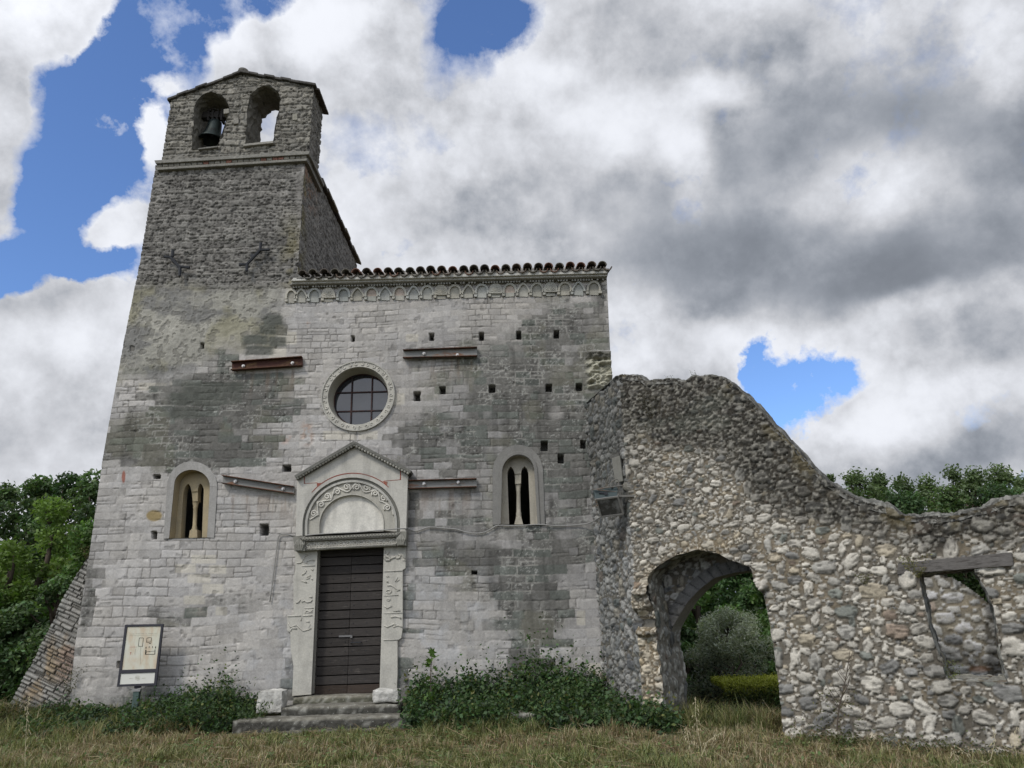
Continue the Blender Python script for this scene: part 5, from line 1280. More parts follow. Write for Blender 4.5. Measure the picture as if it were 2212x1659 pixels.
def ruin_field(T, Z):
    S1 = [(.115, .165, 16), (.075, .12, 110), (.05, .075, 420), (.032, .045, 900), (.018, .028, 1500)]
    scl = lambda t, z: lerp(.58, .90, sstep(1.0, 3.0, t+.5*sstep(2.5, 1.0, z)))
    px, py = project(*ruin_fr(T, Z, np.zeros_like(T)))
    H, C, M = rubble(T, Z, -.2, T_END+.1, RZ0, 5.8, S1, 41, 1.0, white=.15, scale=scl)
    n_a = fbm(T*.8, Z*.8, 4, 2); n_b = fbm(T*3, Z*3, 4, 8); n_c = fbm(T*10, Z*10, 3, 5)
    q, dist = near_poly(np.array(TOP), np.stack([T, Z], 1), False)
    # soot-black weathering under the broken top, strongest along the slope
    wid = .34+.75*pxblob(px, py, 1640, 960, 190, 130, 35, .5)+.60*pxblob(px, py, 1400, 880, 130, 90, 0, .5)+.16*pxblob(px, py, 2000, 1150, 260, 80, 0, .5)+.4*pxblob(px, py, 1480, 880, 150, 90, 0, .6)
    k = sstep(1.15, .45, dist/wid+1.2*(n_b-.5)+.5*(n_a-.5))
    k = np.maximum(k, .75*pxblob(px, py, 1350, 900, 60, 120, 0, .6)*sstep(.35, .6, n_b))
    k2 = .42*pxblob(px, py, 2060, 1420, 60, 180, -8, .6)*sstep(.35, .62, n_b+.2*n_c)
    k3 = .35*sstep(1.2, .2, T)*sstep(2.4, 4.2, Z)
    k = np.clip(np.maximum(np.maximum(k, k2), k3), 0, 1)
    C = lerp3(C, C*.17+np.array([.011, .011, .010]), k*.97)
    C = lerp3(C, np.array([.085, .095, .085]), pxblob(px, py, 1490, 900, 110, 60, 0, .5)*sstep(.45, .65, n_b)*.5)
    lich = sstep(.64, .70, vnoise(T*30, Z*30, 3))*sstep(.3, .8, k)*.5; C = lerp3(C, np.array([.26, .26, .24]), lich)
    moss = sstep(.56, .66, n_b)*sstep(.25, .05, dist)*.55; C = lerp3(C, np.array([.10, .085, .045]), moss)
    tan = pxblob(px, py, 1390, 1440, 40, 150, 0, .5)*.45+pxblob(px, py, 1480, 1215, 120, 30, -20, .6)*.35; C = lerp3(C, C*np.array([1.12, .98, .74]), np.clip(tan, 0, 1))
    # arch stones missing at the left springing: hollow and corbel
    H = H+.16*pxblob(px, py, 1385, 1300, 24, 22, 0, .35)+.12*pxblob(px, py, 1392, 1275, 24, 12, 0, .3)-.14*pxblob(px, py, 1400, 1346, 26, 9, 5, .4)+.09*pxblob(px, py, 1395, 1366, 26, 8, 0, .4)
    H = H+.10*pxblob(px, py, 1638, 1266, 20, 12, 0, .3); C = lerp3(C, np.array([.42, .41, .385]), pxblob(px, py, 1638, 1266, 19, 11, 0, .15)*.85)
    H = H-.09*sstep(.012, -.035, T)
    # beam bed
    H = H+.05*(n_a-.5)
    C = C*np.array([1.05, 1.0, .92]); return H, np.clip(C, .012, .58)
nT = int((T_END)/nr_s)+1; zmax = float(tz.max())+.03; nZ = int((zmax-RZ0)/nr_s)+1
def sheet(name, t0, t1, z0, z1, step, field, fr, cut_above=None, holes=(), keep_poly=None, mat=M_RUBBLE):
    nt = int((t1-t0)/step)+1; nz = int((z1-z0)/step)+1
    T, Z = np.meshgrid(np.linspace(t0, t1, nt), np.linspace(z0, z1, nz)); T = T.ravel().copy(); Z = Z.ravel().copy(); F = grid_faces(nz, nt)
    ft, fz = T[F].mean(1), Z[F].mean(1); keep = np.ones(len(F), bool)
    if cut_above is not None: keep &= fz < cut_above(ft)
    if keep_poly is not None: keep &= inside(keep_poly, ft, fz)
    for h in holes: keep &= ~inside(h, ft, fz)
    K = F[keep]; uk = np.zeros(len(T), bool); uk[K.ravel()] = True; ud = np.zeros(len(T), bool); ud[F[~keep].ravel()] = True
    b = np.where(uk & ud)[0]; P = np.stack([T[b], Z[b]], 1); best = np.full(len(b), 1e9); Q = P.copy()
    for poly in list(holes)+([keep_poly] if keep_poly is not None else []):
        q, dd = near_poly(poly, P); m = dd < best; best[m] = dd[m]; Q[m] = q[m]
    ok = best < step*1.6; T[b[ok]] = Q[ok, 0]; Z[b[ok]] = Q[ok, 1]
    used = np.where(uk)[0]; H = np.zeros(len(T)); C = np.zeros((len(T), 3))
    H[used], C[used] = field(T[used], Z[used])
    V = np.stack([np.broadcast_to(a, T.shape) for a in fr(T, Z, -H)], -1)
    V, K, C = compact(V, K, C)
    return link(name, np_mesh(name, V, K, C), mat)
to_ruin(sheet('rubble_face', -.035, T_END, RZ0, zmax, nr_s, ruin_field, ruin_fr, top_z, [ARCH, WIN]))
# rounded, lichen-grey capping running over the broken top
ts = np.linspace(0, T_END, 330); prof = np.linspace(0, 1, 26)
Tg, Pg = np.meshgrid(ts, prof); zt_ = top_z(Tg); n1 = fbm(Tg*6, Pg*5, 4, 6); n2 = fbm(Tg*22, Pg*14, 3, 9)
dep = -.012+Pg*1.03+.03*(n1-.5)*(Pg < .2); ris = .06*np.sin(np.pi*np.clip(Pg, 0, 1))**.6+.13*(n1-.5)*np.sin(np.pi*Pg)**.3+.06*(n2-.5); ris[0] = -.05-.05*n1[0]; ris[-1] = -.06
X, Y, Zc = ruin_fr(Tg, zt_+ris, dep+.03*(n2-.5))
cg = .058+.12*(n1-.5)+.12*(n2-.5); Cc = np.stack([cg*1.02, cg, cg*.86], -1).reshape(-1, 3); Cc = lerp3(Cc, np.array([.25, .245, .22]), (sstep(.58, .68, vnoise(Tg*34, Pg*30, 5))*.5).ravel())
to_ruin(link('broken_coping', np_mesh('broken_coping', np.stack([X.ravel(), Y.ravel(), Zc.ravel()], -1), grid_faces(len(prof), len(ts)), np.clip(Cc, .015, .5)), M_RUBBLE))
# wall body with the gateway and window cut through
b = MB(); outl = [(0.03, RZ0)]+[(float(T_END), RZ0)]+[(float(t), float(z)-.05) for t, z in zip(np.linspace(T_END, 0.03, 60), top_z(np.linspace(T_END, .03, 60)))]
b.prism(outl, ruin_fr, .06, THICK, [grow(ARCH, cen(ARCH), 1.012), grow(WIN, cen(WIN), 1.02)], (.16, .15, .125)); to_ruin(b.build('wall_body', M_RUBBLE))
def jambs(name, poly, closed, y0, y1, step, seed, sizes, tint, hm=.8):
    """stone lining of an opening: the outline swept through the wall thickness and covered in rubble"""
    P = np.array(poly); 
    if closed: P = np.vstack([P, P[:1]])
    L = np.concatenate([[0], np.cumsum(np.hypot(*(P[1:]-P[:-1]).T))]); n = int(L[-1]/step)+1; s = np.linspace(0, L[-1], n)
    pt = np.stack([np.interp(s, L, P[:, 0]), np.interp(s, L, P[:, 1])], 1)
    tg = np.gradient(pt, axis=0); kk = 9; ker = np.ones(kk)/kk
    tg = np.stack([np.convolve(np.pad(tg[:, i], kk//2, 'edge'), ker, 'valid') for i in range(2)], 1); tg /= np.linalg.norm(tg, axis=1)[:, None]+1e-9
    nm = np.stack([-tg[:, 1], tg[:, 0]], 1); c = pt.mean(0)
    if ((c-pt)*nm).sum() < 0: nm = -nm
    ny = int((y1-y0)/step)+1; y = np.linspace(y0, y1, ny); Sg, Yg = np.meshgrid(s, y)
    H, C, M = rubble(Sg.ravel(), Yg.ravel(), -.1, L[-1]+.1, y0-.1, y1+.1, sizes, seed, hm, aspect=1.1)
    H = H.reshape(Sg.shape)-.012; H[0] = np.minimum(H[0], 0); ii = np.tile(np.arange(n), (ny, 1))
    Tt = pt[ii][..., 0]+nm[ii][..., 0]*H; Zt = pt[ii][..., 1]+nm[ii][..., 1]*H
    X, Y, Z = ruin_fr(Tt, Zt, Yg); C = np.clip(C*np.array(tint), .012, .5)
    return to_ruin(link(name, np_mesh(name, np.stack([X.ravel(), Y.ravel(), Z.ravel()], -1), grid_faces(ny, n), C), M_RUBBLE))
SJ = [(.08, .12, 120), (.05, .075, 300), (.03, .045, 600)]
jambs('gateway_lining', ARCH, False, -.005, THICK, .02, 51, SJ, (.72, .72, .68)); jambs('window_lining', WIN, True, -.005, THICK, .022, 52, SJ, (.8, .8, .76))
# inner arch: a lower round arch closing the back half of the gateway
IY = .60
ARC_IN = R_px([(1449, 1372), (1453, 1356), (1470, 1326), (1487, 1299), (1513, 1272), (1543, 1249), (1587, 1237), (1627, 1232)], IY)
# mirror the visible half about its crown to close the arch
cx = ARC_IN[-1][0]+.02; half = ARC_IN; full = half+[(2*cx-p[0], p[1]) for p in half[::-1][1:]]
full = [(min(p[0], max(q[0] for q in ARCH)+.05), p[1]) for p in full]
spring = full[0][1]; zt_a = max(p[1] for p in ARCH)+.08; tl_a = min(p[0] for p in ARCH)-.05; tr_a = max(p[0] for p in ARCH)+.05
region = [(tl_a, spring-.05)]+full+[(tr_a, full[-1][1]-.02), (tr_a, zt_a), (tl_a, zt_a)]
def inner_field(T, Z):
    H, C, M = rubble(T, Z, tl_a, tr_a, spring-.2, zt_a, [(.06, .10, 200), (.04, .055, 500), (.022, .035, 900)], 61, 1.0)
    q, d = near_poly(np.array(full), np.stack([T, Z], 1), False)
    cc = np.array([cx, spring]); ang = np.arctan2(Z-cc[1], T-cc[0]); r = np.hypot(T-cc[0], Z-cc[1]); n1 = fbm(T*14, Z*14, 4, 3)
    k = sstep(.17, .155, d); j = np.abs(((ang*7.2) % 1)-.5); jj = sstep(.44, .48, j)
    C = lerp3(C, np.stack([.15+.12*(n1-.5)]*3, -1)*np.array([1, .98, .93])*(1-.6*jj)[:, None], k); H = lerp(H, .02-.02*jj+.02*(n1-.5), k)
    return H, np.clip(C*.72, .012, .5)
to_ruin(sheet('inner_arch', tl_a, tr_a, spring-.1, zt_a, .016, inner_field, lambda t, z, y: ruin_fr(t, z, y+IY), None, (), region))
b = MB(); full_w = [(p[0], p[1]) for p in full]
V = []; n = len(full_w)
fine = [(float(np.interp(s, np.linspace(0, 1, n), [p[0] for p in full_w])), float(np.interp(s, np.linspace(0, 1, n), [p[1] for p in full_w]))) for s in np.linspace(0, 1, 40)]
b.add([ruin_fr(p[0], p[1], y) for y in (IY-.01, THICK) for p in fine], [(i, i+1, 41+i-1+1-1, 40+i) if False else (i, i+1, 40+i+1, 40+i) for i in range(39)], (.19, .18, .15))
b.add([ruin_fr(p[0], p[1], THICK) for p in region], [tuple(range(len(region)))], (.15, .14, .12)); to_ruin(b.build('inner_arch_soffit', M_RUBBLE))
# left return of the ruin up to the church front
PA = np.array([1.27, .03]); RLEN = float(np.linalg.norm(RA-PA)); RU = (RA-PA)/RLEN; RN = np.array([-RU[1], RU[0]]); RN = RN if RN[0] > 0 else -RN
def ret_fr(t, z, y): return (PA[0]+RU[0]*t+RN[0]*y, PA[1]+RU[1]*t+RN[1]*y, z)
zr1 = float(top_z(0.0))
def ret_field(T, Z):
    H, C, M = rubble(T, Z, -.1, RLEN+.1, RZ0, zr1+.1, [(.09, .13, 90), (.06, .09, 260), (.035, .055, 600), (.02, .03, 900)], 71, .9, mortar=(.15, .14, .12))
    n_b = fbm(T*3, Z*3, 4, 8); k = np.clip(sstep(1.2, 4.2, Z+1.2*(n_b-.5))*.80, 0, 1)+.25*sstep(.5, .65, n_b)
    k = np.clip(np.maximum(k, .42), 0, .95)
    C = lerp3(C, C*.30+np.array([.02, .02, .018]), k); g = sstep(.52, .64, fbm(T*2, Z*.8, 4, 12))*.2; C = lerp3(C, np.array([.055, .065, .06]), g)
    return H+.04*(fbm(T*2, Z*2, 3, 3)-.5)-.09*sstep(RLEN-.012, RLEN+.03, T), np.clip(C, .012, .5)
to_ruin(sheet('return_face', 0.0, RLEN+.03, RZ0, zr1, .017, ret_field, ret_fr))
b = MB(); q0, q1, q2, q3 = PA+RN*.05, RA+RN*.03+RD*.03, RA+RD*.95, np.array([2.1, .02])
b.hexa([(*q0, RZ0), (*q1, RZ0), (*q2, RZ0), (*q3, RZ0), (*q0, zr1+.02), (*q1, zr1-.01), (*q2, zr1-.02), (*q3, zr1+.05)], (.15, .14, .115)); to_ruin(b.build('return_body', M_RUBBLE))
ts = np.linspace(0, RLEN, 60); Tg, Pg = np.meshgrid(ts, np.linspace(0, 1, 20)); Pg = Pg*.5; n1 = fbm(Tg*6+9, Pg*5, 4, 6)
X, Y, Zc = ret_fr(Tg, zr1+.05*np.sin(np.pi*Pg)**.7+.08*(n1-.5)*np.sin(np.pi*Pg)-.02, -.03+Pg*.9); cg = .15+.22*(n1-.5); Cc = np.stack([cg*1.03, cg, cg*.88], -1).reshape(-1, 3)
to_ruin(link('broken_coping', np_mesh('broken_coping', np.stack([X.ravel(), Y.ravel(), Zc.ravel()], -1), grid_faces(20, 60), np.clip(Cc, .015, .5)), M_RUBBLE))
# light dressed slab in its niche
b = MB(); b.prism(R_px([(1322, 990), (1340, 984), (1347, 1040), (1330, 1044)]), ruin_fr, -.022, .03, (), (.14, .137, .118)); to_ruin(b.build('dressed_slab', M_CARVED, bevel=.01))
b = MB(); b.prism(R_px([(1318, 985), (1337, 979), (1338, 985), (1319, 992)]), ruin_fr, -.02, .03, (), (.08, .078, .07)); to_ruin(b.build('niche_lintel', M_RUBBLE))
# old timber lintel over the window
M_TIMBER = m_plain('old_grey_timber', (.105, .098, .090), .9, 0, .55, 7, (.05, .045, .04), (.48, .66), bump=.9, stretch=(3, 3, 22))
b = MB(); tlb, trb, brb, blb = R_px([(1940, 1217), (2186, 1193), (2190, 1222), (1938, 1241)])
b.prism([tlb, trb, brb, blb], ruin_fr, -.05, .35); to_ruin(b.build('timber_lintel', M_TIMBER, bevel=.015))
b = MB(); q = R_px([(1984, 1240), (2108, 1229), (2108, 1213), (1984, 1226)], .4); b.prism(q, ruin_fr, .36, .62); b.prism([(p[0], p[1]-.01) for p in q], ruin_fr, .64, .92); to_ruin(b.build('timber_lintel', M_TIMBER))
# a second ruined wall behind, its top falling away to the right
BY = 2.7
inner = empty('inner_ruined_wall', tuple(float(v) for v in ruin_fr(6.0, -.4, BY))); tag(inner, 'broken cobble wall with a sloping top seen through the ruin window', 'ruined wall'); II = Matrix.Translation(inner.location).inverted()
bt = R_px([(1930, 1236), (1985, 1238), (2030, 1240), (2058, 1248), (2085, 1264), (2112, 1285), (2141, 1307), (2165, 1330), (2190, 1350), (2240, 1385), (2300, 1420)], BY)
bx = np.array([p[0] for p in bt]); bz = np.array([p[1] for p in bt]); zb_top = lambda t: np.interp(t, bx, bz)
def back_field(T, Z):
    H, C, M = rubble(T, Z, bx[0], bx[-1], -.9, bz.max()+.1, [(.11, .16, 120), (.065, .10, 340), (.035, .05, 700)], 81, 1.0, white=.6, mortar=(.16, .148, .12))
    d = zb_top(T)-Z; n = fbm(T*3, Z*3, 4, 3); k = sstep(.25, .03, d+.3*(n-.5)); C = lerp3(C, C*.4, k*.8); C = C*1.4
    px, py = project(*ruin_fr(T, Z, np.full_like(T, BY))); k2 = sstep(2118, 2135, px+14*(n-.5)); C = lerp3(C, C*.30+.01, k2*.9)
    C = lerp3(C, np.array([.24, .13, .07]), pxblob(px, py, 2115, 1445, 24, 7, 0, .3)*.7)
    return H, np.clip(C, .012, .5)
o = sheet('cobble_face', float(bx[0]), float(bx[-1]), -.9, float(bz.max())+.02, .022, back_field, lambda t, z, y: ruin_fr(t, z, y+BY), zb_top); o.parent = inner; o.matrix_parent_inverse = II
b = MB(); b.prism([(bx[0], -.9), (bx[-1], -.9)]+[(t, zb_top(t)-.01) for t in np.linspace(bx[-1], bx[0], 24)], ruin_fr, BY+.04, BY+.6, (), (.16, .15, .125)); o = b.build('wall_body', M_RUBBLE); o.parent = inner; o.matrix_parent_inverse = II

# ------------------------------------------------------------------ sloping buttress on the far left
BT_Y = .10
bo = W([(188, 1205), (140, 1283), (116, 1339), (88, 1395), (60, 1447), (24, 1515), (0, 1570), (-20, 1610)], BT_Y)
bi_x = -6.97
but = empty('sloping_buttress', (-8.0, .4, .3)); tag(but, 'sloping buttress of thin orange and grey courses against the left church corner', 'buttress'); BI = Matrix.Translation((-8, .4, .3)).inverted()
ozs = np.array([p[1] for p in bo])[::-1]; oxs = np.array([p[0] for p in bo])[::-1]
def but_field(X, Z):
    a = math.radians(24); u = X*math.cos(a)+Z*math.sin(a); v = -X*math.sin(a)+Z*math.cos(a)
    v = Z*math.cos(a)+(X+8)*math.sin(a); u = (X+8)*math.cos(a)-Z*math.sin(a)
    n_a = fbm(X*1.2, Z*1.2, 4, 2); n_b = fbm(X*4, Z*4, 4, 5); n_c = fbm(X*13, Z*13, 4, 9)
    d, R, cx, cz = masonry(u+.02*(n_c-.5), v+.02*(n_b-.5), 77, (.05, .075, .05, .075), (2.0, 5.0), -2.5, 4.5, -3, 5)
    g = .235+.12*(R[..., 0]-.5)+.12*(n_c-.5); C = np.stack([g, g*.96, g*.86], -1)
    px, py = project(X, np.full_like(X, BT_Y), Z)
    o_ = np.maximum(pxblob(px, py, 90, 1440, 42, 60, 35, .6), np.maximum(pxblob(px, py, 70, 1490, 30, 40, 20, .6), pxblob(px, py, 130, 1390, 24, 40, 20, .6)*.8))*sstep(.36, .6, n_b); C = lerp3(C, np.array([.25, .17, .08])*(.6+.8*n_c[..., None]), o_*.6)
    pk = pxblob(px, py, 145, 1430, 20, 50, 10, .6)*sstep(.4, .6, n_b); C = lerp3(C, np.array([.26, .175, .135]), pk*.6)
    ed = sstep(.14, .03, X-np.interp(Z, ozs, oxs)); C = lerp3(C, np.array([.22, .22, .20])*(.5+n_c[..., None]), ed*.7)
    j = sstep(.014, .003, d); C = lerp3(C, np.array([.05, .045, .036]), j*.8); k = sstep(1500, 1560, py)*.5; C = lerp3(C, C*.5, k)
    return -.028*j+.03*(R[..., 0]-.5)+.02*(n_c-.5)+.03*ed*(n_b-.2), np.clip(C, .012, .5)
o = field_mesh('buttress_face', lambda z: (np.interp(z, ozs, oxs), np.full_like(z, bi_x)), .0, float(ozs.max()), .014, but_field, lambda x, z, y: (x, y+BT_Y, z), (), False, M_RUBBLE, None, 2.4)
o.parent = but; o.matrix_parent_inverse = BI
b = MB(); P = [(-7.0, -.2)]+[(-7.0, float(ozs.max())-.02)]+[(p[0]+.02, p[1]-.02) for p in bo]; b.prism(P, wall, BT_Y+.03, BT_Y+1.3, (), (.2, .19, .165)); o = b.build('buttress_body', M_RUBBLE); o.parent = but; o.matrix_parent_inverse = BI

# ------------------------------------------------------------------ floodlight
FY = -1.62
def f5(x, y): return (1047+.15998*x, 943.7+.15998*y)
fl = at_y(1316, 1092, FY); flood = empty('floodlight', tuple(float(v) for v in fl)); tag(flood, 'old rusty rectangular floodlight on a bracket at the corner of the ruin', 'floodlight'); FI = Matrix.Translation(flood.location).inverted()
def fkid(b, name, mat, **k): o = b.build(name, mat, **k); o.parent = flood; o.matrix_parent_inverse = FI; return o
face = [at_y(*f5(*p), FY+dy) for p, dy in (((1500, 848), -.04), ((1795, 808), -.02), ((1868, 1042), .10), ((1572, 1078), .08))]
face = [np.array(p) for p in face]; nrm = np.cross(face[1]-face[0], face[3]-face[0]); nrm /= np.linalg.norm(nrm); nrm = nrm if nrm[1] > 0 else -nrm
cf = sum(face)/4; back = [cf+(p-cf)*.62+nrm*.17 for p in face]
b = MB(); b.hexa([*[p+nrm*.012 for p in face], *back]); fkid(b, 'housing', m_plain('dark_lamp_housing', (.05, .06, .06), .6, .3, .4, 16, (.12, .07, .04), (.55, .7)), bevel=.008)
b = MB()
for i in range(4):
    b.bar(face[i], face[(i+1) % 4], .022, .03, tuple(nrm))
fkid(b, 'rim', m_plain('lamp_rim', (.20, .195, .18), .6, .4, .35, 18, (.16, .085, .035), (.54, .66)))
m, T, bs = mat_new('dusty_lamp_glass'); oc = T.n('ShaderNodeTexCoord').outputs['Object']; c = T.mix(T.ramp(T.noise(oc, 7, 5), .42, .62), (.035, .035, .033), (.13, .13, .125)); T.l(c, bs.inputs['Base Color']); bs.inputs['Roughness'].default_value = .22
b = MB(); q = [cf+(p-cf)*.95 for p in face]; b.hexa([*[p-nrm*.001 for p in q], *[p+nrm*.008 for p in q]]); fkid(b, 'front_glass', m)
b = MB(); ul, ur = at_y(*f5(1478, 738), FY+.04), at_y(*f5(1800, 690), FY+.06)
b.hexa([face[0]+nrm*.02, face[1]+nrm*.02, face[1]+nrm*.14, face[0]+nrm*.14, ul, ur, ur+nrm*.10, ul+nrm*.10]); fkid(b, 'gear_box', m_plain('dark_gear_box', (.04, .055, .055), .6, .2, .5, 18, (.10, .09, .075), (.6, .75)), bevel=.008)
b = MB(); p = at_y(*f5(1635, 765), FY+.01); b.lathe([(.0, -.02), (.028, -.02), (.028, .03), (.0, .03)], tuple(p), 12, 'Y'); b.tube([p+np.array([-.1, 0, .01]), p], .012, 6); fkid(b, 'cable_gland', M_IRON)
b = MB(); b.tube([at_y(*f5(*p_), FY+.02) for p_ in ((1465, 715), (1560, 700), (1700, 678), (1875, 655))], .010, 6); b.tube([at_y(*f5(1475, 712), FY+.0), at_y(*f5(1800, 745), FY+.04)], .007, 6)
b.bar(at_y(*f5(1805, 640), FY+.05), at_y(*f5(1868, 1045), FY+.13), .035, .012, (0, 1, 0)); b.bar(at_y(*f5(1812, 800), FY+.06), ruin_fr(.12, at_y(*f5(1812, 800), FY+.06)[2], .03), .03, .03); b.tube([at_y(*f5(1700, 678), FY+.02), ret_fr(RLEN-.25, at_y(*f5(1700, 678), FY)[2], .03)], .012, 6)
b.tube([at_y(*f5(1700, 670), FY+.02), at_y(*f5(1705, 620), FY+.03), at_y(*f5(1740, 585), FY+.04), at_y(*f5(1790, 570), FY+.05), at_y(*f5(1812, 600), FY+.05), at_y(*f5(1808, 650), FY+.05)], .008, 6, True); fkid(b, 'bracket', m_plain('bracket_steel', (.15, .145, .13), .7, .4, .3, 14, (.12, .07, .04), (.5, .7)))
# ------------------------------------------------------------------ vegetation
def leaf_mesh(name, C, size, cols, seed, upbias=.5, aspect=.55, fold=.25, hang=None):
    """one folded leaf (two triangles-pairs) at every point"""
    rg = np.random.default_rng(seed); n = len(C); size = np.broadcast_to(size, (n,))
    nz = rg.normal(0, 1, (n, 3)); nz[:, 2] = np.abs(nz[:, 2])*(.6)+upbias; nz /= np.linalg.norm(nz, axis=1)[:, None]
    ax = rg.normal(0, 1, (n, 3)) if hang is None else hang+rg.normal(0, .4, (n, 3))
    ax -= nz*(ax*nz).sum(1)[:, None]; ax /= np.linalg.norm(ax, axis=1)[:, None]+1e-9
    sd = np.cross(nz, ax); L = size[:, None]; Wd = L*aspect*.5
    base = C-ax*L*.5; tip = C+ax*L*.5; mid = C+nz*L*(-fold*.3)-ax*L*.05
    V = np.stack([base, mid+sd*Wd+nz*L*fold*.3, tip, mid-sd*Wd+nz*L*fold*.3], 1).reshape(-1, 3)
    i = np.arange(n)*4; F = np.concatenate([np.stack([i, i+1, i+2], -1), np.stack([i, i+2, i+3], -1)])
    return np_mesh(name, V, F, np.repeat(cols, 4, 0), smooth=False)
def leaf_cols(n, base, rg, var=.25, alt=None, altp=0.0):
    c = np.array(base)[None]*(1+rg.normal(0, var, (n, 1))).clip(.35, 2.0)
    c = c*(1+rg.normal(0, .07, (n, 3)))
    if alt is not None:
        m = rg.random(n) < altp; c[m] = np.array(alt)*(1+rg.normal(0, .2, (m.sum(), 1))).clip(.4, 2)
    return c.clip(.004, .6)
def crown_points(rg, lobes, n, shell=.45):
    w = np.array([l[3]**2 for l in lobes]); k = rg.choice(len(lobes), n, p=w/w.sum())
    d = rg.normal(0, 1, (n, 3)); d /= np.linalg.norm(d, axis=1)[:, None]
    r = (shell+(1-shell)*rg.random(n)**.6)*(1+rg.normal(0, .10, n))
    L = np.array(lobes)[k]
    return L[:, :3]+d*r[:, None]*L[:, 3:4]*np.array([1, 1, .82]), k
def make_tree(name, base, h, cr, col, nleaf, lsize, seed, crown0=.25, nl=34, col2=None, label=None, cat='tree', group=None, spread=1.0, sparse=0.0, lean=0.0, loberad=.32, vary=.22, hang=None, aspect=.55, alt=None, altp=0, shell=.45):
    rg = np.random.default_rng(seed); root = empty(name, tuple(map(float, base)))
    lobes = []; zc0 = h*crown0
    for i in range(nl):
        t = rg.random(); z = zc0+(h*.94-zc0)*t
        prof = math.sin(math.pi*min(1, .18+.80*(t**.85)))**.7*1.0
        a = rg.uniform(0, 6.283); rr = cr*spread*prof*rg.uniform(.25, .82)
        lobes.append((rr*math.cos(a)+lean*t, rr*math.sin(a), z, cr*loberad*rg.uniform(.55, 1.15)*(1.0-.35*t)))
    lobes.append((lean, 0, h-cr*.2, cr*.24))
    P, k = crown_points(rg, lobes, nleaf, shell)
    if sparse: 
        q = rg.random(nleaf) > sparse*sstep(.5, .95, P[:, 2]/h); P, k = P[q], k[q]
    lb = rg.normal(1, vary, len(lobes)).clip(.5, 1.7)
    C = leaf_cols(len(P), col, rg, .20, alt, altp)*lb[k][:, None]
    if col2 is not None:
        mm = sstep(.4, .9, P[:, 2]/h+.3*(lb[k]-1)); C = lerp3(C, np.array(col2)*(1+rg.normal(0, .2, (len(P), 1))), mm*.8)
    o = link('crown', leaf_mesh('crown', P, lsize*rg.uniform(.6, 1.3, len(P)), C.clip(.004, .6), seed+1, .45, aspect, hang=hang), M_LEAF, root)
    b = MB(); r0 = max(.04, cr*.075); zz = np.linspace(0, h*.8, 7); wob = rg.normal(0, cr*.03, (7, 2)); wob[0] = 0
    b.tube([(wob[i, 0]+lean*zz[i]/h, wob[i, 1], zz[i]-.15*(i == 0)) for i in range(7)], [r0*(1.15-.85*i/6) for i in range(7)], 8)
    for (x, y, z, r) in lobes[::2]:
        z0 = max(h*.1, z-abs(x)-.3*h*rg.random()); j = z0/h; p0 = (lean*j, 0, z0); m = ((p0[0]+x)/2+rg.normal(0, .08*cr), (p0[1]+y)/2+rg.normal(0, .08*cr), (z0+z)/2+.06*cr)
        b.tube([p0, m, (x, y, z)], [r0*.42, r0*.28, r0*.10], 5)
    b.build('trunk', M_BARK, root, smooth=True)
    tag(root, label, cat, group); return root
def tree_px(name, px, ptop, D, cr, zb=None, **kw):
    P = at_d(px, ptop, D); zb = float(gh(P[0], P[1]))-.1 if zb is None else zb
    return make_tree(name, (P[0], P[1], zb), float(P[2]-zb), cr, **kw)
DG, MG, LG, OL = (.070, .112, .046), (.095, .16, .050), (.165, .245, .065), (.20, .235, .175)
GL, GR = 'trees on the slope to the left of the church', 'trees behind the ruined wall'
tree_px('broadleaf_tree', 8, 1038, 32, 2.6, col=DG, nleaf=9000, lsize=.20, seed=101, label='dark tree at the left edge of the photo, farthest from the church', group=GL)
tree_px('broadleaf_tree', 92, 1024, 31, 2.5, col=DG, nleaf=9000, lsize=.20, seed=102, label='dark round-topped tree above the bright green one left of the tower', group=GL)
tree_px('broadleaf_tree', 150, 1019, 30, 2.3, col=(.034, .066, .024), nleaf=9000, lsize=.19, seed=103, label='tall dark tree second from the tower in the back row', group=GL)
tree_px('broadleaf_tree', 205, 1014, 29, 2.2, col=DG, nleaf=8000, lsize=.19, seed=104, label='dark tree in the back row touching the tower edge', group=GL)
tree_px('broadleaf_tree', 118, 1072, 20, 2.0, col=LG, nleaf=16000, lsize=.125, seed=105, col2=(.12, .19, .045), crown0=.05, label='bright green tree with light upper leaves beside the tower', group=GL)
tree_px('broadleaf_tree', 205, 1120, 19, 1.5, col=MG, nleaf=11000, lsize=.12, seed=106, crown0=.02, label='mid green tree just behind the church corner above the buttress', group=GL)
tree_px('broadleaf_tree', 35, 1165, 19, 1.9, col=(.065, .115, .026), nleaf=15000, lsize=.12, seed=107, col2=(.11, .165, .04), crown0=.02, label='yellow-green bushy tree at the left edge', group=GL)
tree_px('broadleaf_tree', 130, 1240, 17.2, 1.3, col=DG, nleaf=11000, lsize=.105, seed=108, crown0=.02, label='dark low tree right behind the top of the buttress', group=GL)
tree_px('broadleaf_tree', 25, 1310, 17, 1.5, col=(.032, .062, .020), nleaf=13000, lsize=.105, seed=109, crown0=.0, label='dark low tree behind the foot of the buttress', group=GL)
tree_px('broadleaf_tree', -60, 1180, 18, 1.6, col=MG, nleaf=9000, lsize=.12, seed=110, crown0=.02, label='tree half outside the left edge of the photo', group=GL)
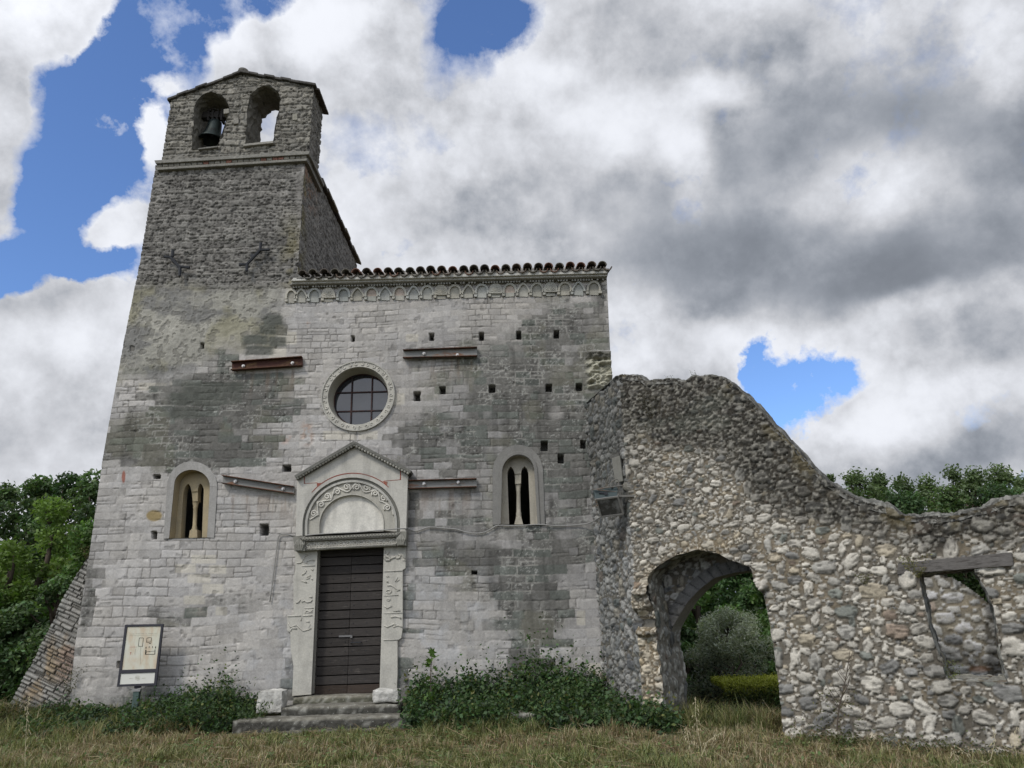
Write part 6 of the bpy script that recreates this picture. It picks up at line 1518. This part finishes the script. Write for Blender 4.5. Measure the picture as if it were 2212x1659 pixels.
RL = [(1790, 1024, 25, .55, .55, 'thin young tree just past the slope of the ruin'), (1842, 1008, 26, 1.35, .2, 'light-topped tree second from the slope of the ruin'), (1893, 1014, 27, 1.05, .2, 'rounded green tree behind the low middle of the ruin'),
      (1945, 1022, 27, 1.0, .2, 'green tree between the rounded tree and the bare-topped one'), (1998, 1022, 28, 1.2, .2, 'lowest tree top in the gap behind the ruin'), (2052, 1002, 27, .95, .62, 'tree with a bare thin top standing above its neighbours'),
      (2100, 1006, 26, 1.05, .2, 'bushy tree right of the bare-topped one'), (2150, 1000, 26, 1.2, .15, 'tallest dense tree near the right edge'), (2205, 1018, 27, 1.5, .1, 'lower dense tree at the right edge'), (2275, 1030, 27, 1.4, .1, 'tree just outside the right edge')]
for i, (px, pt, D, cr, spz, lab) in enumerate(RL):
    tree_px('slender_tree', px, pt, D, cr*1.55, zb=-.6, col=[(.070, .110, .048), (.085, .128, .052), (.058, .095, .042)][i % 3], nleaf=17000, lsize=.125, seed=200+i, crown0=.30, sparse=spz*.55, nl=95, shell=.05, col2=(.105, .145, .065), label=lab, group=GR, loberad=.24, vary=.26, spread=.95)
# filling greenery lower behind the ruin and beyond the gateway
for i, (px, pt, D, cr, lab) in enumerate([(1845, 1046, 22, 1.9, 'dark bushy tree low behind the slope of the ruin'), (1935, 1044, 22, 2.0, 'green bushy tree low behind the dip of the ruin'), (2035, 1044, 23, 2.1, 'bushy tree low behind the dip, below the bare top'), (2140, 1034, 23, 2.1, 'bushy tree low behind the right end of the ruin'), (2230, 1055, 23, 1.7, 'bushy tree low beyond the right edge')]):
    tree_px('bushy_tree', px, pt, D, cr, zb=-.6, col=[(.075, .115, .045), (.055, .095, .040)][i % 2], nleaf=18000, lsize=.12, seed=240+i, crown0=.12, nl=80, loberad=.26, shell=.15, label=lab, group=GR)
GA = 'trees seen through the gateway'
for i, (px, pt, D, cr, cc, lab) in enumerate([(1500, 1215, 25, 2.0, (.095, .165, .050), 'light green tree at the left of the gateway view'), (1600, 1190, 26, 2.2, (.060, .110, .042), 'dark tree filling the top of the gateway view'), (1690, 1205, 24, 2.0, (.085, .150, .046), 'green tree at the right of the gateway view'), (1560, 1330, 22.5, 1.4, DG, 'dark undergrowth tree behind the olive'), (1470, 1350, 21, 1.1, DG, 'dark tree against the left side of the gateway'), (1660, 1350, 22, 1.3, MG, 'bush behind the right side of the olive')]):
    tree_px('woodland_tree', px, pt, D, cr, zb=-.8, col=cc, nleaf=24000, lsize=.13, seed=260+i, crown0=.02, nl=50, label=lab, group=GA)
p = at_d(1563, 1312, 17.0)
make_tree('olive_tree', (float(p[0]), float(p[1]), -.5), float(p[2])+.5, 1.25, (.19, .21, .16), 30000, .075, 300, .16, 42, (.36, .39, .31), 'silver-grey olive tree seen through the gateway', 'olive tree', None, 1.2, .35, aspect=.28, loberad=.34, vary=.2, alt=(.035, .05, .03), altp=.3)  # paler upper leaves: highlight on the crown top put into the leaf colour
# far woodland edge: a mass nobody could count
rg = np.random.default_rng(77); n = 70000; X = rg.uniform(-60, 60, n); dpt_ = rg.uniform(0, 5, n); topw = 3.6+2.2*fbm(X*.22, X*0+.5, 4, 3)+.9*(fbm(X*1.1, X*0+2.5, 3, 6)-.5); Z = -.8+topw*rg.random(n)**.7; Y = 40+.0*X+dpt_+5*(fbm(X*.1, X*0, 2, 9)-.5)-.15*np.abs(X)
C = leaf_cols(n, (.05, .088, .034), rg, .25)*(.65+.7*fbm(X*.6, Z*.8, 3, 2))[:, None]
tag(link('woodland', leaf_mesh('woodland', np.stack([X, Y, Z], -1), .36, C, 78, .4, .6), M_LEAF), 'low dark edge of woodland far behind the church and ruin', 'woodland', kind='stuff')
# clipped hedge beyond the gateway
hp = at_d(1560, 1462, 15.2); hq = at_d(1760, 1455, 15.0); hz = float(hp[2])-.10; rg = np.random.default_rng(5); n = 26000
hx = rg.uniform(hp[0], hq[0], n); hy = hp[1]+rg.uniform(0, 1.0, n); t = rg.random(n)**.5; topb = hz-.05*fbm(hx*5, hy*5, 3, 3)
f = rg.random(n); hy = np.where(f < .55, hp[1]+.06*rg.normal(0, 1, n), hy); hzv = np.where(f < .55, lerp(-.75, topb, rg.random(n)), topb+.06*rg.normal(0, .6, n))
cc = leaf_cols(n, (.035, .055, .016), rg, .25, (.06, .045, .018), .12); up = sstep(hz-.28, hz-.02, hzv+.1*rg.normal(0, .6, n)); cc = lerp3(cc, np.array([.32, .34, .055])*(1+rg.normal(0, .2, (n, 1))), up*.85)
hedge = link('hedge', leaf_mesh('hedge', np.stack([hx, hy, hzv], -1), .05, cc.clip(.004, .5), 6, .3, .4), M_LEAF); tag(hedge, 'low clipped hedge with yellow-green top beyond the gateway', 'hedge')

# ground weeds: dense leafy masses that read as cover
def weeds(name, foot, n, seed, hfun, label, base=(.060, .100, .040), alts=((.06, .105, .035), (.11, .125, .04), (.026, .046, .022)), ls=(.025, .10)):
    rg = np.random.default_rng(seed); foot = np.array(foot); lo, hi = foot.min(0), foot.max(0)
    ns = n//16; X = rg.uniform(lo[0], hi[0], ns*3); Y = rg.uniform(lo[1], hi[1], ns*3); m = inside(foot, X, Y); X, Y = X[m][:ns], Y[m][:ns]; ns = len(X)
    hh = hfun(X, Y)*rg.uniform(.45, 1.0, ns)*np.where(rg.random(ns) < .10, 1.75, 1.0); g = gh(X, Y); per = 16
    t = np.tile(((np.arange(per)+.5)/per)[None], (ns, 1))*1.0; t = (t+rg.uniform(-.03, .03, t.shape)).clip(0.02, 1); az = rg.uniform(0, 6.28, (ns, per)); rr = .05+.09*np.sin(np.pi*t)*rg.uniform(.5, 1.3, t.shape)
    lx, ly = rg.normal(0, .16, (ns, 1)), rg.normal(0, .10, (ns, 1))
    P = np.stack([X[:, None]+rr*np.cos(az)+lx*t*hh[:, None], Y[:, None]+rr*np.sin(az)*.8+ly*t*hh[:, None], g[:, None]+t*hh[:, None]], -1).reshape(-1, 3)
    kind = np.repeat(rg.random(ns), per); C = leaf_cols(len(P), base, rg, .22)
    for j, (a, lo_, hi_) in enumerate(zip(alts, (0, .22, .30), (.22, .30, .55))):
        mm = (kind >= lo_) & (kind < hi_); C[mm] = leaf_cols(mm.sum(), a, rg, .2)
    me = leaf_mesh(name, P, rg.uniform(*ls, len(P))*(1.15-.55*t.ravel()), C, seed+1, .55, .62)
    o = link(name, me, M_LEAF); tag(o, label, 'weeds', kind='stuff')
    return o
h_left = lambda X, Y: .05+.14*sstep(-6.0, -5.3, X)+.70*np.maximum(0, fbm(X*2.6, Y*2.6, 3, 4)-.38)+.34*np.exp(-((X+4.65)/.22)**2)+.12*np.exp(-((X+5.4)/.4)**2)
weeds('weeds', [(-7.3, -.06), (-4.05, -.06), (-3.95, -.6), (-4.35, -1.15), (-7.3, -1.25)], 26000, 31, h_left, 'dark green weeds growing along the foot of the wall left of the steps')
h_right = lambda X, Y: (.17+1.05*np.maximum(0, fbm(X*2.4, Y*2.4, 3, 6)-.38))+.20*sstep(-1.4, -.2, Y)+.30*np.exp(-((X-.95)/.35)**2-((Y+.5)/.7)**2)-.10*sstep(-1.5, -2.1, Y)
weeds('weeds', [(-1.62, -.06), (1.22, -.06), (1.58, -1.5), (2.0, -1.75), (1.9, -2.35), (.9, -1.9), (-.6, -1.75), (-1.55, -1.3)], 48000, 33, h_right, 'dark green nettles and weeds growing along the wall right of the steps', ls=(.025, .12))
h_r2 = lambda X, Y: .10+.22*fbm(X*2.5, Y*2.5, 3, 2)
def along(t0, t1, y0, y1): return [tuple(ruin_fr(t, 0, y)[:2]) for t, y in ((t0, y0), (t1, y0), (t1, y1), (t0, y1))]
weeds('weeds', along(2.05, 5.6, -.05, -.42), 6500, 37, h_r2, 'low mixed weeds along the foot of the ruined wall', (.070, .078, .028), ((.12, .095, .05), (.15, .13, .06), (.04, .06, .02)), (.02, .05))
weeds('weeds', along(.35, 2.0, .9, 2.6), 7000, 39, lambda X, Y: .12+.22*fbm(X*2, Y*2, 3, 2), 'grassy weeds on the ground beyond the gateway', (.060, .080, .028), ((.12, .11, .05), (.09, .10, .04), (.03, .05, .02)), (.02, .05))
weeds('weeds', [(-9.3, .05), (-7.0, .05), (-7.0, -.9), (-9.3, -.9)], 7000, 41, lambda X, Y: .14+.20*fbm(X*2, Y*2, 3, 2), 'tangled olive-green weeds at the foot of the sloping buttress', (.055, .066, .024), ((.11, .095, .045), (.14, .12, .06), (.03, .045, .018)), (.02, .045))

# grass: tapered blades, one object
def grass(name, n, area, seed, hmin, hmax, label, wide=.0042, avoid=None, dens=None):
    rg = np.random.default_rng(seed); (x0, x1), (y0, y1) = area
    X = rg.uniform(x0, x1, n); Y = rg.uniform(y0, y1, n)
    keep = np.ones(n, bool)
    keep &= ~((Y > -1.22) & (X > -4.2) & (X < -1.5) & (Y < .5))
    T = (X-RA[0])*RV[0]+(Y-RA[1])*RV[1]; Dp = (X-RA[0])*RD[0]+(Y-RA[1])*RD[1]
    keep &= ~((Dp > -.02) & (Dp < 1.0) & (T > 1.95)); keep &= ~((Dp > -.02) & (Dp < 1.0) & (T < .35) & (T > -.6)); keep &= ~((Y > -.02) & (X < 1.8))
    patch = .5+1.7*(fbm(X*.8, Y*1.5, 4, 7)-.5); p2 = fbm(X*3, Y*3, 3, 12)
    c3 = fbm(X*5.5, Y*5.5, 3, 18); keep &= rg.random(n) < (.10+1.6*p2*sstep(.25, .6, c3))
    X, Y, patch, p2, c3 = X[keep], Y[keep], patch[keep], p2[keep], c3[keep]; n = len(X)
    g = gh(X, Y); near = sstep(-2.6, -1.3, Y+.5*(p2-.5))
    dry = sstep(.52, .62, patch+.20*(.5-near)+.10*sstep(2.4, 3.6, X)-.06)
    h = rg.uniform(hmin, hmax, n)*(.35+.8*p2+1.1*sstep(.45, .75, c3))*(1+.9*near)*np.where((Y > -2.3) & (X > -4.4) & (X < -1.3), .42, 1.0); w = wide*rg.uniform(.6, 1.4, n)
    az = rg.uniform(0, 6.283, n); bend = rg.uniform(.15, 1.25, n)*h; dx, dy = np.cos(az), np.sin(az); sx, sy = -dy, dx
    B = np.stack([X, Y, g-.01], -1); Sd = np.stack([sx, sy, 0*sx], -1)*w[:, None]; D2 = np.stack([dx, dy, 0*dx], -1)
    mid = B+D2*(bend*.32)[:, None]+np.array([0, 0, 1])*(h*.62)[:, None]; tip = B+D2*bend[:, None]+np.array([0, 0, 1])*(h*np.where(rg.random(n) < .25, .55, 1.0))[:, None]
    V = np.stack([B-Sd, B+Sd, mid-Sd*.75, mid+Sd*.75, tip], 1).reshape(-1, 3); i = np.arange(n)*5
    gcol = leaf_cols(n, (.115, .135, .048), rg, .28, (.21, .205, .085), .40); dcol = leaf_cols(n, (.22, .17, .095), rg, .28, (.33, .28, .18), .30)
    pick = rg.random(n) < (.10+.62*dry); C = np.where(pick[:, None], dcol, gcol)
    me = np_mesh(name, V, [np.stack([i, i+1, i+3, i+2], -1), np.stack([i+2, i+3, i+4], -1)], np.repeat(C, 5, 0), smooth=False)
    tag(link(name, me, M_BLADE), label, 'grass', kind='stuff')
grass('grass', 450000, ((-12.5, 8.5), (-5.2, .0)), 51, .030, .095, 'short green and straw-brown grass in front of the church')
grass('grass', 40000, ((1.5, 7.5), (-1.5, 4.5)), 53, .05, .12, 'longer dull grass beyond the gateway', .006)
rg = np.random.default_rng(58); nc_ = 420; cxs = rg.uniform(-8, 4.6, nc_); cys = rg.uniform(-4.9, -1.3, nc_); kk = ~((((cxs-RA[0])*RD[0]+(cys-RA[1])*RD[1]) > -.1) & (cxs > 1.5)) & ~((cys > -1.3) & (cxs > -4.2) & (cxs < -1.5)); cxs, cys = cxs[kk], cys[kk]; nc_ = len(cxs)
az = rg.uniform(0, 6.283, (nc_, 11)); rr = rg.uniform(.02, .09, (nc_, 11)); P = np.stack([cxs[:, None]+rr*np.cos(az), cys[:, None]+rr*np.sin(az), gh(cxs, cys)[:, None]+rg.uniform(.02, .10, (nc_, 11))], -1).reshape(-1, 3)
tag(link('ground_weeds', leaf_mesh('ground_weeds', P, rg.uniform(.025, .06, len(P)), leaf_cols(len(P), (.105, .145, .055), rg, .25, (.19, .21, .10), .2), 59, .8, .5), M_LEAF), 'small light green rosettes scattered through the grass', 'ground weeds', kind='stuff')
# thatch of dead stalks lying flat
rg = np.random.default_rng(57); n = 3800; X = rg.uniform(-8.5, 6, n); Y = rg.uniform(-5, -1.3, n); T = (X-RA[0])*RV[0]+(Y-RA[1])*RV[1]; Dp = (X-RA[0])*RD[0]+(Y-RA[1])*RD[1]
k = ~((Dp > -.05) & (T > 0)); X, Y = X[k], Y[k]; n = len(X); az = rg.uniform(0, 6.28, n); L = rg.uniform(.06, .26, n); z = gh(X, Y)+rg.uniform(.02, .09, n)
a = np.stack([X, Y, z], -1); d = np.stack([np.cos(az), np.sin(az), rg.normal(0, .25, n)], -1)*L[:, None]; s_ = np.stack([-np.sin(az), np.cos(az), 0*az], -1)*.0015; up = np.array([0, 0, .0015])
V = np.stack([a-s_+up, a+s_-up, a+d+s_*.5-up, a+d-s_*.5+up], 1).reshape(-1, 3); i = np.arange(n)*4
tag(link('dry_grass', np_mesh('dry_grass', V, np.stack([i, i+1, i+2, i+3], -1), np.repeat(leaf_cols(n, (.27, .22, .13), rg, .2, (.15, .085, .045), .35), 4, 0), smooth=False), M_BLADE), 'dead straw stalks lying among the grass', 'dry grass', kind='stuff')

# wild oat stalks in the foreground
M_STRAW = m_plain('pale_straw', (.42, .37, .24), .8, 0, .2, 12)
def oat(base, pts, label, seed, nsp=16, r=.0032):
    root = empty('oat_stalk', tuple(map(float, base))); rg = random.Random(seed); b = MB(); rel = [np.array(p)-np.array(base) for p in pts]
    b.tube(rel, [r*(1-.6*i/(len(rel)-1)) for i in range(len(rel))], 5); b.build('stem', M_STRAW, root, smooth=True)
    b = MB(); P = np.array(rel); Ls = np.concatenate([[0], np.cumsum(np.linalg.norm(P[1:]-P[:-1], axis=1))])
    for i in range(nsp):
        t = lerp(.50, 1.0, i/(nsp-1))*Ls[-1]; q = np.array([np.interp(t, Ls, P[:, j]) for j in range(3)]); a = rg.uniform(0, 6.28); k = .035*(1.3-i/nsp)
        e = q+np.array([math.cos(a)*k, math.sin(a)*k*.6, rg.uniform(-.012, .012)]); tip = e+np.array([math.cos(a)*.010, 0, -.022])
        b.tube([q, e], .0010, 4); b.tube([e, (e+tip)/2+np.array([.0, 0, .0]), tip], [.0012, .0042, .0008], 5)
    b.build('spikelets', M_STRAW, root); tag(root, label, 'wild oat', 'wild oat stalks in the foreground grass')
def stalk_px(pxs, D0, label, seed, nsp=16, r=.0032):
    pts = [at_d(x, y, D0) for x, y in pxs]; b_ = np.array(pts[0]); b_[2] = gh(b_[0], b_[1]); pts[0] = b_; oat(b_, pts, label, seed, nsp, r)
stalk_px([(1528, 1690), (1520, 1640), (1508, 1580), (1502, 1540), (1502, 1505)], 8.3, 'tall pale oat stalk standing upright in front of the gateway', 1, 18)
stalk_px([(1496, 1690), (1494, 1640), (1488, 1600), (1483, 1572)], 8.4, 'short oat stalk close to the left of the tall one by the gateway', 2, 12)
stalk_px([(1506, 1690), (1512, 1640), (1530, 1600), (1562, 1580)], 8.2, 'drooping oat stalk bending right in front of the gateway', 3, 14)
stalk_px([(52, 1700), (54, 1640), (57, 1570), (62, 1506)], 8.6, 'tall straw stalk at the left edge before the buttress', 4, 20)
stalk_px([(2052, 1690), (2064, 1640), (2058, 1618)], 8.3, 'low oat stalk leaning left before the right half of the ruin', 5, 10)
stalk_px([(2120, 1690), (2140, 1640), (2150, 1600), (2144, 1572)], 8.4, 'oat stalk with curved tip near the right edge', 6, 12)
stalk_px([(2198, 1690), (2196, 1640), (2192, 1600), (2196, 1570)], 8.4, 'oat stalk at the right edge of the photo', 7, 12)
stalk_px([(2110, 1680), (2090, 1630), (2066, 1612)], 8.2, 'oat stalk bending left near the right edge', 8, 10)
# fig sapling by the wall
fb = at_y(930, 1520, -.75); froot = empty('fig_sapling', (float(fb[0]), -.75, float(gh(fb[0], -.75)))); rg = random.Random(12)
stem = [at_y(x, y, -.75)-np.array(froot.location) for x, y in ((934, 1530), (930, 1480), (931, 1440), (933, 1412))]; b = MB(); b.tube(stem, [.012, .010, .007, .004], 6); b.build('stem', M_BARK, froot)
V, F, C = [], [], []
def fig_leaf(c, yaw, tilt, s, col):
    out = []; lob = [(0, -.5), (.30, -.42), (.16, -.12), (.52, .0), (.24, .16), (.34, .46), (.12, .34), (0, .66), (-.12, .34), (-.34, .46), (-.24, .16), (-.52, 0), (-.16, -.12), (-.30, -.42)]
    M_ = Matrix.Rotation(yaw, 3, 'Z') @ Matrix.Rotation(tilt, 3, 'X'); n0 = len(V); V.append(tuple(Vector(c)+M_ @ Vector((0, 0, -.02*s)))); C.append(col)
    for (x, y) in lob: V.append(tuple(Vector(c)+M_ @ Vector((x*s, y*s, .10*s*abs(x))))); C.append(col)
    for i in range(len(lob)): F.append((n0, n0+1+i, n0+1+(i+1) % len(lob)))
for i in range(17):
    x, y = 930+rg.uniform(-16, 16), rg.choice([1410, 1420, 1432, 1448, 1470, 1482, 1494, 1505])+rg.uniform(-5, 5); c = at_y(x, y, -.75+rg.uniform(-.09, .09))-np.array(froot.location); g = rg.uniform(.8, 1.3)
    fig_leaf(tuple(c), rg.uniform(0, 6.28), rg.uniform(.35, 1.25), rg.uniform(.10, .17), (.085*g, .15*g, .035*g))
o = link('leaves', np_mesh('leaves', np.array(V), np.array(F), np.array(C), False), M_LEAF, froot); tag(froot, 'young fig sapling with lobed light green leaves beside the church door', 'sapling')
# dark bare shrub against the ruin, and small plants rooted in the masonry
b = MB(); rb = [ruin_fr(t, z, -.22) for t, z in R_px([(1804, 1556), (1812, 1530), (1822, 1490), (1830, 1450), (1836, 1405)], -.22)]; sb_ = rb[0]; sroot = empty('bare_shrub', tuple(map(float, sb_))); rel = [np.array(p)-np.array(sb_) for p in rb]; rel[0][2] -= .12
b.tube(rel, [.010, .009, .007, .005, .003], 6); rg = random.Random(3)
for i in range(16):
    t = rg.uniform(.2, .95); k = t*(len(rel)-1); j = int(k); q = rel[j]+(rel[min(j+1, len(rel)-1)]-rel[j])*(k-j); s_ = rg.choice([-1, 1]); L = rg.uniform(.12, .38)*(1.2-t); b.tube([q, q+np.array([s_*L*.35, -.02, L*.5]), q+np.array([s_*L*.55, -.03, L])], [.004, .003, .0015], 5)
b.build('branches', M_BARK, sroot); P = np.array([[rg.uniform(-.25, .3), rg.uniform(-.1, .05), rg.uniform(-.1, .35)] for _ in range(120)]); r2 = np.random.default_rng(4); o = link('leaves', leaf_mesh('leaves', P, .035, leaf_cols(120, (.08, .08, .03), r2), 9), M_LEAF, sroot); tag(sroot, 'thin dark bare shrub against the ruined wall right of the gateway', 'shrub')
def tuft(name, c, n, spread, hgt, col, seed, label, ls=.03, cat='plant', group=None):
    r2 = np.random.default_rng(seed); a = r2.uniform(0, 6.28, n); t = r2.random(n); rr = spread*t**.7*r2.uniform(.4, 1.1, n)
    P = np.stack([rr*np.cos(a), rr*np.sin(a)*.5-.02, hgt*t], -1)
    o = link(name, leaf_mesh(name, P, ls*r2.uniform(.6, 1.3, n), leaf_cols(n, col, r2), seed+1, .2, .35), M_LEAF); o.location = tuple(map(float, c)); tag(o, label, cat, group); return o
GW = 'small plants rooted in the masonry'
R1p = lambda x, y, d=-.03: ruin_fr(*R_px([(x, y)], d)[0], d)
tuft('wall_plant', R1p(1982, 1248, -.06), 320, .22, .26, (.13, .125, .05), 61, 'dry olive plant hanging at the left end of the timber lintel', .035, group=GW)
tuft('wall_plant', R1p(1868, 1262), 110, .12, .12, (.10, .10, .045), 62, 'dull tuft on the ruin face left of the timber lintel', group=GW)
tuft('wall_plant', R1p(1405, 905), 420, .20, .42, (.05, .045, .028), 63, 'dark dead plant hanging on the ruin near its top left', .03, group=GW)
tuft('wall_plant', ruin_fr(*R_px([(1492, 818)])[0], .15), 60, .06, .16, (.07, .08, .03), 64, 'thin sprigs on top of the ruin left of its hump', .02, group=GW)
tuft('wall_plant', ruin_fr(*R_px([(1440, 822)])[0], .15), 60, .08, .12, (.08, .085, .035), 65, 'small sprigs on the flat ruin top near the church', .02, group=GW)
tuft('wall_plant', ruin_fr(*R_px([(2060, 1474)])[0], .15), 130, .16, .22, (.13, .15, .05), 66, 'yellow-green plant on the sill of the ruin window', .03, group=GW)
tuft('wall_plant', at_y(186, 1206, .15), 160, .16, .22, (.12, .11, .055), 67, 'dry tuft on top of the sloping buttress', .03, group=GW)
tuft('wall_plant', at_y(150, 1500, -.02), 420, .26, .46, (.055, .058, .024), 68, 'grey-green plant in the joint of buttress and church corner', .03, group=GW)
tuft('weed_clump', (float(at_y(556, 1520, -.8)[0]), -.80, .26), 330, .24, .34, (.055, .085, .03), 72, 'leafy weed clump in front of the left white block', .05, 'weed')
tuft('wall_plant', at_y(849, 1000, -.12), 150, .30, .10, (.14, .12, .05), 69, 'dry yellow moss on the right slope of the portal hood', .022, group=GW)
tuft('wall_plant', at_y(1298, 1230, -.35), 90, .10, .12, (.08, .085, .035), 70, 'small tuft in the corner below the floodlight', .025, group=GW)
b = MB(); c = at_y(1075, 1548, -1.3); o = rough_block('stone_block', float(c[0])-.45, float(c[0])+.55, -1.45, -1.15, .10, .42, (.12, .115, .095), (.22, .215, .18), 15, M_STEP, None, None, .02, .04, .04); tag(o, 'dark squared stone half buried in the weeds right of the steps', 'stone block')
